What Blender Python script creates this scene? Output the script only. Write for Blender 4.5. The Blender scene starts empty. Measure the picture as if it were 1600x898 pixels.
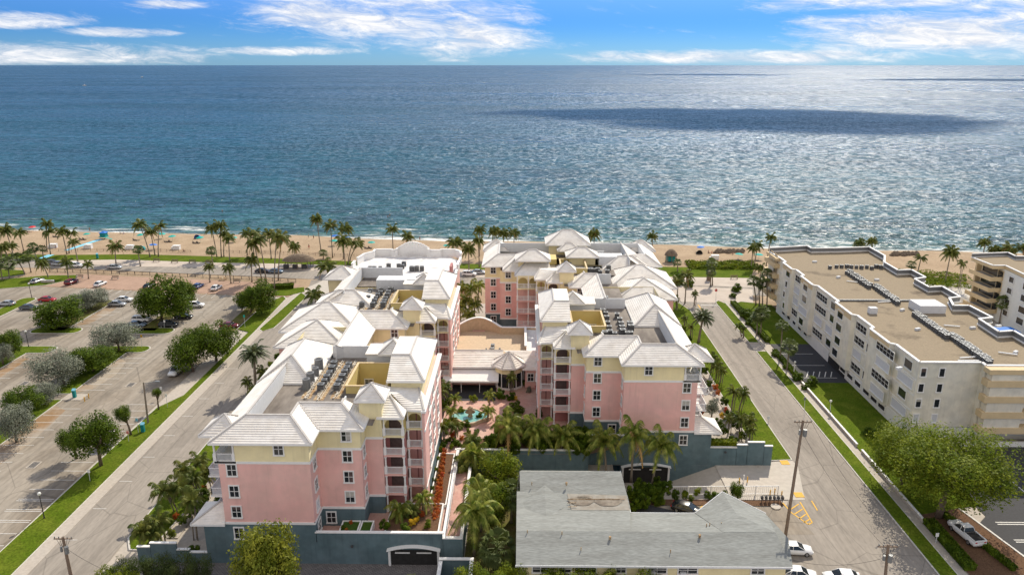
import bpy, bmesh, math, random
from mathutils import Vector, Matrix
R = math.radians
rnd = random.Random(7)
scene = bpy.context.scene
COL = scene.collection
# ---------------------------------------------------------------- camera
FPX, PITCH, CAM_H = 1170.0, math.atan(348/1170.0), 65.0
YAW = math.atan(15*math.cos(PITCH)/FPX)
cam_d = bpy.data.cameras.new('camera'); cam = bpy.data.objects.new('camera', cam_d); COL.objects.link(cam)
cam_d.sensor_width = 36; cam_d.lens = FPX/1600*36; cam_d.clip_start = 1; cam_d.clip_end = 120000
cam.location = (0, 0, CAM_H); cam.rotation_euler = (math.pi/2-PITCH, 0, YAW)
scene.camera = cam
scene.render.engine = 'CYCLES'; scene.cycles.use_denoising = True; scene.cycles.use_light_tree = False;  scene.cycles.use_adaptive_sampling = False; scene.cycles.max_bounces = 5; scene.cycles.diffuse_bounces = 3; scene.cycles.glossy_bounces = 2
# ---------------------------------------------------------------- light
SUN_AZ, SUN_EL = R(23), R(41)          # azimuth from +Y towards +X
w = bpy.data.worlds.new('World'); scene.world = w; w.use_nodes = True; w.cycles.sampling_method = 'MANUAL'; w.cycles.sample_map_resolution = 1024
nt = w.node_tree; N = nt.nodes; L = nt.links
for n in list(N): N.remove(n)
out = N.new('ShaderNodeOutputWorld'); bg = N.new('ShaderNodeBackground'); L.new(bg.outputs[0], out.inputs[0])
sky = N.new('ShaderNodeTexSky'); sky.sky_type = 'NISHITA'; sky.sun_disc = False
sky.sun_elevation = SUN_EL; sky.sun_rotation = SUN_AZ; sky.air_density = 1.0; sky.dust_density = 0.3; sky.ozone_density = 3.0
bg.inputs[1].default_value = 0.15
tc = N.new('ShaderNodeTexCoord'); sep = N.new('ShaderNodeSeparateXYZ'); L.new(tc.outputs['Generated'], sep.inputs[0])
# cloud layer: project the direction on a flat layer overhead
def math_node(op, a, b=None, c=None):
    m = N.new('ShaderNodeMath'); m.operation = op
    for i, v in enumerate((a, b, c)):
        if v is None: continue
        if isinstance(v, (int, float)): m.inputs[i].default_value = v
        else: L.new(v, m.inputs[i])
    return m.outputs[0]
zz = math_node('ADD', math_node('MAXIMUM', sep.outputs[2], 0.0), 0.045)
cx = math_node('DIVIDE', sep.outputs[0], zz); cyy = math_node('DIVIDE', sep.outputs[1], zz)
comb = N.new('ShaderNodeCombineXYZ'); L.new(cx, comb.inputs[0]); L.new(cyy, comb.inputs[1])
def wnoise(scale, detail, rough, off, sy=1.0):
    mp = N.new('ShaderNodeMapping'); mp.inputs['Location'].default_value = off; mp.inputs['Scale'].default_value = (1, sy, 1)
    L.new(comb.outputs[0], mp.inputs[0])
    n = N.new('ShaderNodeTexNoise'); n.inputs['Scale'].default_value = scale; n.inputs['Detail'].default_value = detail
    n.inputs['Roughness'].default_value = rough; n.inputs['Distortion'].default_value = 0.6; L.new(mp.outputs[0], n.inputs[0]); return n.outputs[0]
def wrange(v, a, b, c=0., d=1.):
    m = N.new('ShaderNodeMapRange'); m.inputs[1].default_value = a; m.inputs[2].default_value = b; m.inputs[3].default_value = c; m.inputs[4].default_value = d
    m.interpolation_type = 'SMOOTHSTEP'; L.new(v, m.inputs[0]); return m.outputs[0]
def wblob(px, py, wx, wy):
    """soft cloud bank centred on a compass bearing and a height above the horizon (degrees)"""
    az = math_node('ARCTAN2', sep.outputs[0], sep.outputs[1]); el = math_node('ARCSINE', sep.outputs[2])
    dx = math_node('DIVIDE', math_node('SUBTRACT', az, R(px)), R(wx)); dy = math_node('DIVIDE', math_node('SUBTRACT', el, R(py)), R(wy))
    d = math_node('ADD', math_node('MULTIPLY', dx, dx), math_node('MULTIPLY', dy, dy))
    return math_node('SUBTRACT', 1.0, math_node('MINIMUM', d, 1.0))
banks = None
for b in ((-9.5, 3.7, 13, 2.9), (-4.5, 2.2, 7.5, 2.3), (31, 2.1, 15, 2.6), (25, 4.1, 13, 1.1), (16, 0.5, 16, 0.7), (-34, 2.6, 6, 0.6), (-33, 0.5, 14, 1.1), (-27, 2.0, 4, 0.4), (-24, 3.8, 3, .4), (-17, 0.9, 6, .4), (38, 3.2, 7, 2.2)):
    v = wblob(*b); banks = v if banks is None else math_node('MAXIMUM', banks, v)
az_ = math_node('ARCTAN2', sep.outputs[0], sep.outputs[1]); el_ = math_node('ARCSINE', sep.outputs[2])
comb2 = N.new('ShaderNodeCombineXYZ'); L.new(math_node('ADD', math_node('MULTIPLY', az_, 9.0), math_node('MULTIPLY', el_, 14.0)), comb2.inputs[0]); L.new(math_node('MULTIPLY', el_, 34.0), comb2.inputs[1]); comb_hi = comb
comb = comb2
big = wnoise(0.9, 6, 0.6, (3.1, 1.7, 0)); fine = wnoise(2.2, 12, 0.74, (7.7, 4.2, 0), 1.1)
comb = comb_hi; overhead = wnoise(0.8, 7, 0.6, (1.4, 5.0, 0))
mixn = math_node('ADD', math_node('MULTIPLY', big, 0.5), math_node('MULTIPLY', fine, 0.5))
dens = math_node('ADD', math_node('MULTIPLY', banks, 0.92), math_node('MULTIPLY', math_node('SUBTRACT', mixn, 0.52), 3.3))
above = wrange(sep.outputs[2], -0.004, 0.004)
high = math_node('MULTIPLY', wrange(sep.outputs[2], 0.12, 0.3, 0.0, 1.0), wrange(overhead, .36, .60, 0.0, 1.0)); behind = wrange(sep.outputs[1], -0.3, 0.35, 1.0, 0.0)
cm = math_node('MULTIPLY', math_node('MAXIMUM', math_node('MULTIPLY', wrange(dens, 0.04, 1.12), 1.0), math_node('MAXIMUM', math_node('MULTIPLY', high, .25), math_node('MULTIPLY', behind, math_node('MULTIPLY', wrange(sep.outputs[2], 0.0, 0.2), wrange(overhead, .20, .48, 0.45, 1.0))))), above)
tint = N.new('ShaderNodeMix'); tint.data_type = 'RGBA'; tint.blend_type = 'MULTIPLY'; tint.inputs[0].default_value = 1
L.new(sky.outputs[0], tint.inputs[6])
# thinner, deeper blue air close to the horizon than the sky model gives
lowf = wrange(sep.outputs[2], 0.03, 0.30)
tr = N.new('ShaderNodeMix'); tr.data_type = 'RGBA'; L.new(lowf, tr.inputs[0])
tr.inputs[6].default_value = (0.065, 0.215, 0.56, 1); tr.inputs[7].default_value = (0.80, 0.82, 0.80, 1)
tr2 = N.new('ShaderNodeMix'); tr2.data_type = 'RGBA'; L.new(wrange(sep.outputs[2], -0.005, 0.06), tr2.inputs[0]); tr2.inputs[6].default_value = (0.15, 0.315, 0.62, 1); L.new(tr.outputs[2], tr2.inputs[7])
L.new(tr2.outputs[2], tint.inputs[7])
cl = N.new('ShaderNodeMix'); cl.data_type = 'RGBA'; L.new(cm, cl.inputs[0]); L.new(tint.outputs[2], cl.inputs[6])
shade = N.new('ShaderNodeMix'); shade.data_type = 'RGBA'; L.new(wrange(fine, 0.35, 0.7), shade.inputs[0])
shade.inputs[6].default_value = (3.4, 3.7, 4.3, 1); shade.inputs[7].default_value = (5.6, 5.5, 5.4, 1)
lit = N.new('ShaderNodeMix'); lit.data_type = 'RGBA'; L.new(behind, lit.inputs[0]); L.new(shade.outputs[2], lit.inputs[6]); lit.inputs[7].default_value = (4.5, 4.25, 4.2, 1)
L.new(lit.outputs[2], cl.inputs[7])   # unseen cloud bank added behind the camera to brighten the shaded walls
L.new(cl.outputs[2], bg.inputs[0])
sun_d = bpy.data.lights.new('sun', 'SUN'); sun_d.energy = 3.9; sun_d.angle = R(0.53); sun_d.color = (1, 0.91, 0.76)
sun = bpy.data.objects.new('sun', sun_d); COL.objects.link(sun)
sd = Vector((math.sin(SUN_AZ)*math.cos(SUN_EL), math.cos(SUN_AZ)*math.cos(SUN_EL), math.sin(SUN_EL)))
sun.rotation_euler = sd.to_track_quat('Z', 'Y').to_euler(); sun.location = sd*500
vs = scene.view_settings; vs.view_transform = 'Standard'; vs.look = 'None'; vs.gamma = 1; vs.exposure = 0.42; vs.use_curve_mapping = False
# ---------------------------------------------------------------- measured positions
_cp, _sp, _cy, _sy = math.cos(PITCH), math.sin(PITCH), math.cos(YAW), math.sin(YAW)
def ray(x, y):
    a = (x-800)/FPX; b = (449-y)/FPX
    dy = _cp+b*_sp; dz = -_sp+b*_cp
    return a*_cy-dy*_sy, a*_sy+dy*_cy, dz
def G(x, y, z=0.0):
    """ground position (metres) of a point surveyed off the photograph, at height z"""
    d = ray(x, y); t = (z-CAM_H)/d[2]; return d[0]*t, d[1]*t
def GY(x, y, Y):
    d = ray(x, y); t = Y/d[1]; return d[0]*t, CAM_H+d[2]*t
def GX(x, y, X):
    d = ray(x, y); t = X/d[0]; return d[1]*t, CAM_H+d[2]*t
# ---------------------------------------------------------------- materials
MATS = {}
def mat(name, col, rough=0.8, var=0.12, scale=1.5, bump=0.0, spec=0.3, metal=0.0, col2=None, scale2=None, trans=0.0, detail=4, stretch=(1,1,1), lo=0.4, hi=0.65, cracks=0.0, streak=0.0):
    m = bpy.data.materials.new(name); m.use_nodes = True; MATS[name] = m
    nt = m.node_tree; nn = nt.nodes; ll = nt.links
    b = nn['Principled BSDF']; b.inputs['Roughness'].default_value = rough; b.inputs['Metallic'].default_value = metal
    b.inputs['Specular IOR Level'].default_value = spec
    g = nn.new('ShaderNodeNewGeometry'); mp = nn.new('ShaderNodeMapping'); ll.new(g.outputs['Position'], mp.inputs[0]); mp.inputs['Scale'].default_value = stretch
    n1 = nn.new('ShaderNodeTexNoise'); n1.inputs['Scale'].default_value = scale; n1.inputs['Detail'].default_value = detail; ll.new(mp.outputs[0], n1.inputs[0])
    mr = nn.new('ShaderNodeMapRange'); mr.inputs[1].default_value = 0.3; mr.inputs[2].default_value = 0.7; mr.inputs[3].default_value = 1-var; mr.inputs[4].default_value = 1+var
    ll.new(n1.outputs[0], mr.inputs[0])
    mul = nn.new('ShaderNodeMix'); mul.data_type = 'RGBA'; mul.blend_type = 'MULTIPLY'; mul.inputs[0].default_value = 1
    if col2:
        n2 = nn.new('ShaderNodeTexNoise'); n2.inputs['Scale'].default_value = scale2 or scale*0.2; n2.inputs['Detail'].default_value = 5; n2.inputs['Roughness'].default_value = 0.6; ll.new(mp.outputs[0], n2.inputs[0])
        m2 = nn.new('ShaderNodeMapRange'); m2.inputs[1].default_value = lo; m2.inputs[2].default_value = hi; ll.new(n2.outputs[0], m2.inputs[0])
        cm = nn.new('ShaderNodeMix'); cm.data_type = 'RGBA'; cm.inputs[6].default_value = (*col, 1); cm.inputs[7].default_value = (*col2, 1); ll.new(m2.outputs[0], cm.inputs[0])
        ll.new(cm.outputs[2], mul.inputs[6])
    else:
        mul.inputs[6].default_value = (*col, 1)
    fac = mr.outputs[0]
    def extra(scale, sc, a, b_, lo_, hi_, kind='noise'):
        mp2 = nn.new('ShaderNodeMapping'); mp2.inputs['Scale'].default_value = sc; ll.new(g.outputs['Position'], mp2.inputs[0])
        if kind == 'noise': t = nn.new('ShaderNodeTexNoise'); t.inputs['Scale'].default_value = scale; t.inputs['Detail'].default_value = 6; t.inputs['Roughness'].default_value = .6; o_ = t.outputs[0]
        else: t = nn.new('ShaderNodeTexVoronoi'); t.feature = 'DISTANCE_TO_EDGE'; t.inputs['Scale'].default_value = scale; o_ = t.outputs['Distance']
        ll.new(mp2.outputs[0], t.inputs['Vector'])
        r = nn.new('ShaderNodeMapRange'); r.interpolation_type = 'SMOOTHSTEP'
        for i_, q_ in enumerate((a, b_, lo_, hi_)): r.inputs[i_+1].default_value = q_
        ll.new(o_, r.inputs[0]); m_ = nn.new('ShaderNodeMath'); m_.operation = 'MULTIPLY'; return r.outputs[0], m_
    if cracks:      # tyre polish, patches and crack lines of old paving
        for ar in ((.9, (1,.02,1), .35, .6, 1-cracks*.9, 1.05), (.11, (1,.5,1), .55, .62, 1, 1-cracks*.7), (.16, (1,.6,1), 0, .012, 1-cracks*1.6, 1, 'v'), (2.2, (1,.12,1), .62, .72, 1, 1-cracks*1.2)):
            o_, m_ = extra(*ar); ll.new(fac, m_.inputs[0]); ll.new(o_, m_.inputs[1]); fac = m_.outputs[0]
    if streak:      # rain streaks and weathering on rendered walls
        for ar in ((1.6, (1,1,.07), .5, .75, 1, 1-streak), (.35, (1,1,1), .4, .65, 1-streak*.7, 1.02)):
            o_, m_ = extra(*ar); ll.new(fac, m_.inputs[0]); ll.new(o_, m_.inputs[1]); fac = m_.outputs[0]
    ll.new(fac, mul.inputs[7]); ll.new(mul.outputs[2], b.inputs['Base Color'])
    if bump:
        bp = nn.new('ShaderNodeBump'); bp.inputs['Strength'].default_value = bump; bp.inputs['Distance'].default_value = 0.05
        ll.new(n1.outputs[0], bp.inputs['Height']); ll.new(bp.outputs[0], b.inputs['Normal'])
    if trans:
        tl = nn.new('ShaderNodeBsdfTranslucent'); mx = nn.new('ShaderNodeMixShader'); mx.inputs[0].default_value = trans
        ll.new(mul.outputs[2], tl.inputs[0]); ll.new(b.outputs[0], mx.inputs[1]); ll.new(tl.outputs[0], mx.inputs[2])
        ll.new(mx.outputs[0], nn['Material Output'].inputs[0])
    return m
M = {}
def dm(k, *a, **kw): M[k] = mat(k, *a, **kw)
dm('asphalt_pale', (0.30,0.265,0.225), .9, .10, 3, cracks=.16, col2=(0.245,0.215,0.18), scale2=.09, stretch=(1,.25,1))
dm('asphalt_lot', (0.31,0.27,0.22), .9, .12, 2, cracks=.2, col2=(0.22,0.18,0.135), scale2=.12, stretch=(1,.35,1))
dm('rust_stain', (0.36,0.31,0.25), .9, .12, 2, col2=(0.26,0.16,0.08), scale2=.16, stretch=(1,.5,1))
dm('dark_asphalt_and_shade', (0.045,0.045,0.048), .85, .15, 3)  # dark asphalt, also the painted shade sheets on court and terrace
dm('concrete', (0.42,0.375,0.32), .9, .10, 2, col2=(0.42,0.37,0.31), scale2=.3)
dm('concrete_pale', (0.46,0.42,0.36), .9, .08, 1.2, col2=(0.47,0.42,0.36), scale2=.2)
dm('kerb', (0.55,0.52,0.47), .9, .1, 2)
dm('grass', (0.072,0.112,0.007), 1, .38, 4, spec=.05, col2=(0.110,0.140,0.014), scale2=.3, detail=10)
dm('grass_shade', (0.05,0.10,0.018), 1, .2, 5, spec=.05, detail=8, col2=(0.065,0.10,0.02), scale2=.2)
dm('grass_dry', (0.10,0.11,0.025), 1, .3, 4, spec=.05, col2=(0.15,0.12,0.055), scale2=.35)
dm('dune_green', (0.09,0.12,0.02), 1, .4, 1.6, spec=.05, col2=(0.04,0.06,0.012), scale2=.7)
dm('sand', (0.335,0.245,0.16), 1, .16, 1.6, bump=.5, spec=.1, col2=(0.40,0.30,0.20), scale2=.12)
dm('mulch', (0.13,0.075,0.045), 1, .3, 5, spec=.1)
dm('dirt', (0.30,0.22,0.15), 1, .2, 3, spec=.1)
dm('promenade', (0.50,0.43,0.36), .9, .06, 2, col2=(0.42,0.355,0.295), scale2=.15)
dm('pink_paving', (0.38,0.25,0.18), .9, .1, 2, col2=(0.32,0.21,0.15), scale2=.3)
dm('pink_patio', (0.50,0.28,0.23), .85, .1, 3, col2=(0.55,0.37,0.30), scale2=.4)
dm('paint_white', (0.62,0.60,0.56), .8, .15, 6)
dm('paint_yellow', (0.65,0.38,0.06), .8, .12, 6)
dm('pink', (0.84,0.49,0.44), .85, .035, .8, streak=.11, col2=(0.80,0.50,0.44), scale2=.25)
dm('yellow', (0.86,0.75,0.45), .85, .035, .8, streak=.10, col2=(0.82,0.72,0.44), scale2=.25)
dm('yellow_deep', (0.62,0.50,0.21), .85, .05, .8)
dm('teal', (0.11,0.17,0.19), .85, .10, 1, streak=.2, col2=(0.13,0.185,0.205), scale2=.2)
dm('white', (0.78,0.77,0.75), .7, .04, 2)
dm('white_dull', (0.62,0.63,0.64), .8, .05, 2)
dm('tile', (0.83,0.79,0.73), .75, .05, 1.5, col2=(0.75,0.70,0.63), scale2=.5, streak=.10)
dm('blind', (0.42,0.40,0.36), .8, .1, 2)
dm('tile_cap', (0.50,0.47,0.44), .8, .08, 2)
dm('flat_roof', (0.24,0.21,0.18), .9, .12, 1.5, col2=(0.12,0.10,0.085), scale2=.35, stretch=(1,.3,1))
dm('white_roof', (0.72,0.70,0.68), .85, .06, 1.5, col2=(0.50,0.45,0.42), scale2=.45, lo=.48, hi=.75)
dm('cream', (0.78,0.73,0.61), .85, .04, .7, streak=.12, col2=(0.68,0.66,0.58), scale2=.2)
dm('cream_white', (0.74,0.73,0.68), .85, .04, .7)
dm('tan', (0.64,0.50,0.30), .85, .05, 1)
dm('gravel_roof', (0.27,0.215,0.145), 1, .14, 4, col2=(0.095,0.072,0.05), scale2=.085, lo=.56, hi=.70)
dm('shingle', (0.26,0.27,0.255), .95, .2, 3.4, stretch=(.4,2.2,1), col2=(0.215,0.22,0.205), scale2=.5)
dm('glass', (0.018,0.022,0.026), .12, .1, .8, spec=.6)
dm('glass_lit', (0.16,0.13,0.07), .3, .3, .6, spec=.5)
dm('shutter', (0.56,0.57,0.60), .8, .04, 2)
dm('dark', (0.03,0.028,0.027), .9, .2, 2)
dm('dark_brown', (0.10,0.07,0.065), .9, .2, 2)
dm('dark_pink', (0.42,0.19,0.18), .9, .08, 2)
dm('rail_mesh', (0.36,0.34,0.36), .8, .08, 3)
dm('ac_grey', (0.20,0.205,0.205), .6, .15, 3, metal=.2)
dm('ac_dark', (0.065,0.065,0.068), .7, .2, 4)
dm('ac_top', (0.22,0.23,0.235), .5, .1, 4, metal=.3)
dm('rusty', (0.30,0.17,0.07), .9, .3, 3, col2=(0.45,0.38,0.26), scale2=1.5)
dm('pipe', (0.55,0.50,0.42), .7, .2, 3)
dm('wood_pole', (0.21,0.155,0.115), .95, .2, 3, stretch=(3,3,.5))
dm('trunk_palm', (0.24,0.20,0.155), .95, .25, 4, stretch=(1,1,4))
dm('trunk_tree', (0.16,0.12,0.09), .95, .2, 3)
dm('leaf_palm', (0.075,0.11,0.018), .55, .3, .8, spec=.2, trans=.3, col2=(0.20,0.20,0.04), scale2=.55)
dm('leaf_palm_sun', (0.12,0.175,0.018), .5, .35, 1.2, spec=.25, trans=.45, col2=(0.42,0.42,0.09), scale2=1.1)  # brighter palm leaf with yellow sun highlights mixed into its colour
dm('leaf_palm_dead', (0.36,0.23,0.09), .9, .2, 1, spec=.1, trans=.2)
dm('leaf_phoenix', (0.085,0.115,0.045), .5, .25, .8, spec=.4, trans=.25, col2=(0.13,0.15,0.06), scale2=.6)
dm('leaf_sabal', (0.085,0.12,0.03), .6, .3, .8, spec=.3, trans=.25, col2=(0.14,0.17,0.045), scale2=.6)
dm('leaf_dark', (0.052,0.092,0.008), .6, .35, .9, spec=.10, trans=.3, col2=(0.135,0.19,0.014), scale2=.8)
dm('leaf_bright', (0.09,0.14,0.010), .6, .35, .8, spec=.10, trans=.35, col2=(0.25,0.28,0.022), scale2=.7)
dm('leaf_yellow', (0.12,0.15,0.014), .5, .3, .8, spec=.15, trans=.35, col2=(0.30,0.30,0.035), scale2=.7)
dm('leaf_silver', (0.17,0.19,0.135), .7, .25, .5, spec=.2, trans=.15, col2=(0.26,0.27,0.20), scale2=.5)
dm('leaf_pine', (0.05,0.075,0.02), .8, .3, .5, spec=.1, trans=.2, col2=(0.09,0.11,0.03), scale2=.6)
dm('leaf_red', (0.42,0.07,0.02), .6, .3, 1, spec=.2, trans=.25, col2=(0.55,0.20,0.02), scale2=.9)
dm('flower_yellow', (0.65,0.42,0.02), .6, .25, 1.5, spec=.2, trans=.25)
dm('flower_pink', (0.65,0.22,0.20), .6, .25, 1.5, spec=.2)
dm('thatch', (0.23,0.18,0.13), 1, .3, 3, spec=.05, col2=(0.14,0.11,0.085), scale2=.6, stretch=(3,3,.6))
dm('teal_cloth', (0.0,0.36,0.31), .7, .08, 2)
dm('teal_hut', (0.01,0.22,0.22), .7, .1, 2)
dm('blue_cloth', (0.03,0.17,0.55), .7, .08, 2)
dm('red_cloth', (0.65,0.03,0.03), .7, .08, 2)
dm('mat_blue', (0.22,0.55,0.70), .8, .05, 2)
dm('rail_black', (0.05,0.045,0.04), .6, .1, 3)
dm('skin', (0.42,0.24,0.16), .7, .05, 3)
dm('pool_water', (0.13,0.38,0.36), .15, .1, 1.2, spec=.5, col2=(0.33,0.52,0.46), scale2=.8)
dm('stone_cream', (0.52,0.40,0.27), .85, .1, 2)
dm('rock', (0.14,0.105,0.075), 1, .35, 1.5, bump=.6)
dm('tyre', (0.02,0.02,0.02), .85, .1, 4)
dm('rim', (0.45,0.45,0.46), .35, .1, 4, metal=.7)
dm('tail_red', (0.45,0.01,0.01), .3, .05, 4)
dm('lamp_lens', (0.75,0.75,0.70), .3, .05, 4)
for k, c in dict(white=(0.75,0.75,0.74), silver=(0.42,0.43,0.44), black=(0.018,0.018,0.02), grey=(0.10,0.11,0.12), red=(0.38,0.015,0.015), maroon=(0.14,0.012,0.018), blue=(0.03,0.06,0.17), steel=(0.16,0.21,0.27)).items():
    dm('car_'+k, c, .25, .02, 1, spec=.6, metal=.25 if k in('silver','steel','grey') else 0)
# grime streaks on the paving of the drive: brick pattern
def brick_mat(name, c1, c2, mortar, scale, bw=.5, rh=.25):
    m = mat(name, c1, .9); nn = m.node_tree.nodes; ll = m.node_tree.links; b = nn['Principled BSDF']
    g = nn.new('ShaderNodeNewGeometry'); t = nn.new('ShaderNodeTexBrick'); t.inputs['Scale'].default_value = scale
    t.inputs['Color1'].default_value = (*c1,1); t.inputs['Color2'].default_value = (*c2,1); t.inputs['Mortar'].default_value = (*mortar,1)
    t.inputs['Mortar Size'].default_value = .03; t.inputs['Brick Width'].default_value = bw; t.inputs['Row Height'].default_value = rh
    ll.new(g.outputs['Position'], t.inputs[0]); ll.new(t.outputs[0], b.inputs['Base Color']); return m
M['pavers'] = brick_mat('drive_pavers', (0.22,0.205,0.20), (0.15,0.14,0.14), (0.06,0.055,0.055), 1.0)
# ---- sea
def sea_mat():
    m = bpy.data.materials.new('sea_water'); m.use_nodes = True; nn = m.node_tree.nodes; ll = m.node_tree.links
    b = nn['Principled BSDF']; b.inputs['IOR'].default_value = 1.33
    g = nn.new('ShaderNodeNewGeometry'); s = nn.new('ShaderNodeSeparateXYZ'); ll.new(g.outputs['Position'], s.inputs[0])
    def mm(op, a, b_=None):
        x = nn.new('ShaderNodeMath'); x.operation = op
        for i, v in enumerate((a, b_)):
            if v is None: continue
            if isinstance(v, (int, float)): x.inputs[i].default_value = v
            else: ll.new(v, x.inputs[i])
        return x.outputs[0]
    def rng(v, a, b_, c, d, sm=True):
        x = nn.new('ShaderNodeMapRange'); x.interpolation_type = 'SMOOTHSTEP' if sm else 'LINEAR'
        for i, q in enumerate((a, b_, c, d)): x.inputs[i+1].default_value = q
        ll.new(v, x.inputs[0]); return x.outputs[0]
    def noise(scale, sc=(1,1,1), det=4, rough=.55, dist=0.0, rot=0):
        mp = nn.new('ShaderNodeMapping'); mp.inputs['Scale'].default_value = sc; mp.inputs['Rotation'].default_value = (0,0,rot); ll.new(g.outputs['Position'], mp.inputs[0])
        n = nn.new('ShaderNodeTexNoise'); n.inputs['Scale'].default_value = scale; n.inputs['Detail'].default_value = det; n.inputs['Roughness'].default_value = rough; n.inputs['Distortion'].default_value = dist
        ll.new(mp.outputs[0], n.inputs[0]); return n.outputs[0]
    d = mm('SUBTRACT', mm('ADD', s.outputs[1], mm('MULTIPLY', s.outputs[0], 0.094)), 281.5)
    wob = noise(.05, det=3); d2 = mm('ADD', d, mm('MULTIPLY', mm('SUBTRACT', wob, .5), 16))
    ramp = nn.new('ShaderNodeValToRGB'); cr = ramp.color_ramp
    ll.new(rng(d2, 0, 1500, 0, 1, False), ramp.inputs[0])
    els = [(0, (0.10,0.13,0.105)), (0.006, (0.036,0.105,0.10)), (0.03, (0.022,0.082,0.090)), (0.12, (0.009,0.062,0.086)), (0.45, (0.004,0.050,0.084)), (1, (0.003,0.042,0.080))]
    cr.elements[0].position = 0; cr.elements[0].color = (*els[0][1],1); cr.elements[1].position = 1; cr.elements[1].color = (*els[-1][1],1)
    for p, c in els[1:-1]:
        e = cr.elements.new(p); e.color = (*c,1)
    # darker weed and reef patches just off the beach, ripple rows further out
    reef = rng(noise(.035, (1,2.6,1), 5, .65), .46, .62, 1, .62)
    reefmask = rng(d, 25, 160, 1, 0)
    reeff = mm('ADD', mm('MULTIPLY', reef, reefmask), mm('SUBTRACT', 1, reefmask))
    rip = rng(noise(.22, (.28,1,1), 6, .68, .4, R(4)), .3, .7, .5, 1.5)
    rip2 = rng(noise(.012, (.4,1,1), 5, .6), .35, .65, .84, 1.16)
    f = mm('MULTIPLY', mm('MULTIPLY', reeff, rip), rip2)
    mul = nn.new('ShaderNodeMix'); mul.data_type = 'RGBA'; mul.blend_type = 'MULTIPLY'; mul.inputs[0].default_value = 1
    ll.new(ramp.outputs[0], mul.inputs[6]); ll.new(f, mul.inputs[7])
    # foam: swash at the edge and broken crests of two breaker lines
    fn = noise(.16, (.35,1.6,1), 6, .7, .5); fb = noise(.03, (1,.4,1), 3)
    sw = mm('MULTIPLY', rng(d2, -3, 1.0, 1, 1), rng(d2, 1.0, 5.5, 1, 0)); sw = mm('MULTIPLY', sw, rng(fn, .40, .55, .15, 1))
    def crest(c, wd, th):
        x = mm('SUBTRACT', 1, mm('MINIMUM', mm('DIVIDE', mm('ABSOLUTE', mm('SUBTRACT', d2, c)), wd), 1))
        return mm('MULTIPLY', mm('MULTIPLY', x, rng(fn, .45, .6, 0, 1)), rng(fb, th, th+.08, 0, 1))
    foam = mm('MINIMUM', mm('ADD', sw, mm('ADD', crest(12, 2.6, .50), mm('ADD', crest(21, 2.2, .56), crest(8, 1.6, .44)))), 1)
    fm = nn.new('ShaderNodeMix'); fm.data_type = 'RGBA'; ll.new(foam, fm.inputs[0]); ll.new(mul.outputs[2], fm.inputs[6]); fm.inputs[7].default_value = (.78,.78,.74,1)
    ll.new(fm.outputs[2], b.inputs['Base Color'])
    # painted sparkle: noise patches raise the specular level to imitate sun glints
    na = noise(.48, (.7,1,1), 4, .75, .3, R(6)); nb = noise(.50, (.7,.35,1), 4, .75, .3, R(4)); nc = noise(.34, (.75,.07,1), 4, .75, .2, R(3))
    t1 = rng(d, 120, 380, 0, 1); t2 = rng(d, 600, 1500, 0, 1)
    def lerp(a, b_, t): return mm('ADD', mm('MULTIPLY', a, mm('SUBTRACT', 1, t)), mm('MULTIPLY', b_, t))
    nn_ = lerp(lerp(na, nb, t1), nc, t2)
    spk = lerp(rng(nn_, .47, .60, .03, 1.1), .26, mm('MULTIPLY', foam, 1.0))
    ro = rng(noise(.0022, (.5,1.4,1), 4, .6), .4, .62, .27, .36)
    ll.new(mm('ADD', ro, mm('MULTIPLY', foam, .5)), b.inputs['Roughness']); ll.new(spk, b.inputs['Specular IOR Level'])
    h1 = noise(.25, (.6,1,1), 4, .55, .4, R(8)); h2 = noise(.8, (.6,1,1), 3, .6, .2, R(-12)); h3 = noise(.06, (.35,1,1), 2, .5, 0, R(3))
    hh = mm('ADD', mm('MULTIPLY', h1, 2.9), mm('ADD', mm('MULTIPLY', h2, .7), mm('MULTIPLY', h3, 5.0)))
    bp = nn.new('ShaderNodeBump'); bp.inputs['Strength'].default_value = 1.0; bp.inputs['Distance'].default_value = SEA_BUMP
    ll.new(hh, bp.inputs['Height']); ll.new(bp.outputs[0], b.inputs['Normal'])
    return m
SEA_BUMP = 0.85
M['sea'] = sea_mat()
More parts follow.
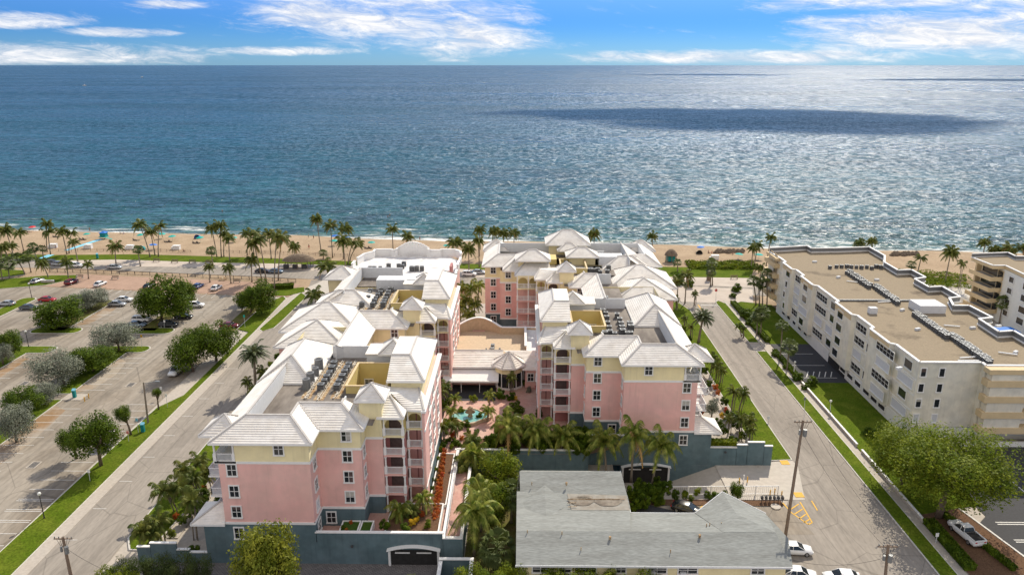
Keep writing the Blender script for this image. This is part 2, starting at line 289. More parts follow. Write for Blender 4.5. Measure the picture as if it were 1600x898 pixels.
# ---------------------------------------------------------------- helpers
def link(o, parent=None):
    COL.objects.link(o)
    if parent is not None: o.parent = parent
    return o
def empty(name, loc=(0,0,0), rz=0, parent=None):
    o = bpy.data.objects.new(name, None); o.location = loc; o.rotation_euler = (0,0,rz); o.empty_display_size = .5
    return link(o, parent)
def tag(o, label=None, cat=None, group=None, kind=None):
    if label: o['label'] = label
    if cat: o['category'] = cat
    if group: o['group'] = group
    if kind: o['kind'] = kind
    return o
def struct(o): o['kind'] = 'structure'; return o
def copy_tree(o, parent=None):
    c = o.copy(); COL.objects.link(c); c.parent = parent
    for ch in list(o.children): copy_tree(ch, c)
    return c
class MB:
    def __init__(s, T=None): s.v = []; s.f = []; s.T = T
    def add(s, pts, faces):
        n = len(s.v)
        if s.T: pts = [s.T(p) for p in pts]
        s.v += [tuple(p) for p in pts]; s.f += [tuple(i+n for i in f) for f in faces]; return s
    def poly(s, pts): return s.add(pts, [tuple(range(len(pts)))])
    def box(s, x0, x1, y0, y1, z0, z1):
        return s.add([(x0,y0,z0),(x1,y0,z0),(x1,y1,z0),(x0,y1,z0),(x0,y0,z1),(x1,y0,z1),(x1,y1,z1),(x0,y1,z1)],
                     [(0,3,2,1),(4,5,6,7),(0,1,5,4),(1,2,6,5),(2,3,7,6),(3,0,4,7)])
    def prism(s, poly, z0, z1, cap=True, bottom=False):
        n = len(poly); pts = [(x,y,z0) for x,y in poly]+[(x,y,z1) for x,y in poly]
        f = [(i,(i+1)%n,n+(i+1)%n,n+i) for i in range(n)]
        if cap: f.append(tuple(range(n,2*n)))
        if bottom: f.append(tuple(range(n-1,-1,-1)))
        return s.add(pts, f)
    def obox(s, c, ux, sx, sy, z0, z1):
        """box centred on c=(x,y), turned by ux radians"""
        ca, sa = math.cos(ux), math.sin(ux)
        P = [(c[0]+a*ca-b*sa, c[1]+a*sa+b*ca) for a,b in ((-sx/2,-sy/2),(sx/2,-sy/2),(sx/2,sy/2),(-sx/2,sy/2))]
        return s.prism(P, z0, z1, True, True)
    def bar(s, a, b, w, h=None):
        a = Vector(a); b = Vector(b); h = h or w; d = b-a
        if d.length < 1e-6: return s
        d.normalize(); up = Vector((0,0,1)) if abs(d.z) < .95 else Vector((1,0,0))
        x = d.cross(up).normalized()*w/2; y = d.cross(x).normalized()*h/2
        p = [a-x-y, a+x-y, a+x+y, a-x+y, b-x-y, b+x-y, b+x+y, b-x+y]
        return s.add(p, [(0,1,2,3),(7,6,5,4),(0,4,5,1),(1,5,6,2),(2,6,7,3),(3,7,4,0)])
    def tube(s, pts, rads, n=8, cap=True):
        rings = []; base = []
        for i, p in enumerate(pts):
            p = Vector(p); q0 = Vector(pts[max(i-1,0)]); q1 = Vector(pts[min(i+1,len(pts)-1)]); d = (q1-q0).normalized()
            up = Vector((1,0,0)) if abs(d.x) < .9 else Vector((0,1,0)); x = d.cross(up).normalized(); y = d.cross(x)
            r = rads[i] if hasattr(rads,'__len__') else rads
            for k in range(n):
                a = 2*math.pi*k/n; base.append(p+x*r*math.cos(a)+y*r*math.sin(a))
        f = []
        for i in range(len(pts)-1):
            for k in range(n): f.append((i*n+k, i*n+(k+1)%n, (i+1)*n+(k+1)%n, (i+1)*n+k))
        if cap: f.append(tuple(range(n-1,-1,-1))); f.append(tuple((len(pts)-1)*n+k for k in range(n)))
        return s.add(base, f)
    def cyl(s, x, y, z0, z1, r, n=12, r2=None): return s.tube([(x,y,z0),(x,y,z1)], [r, r if r2 is None else r2], n)
    def build(s, name, m, parent=None, smooth=False, fix=True):
        me = bpy.data.meshes.new(name); me.from_pydata(s.v, [], s.f); me.materials.append(M[m] if isinstance(m,str) else m)
        if fix:
            bm = bmesh.new(); bm.from_mesh(me); bmesh.ops.recalc_face_normals(bm, faces=bm.faces); bm.to_mesh(me); bm.free()
        if smooth:
            for p in me.polygons: p.use_smooth = True
        o = bpy.data.objects.new(name, me); return link(o, parent)
def sheet(name, poly, z, m, depth=None):
    if _area(poly) < 0: poly = poly[::-1]
    b = MB()
    if depth: b.prism(poly, z-depth, z)
    else: b.poly([(x,y,z) for x,y in poly])
    return struct(b.build(name, m, fix=bool(depth)))
def _area(P): return sum(P[i-1][0]*P[i][1]-P[i][0]*P[i-1][1] for i in range(len(P)))
def rect(x0, x1, y0, y1): return [(x0,y0),(x1,y0),(x1,y1),(x0,y1)]
def rounded(x0, x1, y0, y1, r0=0, r1=0, n=5):
    """rectangle whose near end (r0) and far end (r1) have rounded corners"""
    P = []
    def arc(cx, cy, r, a0):
        for i in range(n+1):
            a = a0+math.pi/2*i/n; P.append((cx+r*math.cos(a), cy+r*math.sin(a)))
    if r0: arc(x0+r0, y0+r0, r0, math.pi)
    else: P.append((x0,y0))
    if r0: arc(x1-r0, y0+r0, r0, -math.pi/2)
    else: P.append((x1,y0))
    if r1: arc(x1-r1, y1-r1, r1, 0)
    else: P.append((x1,y1))
    if r1: arc(x0+r1, y1-r1, r1, math.pi/2)
    else: P.append((x0,y1))
    return P
def nth_word(i):
    T = {20:'twent',30:'thirt',40:'fort',50:'fift',60:'sixt',70:'sevent',80:'eight',90:'ninet'}; k = i+1
    if k <= 20: return ORD[i]
    if k > 99: return 'number %d' % k
    t, u = divmod(k, 10); return T[t*10]+'y-'+ORD[u-1] if u else T[k]+'ieth'
ORD = ['first','second','third','fourth','fifth','sixth','seventh','eighth','ninth','tenth','eleventh','twelfth','thirteenth','fourteenth','fifteenth','sixteenth','seventeenth','eighteenth','nineteenth','twentieth']
def nth(i): return nth_word(i)
# ================================================================ setting
shore = lambda x: 281.5-0.094*x
sheet('sea', [(-60000,240),(60000,240),(60000,60000),(-60000,60000)], -0.9, 'sea')
# beach: sloping sand from the land down under the sea
sb = MB(); xs = [-420+30*i for i in range(29)]
prof = [(-80,-.045),(-40,-.02),(-22,0.02),(-9,-.15),(0,-.72),(5,-1.15),(16,-2.2)]
pts = [(x, shore(x)+d+(1.6*math.sin(x*.045)+1.1*math.sin(x*.13+1) if d > -15 else 0), z) for x in xs for d, z in prof]
k = len(prof); sb.add(pts, [(i*k+j, (i+1)*k+j, (i+1)*k+j+1, i*k+j+1) for i in range(len(xs)-1) for j in range(k-1)])
struct(sb.build('sand_beach', 'sand', smooth=True))
# ground with a sunken garage drive next to the grey roofed house
HX0, HX1, HY0, HY1 = 15.6, 38.0, 103.0, 113.4
gb = MB(); Z0 = -.06
for x0,x1,y0,y1 in ((-420,HX0,-60,252),(HX1,420,-60,252),(HX0,HX1,-60,HY0),(HX0,HX1,HY1,252)): gb.poly([(x0,y0,Z0),(x1,y0,Z0),(x1,y1,Z0),(x0,y1,Z0)])
struct(gb.build('ground', 'concrete', fix=False))
sheet('parking_lot', [(-240,60),(-72.6,60),(-72.6,178),(-68,184),(-68,206),(-90,209.8),(-152,218.5),(-240,231)], 0, 'asphalt_lot')
sheet('street_west', [(-65.5,40),(-56.2,40),(-56.2,196),(-50,208),(-48,228),(-66,226),(-64,214),(-65.5,206)], .01, 'asphalt_pale')
sheet('street_east', [(46.6,112),(55.6,112),(55.6,205),(60,216),(40,218),(46.6,200)], .012, 'asphalt_pale')
sheet('street_east_near', [(29.5,40),(56.3,40),(55.6,112.2),(46.6,112.2),(40.8,101),(29.5,101)], .014, 'asphalt_pale')
sheet('sidewalk_west', [(-67.5,60),(-65.5,60),(-65.5,206),(-63.6,212),(-66,214.5),(-68.2,206),(-67.5,180)], .06, 'concrete', .15)
sheet('coast_road', [(-240,241),(-152,235.4+4),(-60,226),(-40,222.5),(50,213.2),(120,205),(240,196),(240,205),(120,214),(72,219.5),(-66,236.5),(-82,240.2),(-130,242),(-150,244.5),(-240,251)], .016, 'asphalt_pale')
sheet('promenade', [(-240,251),(-150,244.5),(-130,241.7),(-82,240.0),(-66,236.3),(72,219.3),(120,213.8),(240,204.8),(240,216),(120,224),(72,231),(56,231),(-60,244.2),(-81,246),(-106,247.3),(-140,251),(-162,249.3),(-240,258.3)], .03, 'promenade')
sheet('beach_lawn', [(-240,258.1),(-162,249.1),(-140,250.8),(-106,247.1),(-81,245.8),(-60,244),(-38,241.5),(-38,246.5),(-60,249.6),(-97,254.4),(-136,258.4),(-167,257),(-240,263)], .036, 'grass')
sheet('beach_lawn_east', [(-30,241.5),(49,231),(73,229.8),(77,240),(56,243),(-30,247)], .035, 'grass')
sheet('crossing', [(38,205.4),(66,203.2),(70,217.5),(36,222.5)], .028, 'promenade')
sheet('crossing_west', [(-67,212),(-57,210),(-44,211),(-44,223),(-62,226)], .025, 'concrete_pale')
# dune planting on the right
sheet('dune_ground', [(56,243),(77,240),(79,248),(58,250)], .05, 'dune_green')
sheet('beach_lawn_far', [(100,232),(131,222),(139,228),(104,246)], .05, 'grass')
sheet('promenade_east', [(92,216),(150,206),(156,222),(92,231.5)], .042, 'concrete_pale')
# coral paving strip behind the lot with the railing
sheet('coral_paving', [(-152,219),(-90,210.5),(-68,208),(-68,221),(-84,223.5),(-127,229.5),(-150,233)], .022, 'pink_paving')
# lawns, islands; each lawn has a raised kerb edge
def lawn(name, poly, m='grass', kerb=True, h=.12):
    if kerb:
        cx = sum(p[0] for p in poly)/len(poly); cy = sum(p[1] for p in poly)/len(poly)
        K = []
        for x, y in poly:
            dx, dy = x-cx, y-cy; K.append((x+.18*(1 if dx>0 else -1), y+.18*(1 if dy>0 else -1)))
        sheet('kerb', K, h, 'kerb', .2)
    sheet(name, poly, h+.02, m, .1)
lawn('verge_west', [(-72.5,60),(-67.6,60),(-67.6,180),(-68,206),(-69.5,208.4),(-72.5,201),(-72.5,180),(-69,178),(-69,140),(-71.8,134)], 'grass', True)
lawn('verge_middle', rounded(-67.2+4.2, -60, 179, 209, 0, 0)[:0] or [(-66.9,180),(-65.6,178.6),(-63.6,181),(-63.2,187),(-62.7,205),(-63.1,209),(-65.3,212)], 'grass')
lawn('lawn_west', [(-56,92),(-54.5,89.4),(-52.6,89.2),(-51.6,91),(-50.8,100),(-50.2,160),(-56,160)], 'grass')
lawn('lawn_east', [(46.5,115.4),(46.6,197),(45,203),(43.2,204.5),(41.4,202),(41.4,115)], 'grass')
lawn('verge_east', [(55.8,60),(58.1,60),(58.1,166),(55.8,166)], 'grass')
lawn('verge_east', [(55.8,172),(58.1,172),(58.1,203),(56.6,205.6),(55.6,204)], 'grass')
lawn('lawn_condo', [(59.7,99),(70.8,102),(70.8,148),(59.7,148)], 'grass', False, .05)
lawn('lawn_condo_north', [(60.6,171),(70.8,171),(70.8,202),(63,205),(60.6,203)], 'grass', False, .05)
sheet('sidewalk_east', rect(58.2,59.5,60,206), .07, 'concrete', .15)
sheet('sidewalk_inner', [(40.0,112.6),(41.4,114.5),(41.4,204),(39.8,204)], .07, 'concrete', .15)
sheet('sidewalk_house', [(-50.6,92),(-49,92),(-49,165),(-50.6,165)], .07, 'concrete', .15)
for x0,x1,y0,y1,r0,r1 in ((-97.2,-92.8,60,137.5,0,0),(-97.2,-92.8,140.5,164,0,0),(-120.6,-116.2,60,163,0,0)):
    lawn('lot_island', rounded(x0,x1,y0,y1,r0,r1), 'grass')
sheet('meter_pad', [(-93,137.4),(-88.8,137.4),(-88.8,140.4),(-93,140.4)], .1, 'concrete', .1)
lawn('lot_island', rounded(-101.6,-88.6,163.6,167.6,1.8,1.8), 'grass')
lawn('lot_island', rounded(-125,-110.8,163,167.2,1.8,1.8), 'grass')
lawn('lot_island', rounded(-120.6,-116.4,178.5,204,0,1.8), 'grass_dry')
lawn('lot_island', rounded(-124.5,-112.2,176.4,180.4,1.8,1.8), 'grass')
lawn('lot_island', rounded(-97.4,-93.2,178.5,206,0,1.8), 'grass_dry')
lawn('lot_island', rounded(-101.5,-88.5,176.4,180.4,1.8,1.8), 'grass')
lawn('lot_island', rounded(-144.5,-140.2,172,206,0,1.8), 'grass')
lawn('lot_island', [(-76.4,178),(-73,178),(-73,207),(-76.4,207.5)], 'grass_dry', False)
lawn('corner_lawn', [(-168,217),(-160,214),(-146,219),(-141,226.5),(-143,230.5),(-152,230),(-164,225)], 'grass')
lawn('corner_lawn', [(-190,226),(-172,222),(-160,231),(-164,236),(-190,240)], 'grass')
lawn('corner_lawn', [(-74,209),(-68.6,209),(-64.5,213),(-66,217.8),(-73,215)], 'grass', False, .1)
sheet('asphalt_condo', rect(60.6,70.9,148,171), .075, 'dark_asphalt_and_shade', .1)
sheet('asphalt_condo_south', [(62.5,70),(240,70),(240,122),(78,122),(70,110),(70,99),(62.5,92)], .02, 'dark_asphalt_and_shade')
sheet('mulch_bed', [(59.8,60),(75,60),(70,86),(66.8,101),(59.8,99)], .06, 'mulch')
sheet('drive_pavers', [(-50,60),(-6,60),(-6,86.6),(-50,86.6)], .02, M['pavers'])
sheet('court_painted_shadow', [(15.8,95),(24,95),(26.5,98.6),(15.8,102.9)], .03, 'dark_asphalt_and_shade')  # dark sheet paints the east block's cast shadow on the court
sheet('court_ground', [(15.6,94),(42.6,94),(40.5,101),(15.6,101.2)], .025, 'asphalt_lot')
sheet('drive_apron', [(33,103),(44.4,103),(46.9,113.2),(46.6,115.2),(41.6,114.4),(38.0,113.38),(33,113.38)], .04, 'concrete_pale')
rb = MB(); rb.poly([(38.0,103,-.01),(38.0,113.38,-.01),(33.2,113.38,-.01),(33.2,103,-.01)]).poly([(33.2,103,-.01),(33.2,113.38,-.01),(25.0,113.38,-3.4),(25.0,103,-3.4)]).poly([(25.0,103,-3.4),(25.0,113.38,-3.4),(15.6,113.38,-3.4),(15.6,103,-3.4)])
struct(rb.build('garage_ramp', 'concrete_pale', fix=False))
rw = MB(); rw.box(15.6,38,102.8,103,-3.5,.06); rw.box(15.4,15.6,103,113.4,-3.5,.06); tag(rw.build('retaining_wall','concrete'), 'low concrete retaining wall along the sunken garage drive', 'wall')
sheet('ramp_bed', [(15.6,101.2),(40.5,101.2),(40.5,102.8),(15.6,102.8)], .1, 'mulch')
sheet('garden_bed', [(-9.8,111.2),(10.8,111.2),(10.8,118.5),(-3,119),(-4.5,116),(-9.8,116)], 3.43, 'mulch')
sheet('terrace_painted_shade', rect(-15,-4.8,131,138.4), 3.44, 'dark_asphalt_and_shade')  # near-black sheet puts the terrace shade into the floor colour
sheet('garden_lawn', rect(-7.6,-.6,60,111), .03, 'grass_dry')
# painted marks
pm = MB()
def tick(x0, x1, y, w=.11, z=.022): pm.poly([(x0,y-w,z),(x1,y-w,z),(x1,y+w,z),(x0,y+w,z)])
for i in range(11): tick(-78.4,-72.8, 73+i*2.83+0, .06)
for i in range(15): tick(-78.4,-72.8, 96.1+i*2.83*(1), .06)
y = 83.5
while y < 163:
    if not 136 < y < 141.5: tick(-92.4,-86.7,y,.06)
    tick(-103,-97.5,y,.06); tick(-116,-110.4,y,.06); y += 2.95
y = 182
while y < 205:
    for a, b in ((-92.8,-87.2),(-103.4,-97.8),(-115.6,-110),(-126.6,-121)): tick(a,b,y,.06)
    y += 2.95
for x in range(-132,-72,3):
    yy = 204+(-x-70)*.13
    pm.poly([(x-.06,yy,.022),(x+.06,yy,.022),(x+.06,yy+5,.022),(x-.06,yy+5,.022)])
for i in range(12): tick(-65.3,-63.2, 83.6+i*7.85, .06, .03)
for i in range(3): tick(-65.3,-63.2, 186+i*7, .06, .03)
pm.poly([(50.8,201.6,.03),(55.6,201.1,.03),(55.6,201.5,.03),(50.8,202,.03)])
for y in (150.5,157.5,164.5): pm.poly([(61,y,.085),(68.5,y,.085),(68.5,y+.15,.085),(61,y+.15,.085)])
for q in range(5): pm.poly([(62+q*1.3,151,.085),(62.2+q*1.3,151,.085),(63.6+q*1.3,154,.085),(63.4+q*1.3,154,.085)])
for y in (88,92.5,96.8): pm.poly([(70.5,y,.03),(78,y,.03),(78,y+.2,.03),(70.5,y+.2,.03)]); pm.poly([(70.5,y+.5,.03),(78,y+.5,.03),(78,y+.7,.03),(70.5,y+.7,.03)])
pm.poly([(70.1,86,.07),(70.4,86,.07),(67.3,101,.07),(67.0,101,.07)])
pm.poly([(80,92,.03),(80.2,92,.03),(80.2,110,.03),(80,110,.03)])
struct(pm.build('painted_parking_lines', 'paint_white', fix=False))
ym = MB()
ym.poly([(49.9,194,.03),(50.25,194,.03),(50.25,202,.03),(49.9,202,.03)])
def yb(a, b, w=.14):
    a = G(*a); b = G(*b); d = Vector((b[0]-a[0], b[1]-a[1])).normalized(); n = Vector((-d.y,d.x))*w/2
    ym.poly([(a[0]-n.x,a[1]-n.y,.04),(b[0]-n.x,b[1]-n.y,.04),(b[0]+n.x,b[1]+n.y,.04),(a[0]+n.x,a[1]+n.y,.04)])
for a, b in (((1250,784),(1269,816)),((1236,800),(1263,819)),((1263,819),(1269,816)),((1223,785),(1236,800)),((1248,787),(1233,797)),((1254,795),(1241,803)),((1259,803),(1249,810)),((1265,811),(1256,816)),((1268,782),(1277,797)),((1094,793),(1106,784)),((1165,786),(1178,783)),((1127,788),(1139,781)),((1026,787),(1041,782))): yb(a, b, .22)
struct(ym.build('painted_yellow_lines', 'paint_yellow', fix=False))
for px in ((1248,773),(1226,722.5)):
    c = G(*px); sheet('tactile_paving', rect(c[0]-.7,c[0]+.7,c[1]-.7,c[1]+.7), .09, 'paint_yellow', .06)
# rusty stain patches on the lot by the islands (stay put: iron in the irrigation water)
for x0,x1,y0,y1 in ((-92.6,-87.8,104,135),(-92.6,-88.5,141,160),(-116,-112,110,162),(-115.9,-112,182,203)): sheet('iron_stain', [(x0,y0),(x1-1,y0+2),(x1,(y0+y1)/2),(x1-1.5,y1-2),(x0,y1)], .006, 'rust_stain')
# low walls beside the east sidewalk
def low_wall(label, x0, x1, y0, y1, h, m='concrete', cat='wall', z0=0.0):
    b = MB(); b.box(x0,x1,y0,y1,z0,h-.08); o = b.build('low_wall', m); tag(o, label, cat)
    c = MB(); c.box(x0-.05,x1+.05,y0-.05,y1+.05,h-.08,h); c.build('coping', 'white', o); return o
low_wall('low concrete wall between the east sidewalk and the shaded condo lawn, farther stretch', 59.55, 59.8, 120, 147, .7)
low_wall('low concrete wall between the east sidewalk and the shaded condo lawn, nearer stretch', 59.55, 59.8, 97, 118, .7)
low_wall('low grey stone wall beside the planted corner at the sea end of the left lot', -149, -145, 221.5, 222.0, .9)
# ================================================================ buildings: shared pieces
def tiled(mb, A, B, C, D, step=.42, h=.075):
    """a tiled slope A-B (eave) up to D-C (ridge), laid in lapped courses"""
    A, B, C, D = map(Vector, (A, B, C, D)); ln = ((D-A).length+(C-B).length)/2
    n = max(2, int(max((D-A).length, (C-B).length)/step/1.15)); up = Vector((0,0,h))
    for k in range(n):
        t0, t1 = k/n, (k+1)/n
        a, b = A.lerp(D, t0), B.lerp(C, t0); c, d = B.lerp(C, t1), A.lerp(D, t1)
        au, bu = a+up, b+up
        mb.add([a,b,bu,au], [(0,1,2,3)])
        if (c-d).length < .02: mb.add([au,bu,(c+d)/2], [(0,1,2)])
        else: mb.add([au,bu,c,d], [(0,1,2,3)])
class Roof:
    def __init__(s, T, parent, name='roof', m='tile'):
        s.T = T; s.p = parent; s.r = MB(T); s.c = MB(T); s.f = MB(T); s.name = name; s.m = m
    def face(s, A, B, C, D=None, hips=(0,0)):
        """hips = (left, right): lay a ridge cap along A-D / B-C"""
        D = D or C; tiled(s.r, A, B, C, D)
        s.f.bar((A[0],A[1],A[2]-.12),(B[0],B[1],B[2]-.12), .16, .26)
        if hips[0]: s.c.bar((A[0],A[1],A[2]+.1),(D[0],D[1],D[2]+.07), .26, .13)
        if hips[1]: s.c.bar((B[0],B[1],B[2]+.1),(C[0],C[1],C[2]+.07), .26, .13)
    def cap(s, a, b): s.c.bar((a[0],a[1],a[2]+.05),(b[0],b[1],b[2]+.05), .26, .15)
    def hip(s, x0, x1, y0, y1, z, rise, soffit=True):
        w, d = x1-x0, y1-y0; q = min(w, d)/2
        if w >= d: r0, r1 = (x0+q,(y0+y1)/2,z+rise), (x1-q,(y0+y1)/2,z+rise)
        else: r0, r1 = ((x0+x1)/2,y0+q,z+rise), ((x0+x1)/2,y1-q,z+rise)
        P = [(x0,y0,z),(x1,y0,z),(x1,y1,z),(x0,y1,z)]
        if w >= d:
            s.face(P[0],P[1],r1,r0,(1,1)); s.face(P[1],P[2],r1); s.face(P[2],P[3],r0,r1,(1,1)); s.face(P[3],P[0],r0)
        else:
            s.face(P[0],P[1],r0,None,(1,1)); s.face(P[1],P[2],r1,r0); s.face(P[2],P[3],r1,None,(1,1)); s.face(P[3],P[0],r0,r1)
        if q*2 < max(w,d)-.05: s.cap(r0, r1)
        if soffit: s.f.poly([(x0,y0,z-.02),(x1,y0,z-.02),(x1,y1,z-.02),(x0,y1,z-.02)])
    def mansard(s, E, I, z0, z1, ends=(0,0)):
        """strip of slopes from the eave line E up to the inner line I"""
        for i in range(len(E)-1):
            s.face((*E[i],z0),(*E[i+1],z0),(*I[i+1],z1),(*I[i],z1),(0,1 if i<len(E)-2 or ends[1] else 0))
        if ends[0]: s.c.bar((*E[0],z0+.1),(*I[0],z1+.07),.26,.13)
        for i in range(len(I)-1): s.cap((*I[i],z1),(*I[i+1],z1))
    def done(s):
        if not s.r.v: return None
        o = s.r.build(s.name, s.m, s.p)
        if s.c.v: s.c.build('ridge_cap', 'tile_cap', o)
        if s.f.v: s.f.build('fascia', 'white', o)
        return o
wrn = random.Random(21)
def window(parent, T, u, v, z, axis, sgn, w=1.15, h=1.6, lit=False, trim='white', bars=1, glass=None, bw=.035):
    """window centred at (u,v,z); axis 'v': wall faces along v (sgn -1 = towards the camera), axis 'u': faces along u"""
    g = MB(T); f = MB(T)
    def bx(mb, a0, a1, n0, n1, z0, z1):
        n0, n1 = sorted((n0*sgn, n1*sgn))
        if axis == 'v': mb.box(u+a0, u+a1, v+n0, v+n1, z0, z1)
        else: mb.box(u+n0, u+n1, v+a0, v+a1, z0, z1)
    bx(g, -w/2, w/2, -.05, .04, z-h/2, z+h/2)
    t = .16
    bx(f, -w/2-t, w/2+t, 0, .12, z+h/2, z+h/2+.17); bx(f, -w/2-t-.04, w/2+t+.04, 0, .2, z-h/2-.17, z-h/2)
    bx(f, -w/2-t, -w/2, 0, .1, z-h/2, z+h/2); bx(f, w/2, w/2+t, 0, .1, z-h/2, z+h/2)
    for i in range(bars):
        x = -w/2+w*(i+1)/(bars+1); bx(f, x-bw, x+bw, .02, .075, z-h/2, z+h/2)
    if bars: bx(f, -w/2, w/2, .02, .075, z-bw, z+bw)
    o = g.build('window', glass or ('glass_lit' if lit else 'glass'), parent); f.build('frame', trim, o)
    if glass is None and wrn.random() < .25:      # a drawn blind behind part of the pane
        bl = MB(T); hh_ = h*wrn.choice((.3,.45,.6,.95)); ww_ = wrn.choice((-w/2,-w/2,0)); bx(bl, ww_, w/2 if ww_ < 0 else w/2, .045, .052, z+h/2-hh_, z+h/2); bl.build('blind', wrn.choice(('blind','dark_brown','blind')), o)
    return o
def railing(parent, T, pts, z, h=1.05, mesh='rail_mesh'):
    b = MB(T); p = MB(T)
    for i in range(len(pts)-1):
        a, c = pts[i], pts[i+1]; ln = math.dist(a, c); n = max(1, int(ln/1.3))
        b.bar((*a,z+h),(*c,z+h),.09,.09); b.bar((*a,z+.12),(*c,z+.12),.07,.07)
        for k in range(n+1):
            x = a[0]+(c[0]-a[0])*k/n; y = a[1]+(c[1]-a[1])*k/n; b.bar((x,y,z),(x,y,z+h),.09)
        m = max(2, int(ln/.16))
        for k in range(m+1):
            x = a[0]+(c[0]-a[0])*k/m; y = a[1]+(c[1]-a[1])*k/m; p.bar((x,y,z+.12),(x,y,z+h),.065)
    o = b.build('railing', 'white', parent); p.build('baluster', 'white_dull', o); return o
FL = [6.4, 9.5, 12.5, 15.5]          # storey floor levels above the podium
WZ = [4.75, 8.0, 11.1, 14.25, 17.35] # window centres
def walls(parent, T, poly, pink_from=6.4, yellow_from=15.4, top=18.5, base=0.0, name='wall'):
    W = dict(base=MB(T), pink=MB(T), yel=MB(T), band=MB(T))
    return W
class Walls:
    def __init__(s, T, parent): s.T=T; s.p=parent; s.m={}; s.b=MB(T)
    def get(s, k):
        if k not in s.m: s.m[k] = MB(s.T)
        return s.m[k]
    def block(s, poly, top=18.5, base=3.4, cap=False, yel=15.5, pink=6.4):
        if base < pink: s.get('teal').prism(poly, base, min(pink, top), False)
        if top > pink: s.get('pink').prism(poly, pink, min(yel, top), False)
        if top > yel: s.get('yellow').prism(poly, yel, top, cap)
    def band(s, pts, z, h=.34, out=.1):
        """projecting band along an open line of wall corners (outside on the right hand side of travel)"""
        for i in range(len(pts)-1):
            a = Vector((*pts[i],z)); c = Vector((*pts[i+1],z)); d = (c-a).normalized()*(out-.012)
            s.b.bar(a-d, c+d, out*2, h)
    def done(s):
        nm = dict(teal='base_wall', pink='wall', yellow='upper_wall')
        for k, m in s.m.items(): m.build(nm.get(k,'wall'), k if k in M else k, s.p)
        if s.b.v: s.b.build('cornice', 'white', s.p)
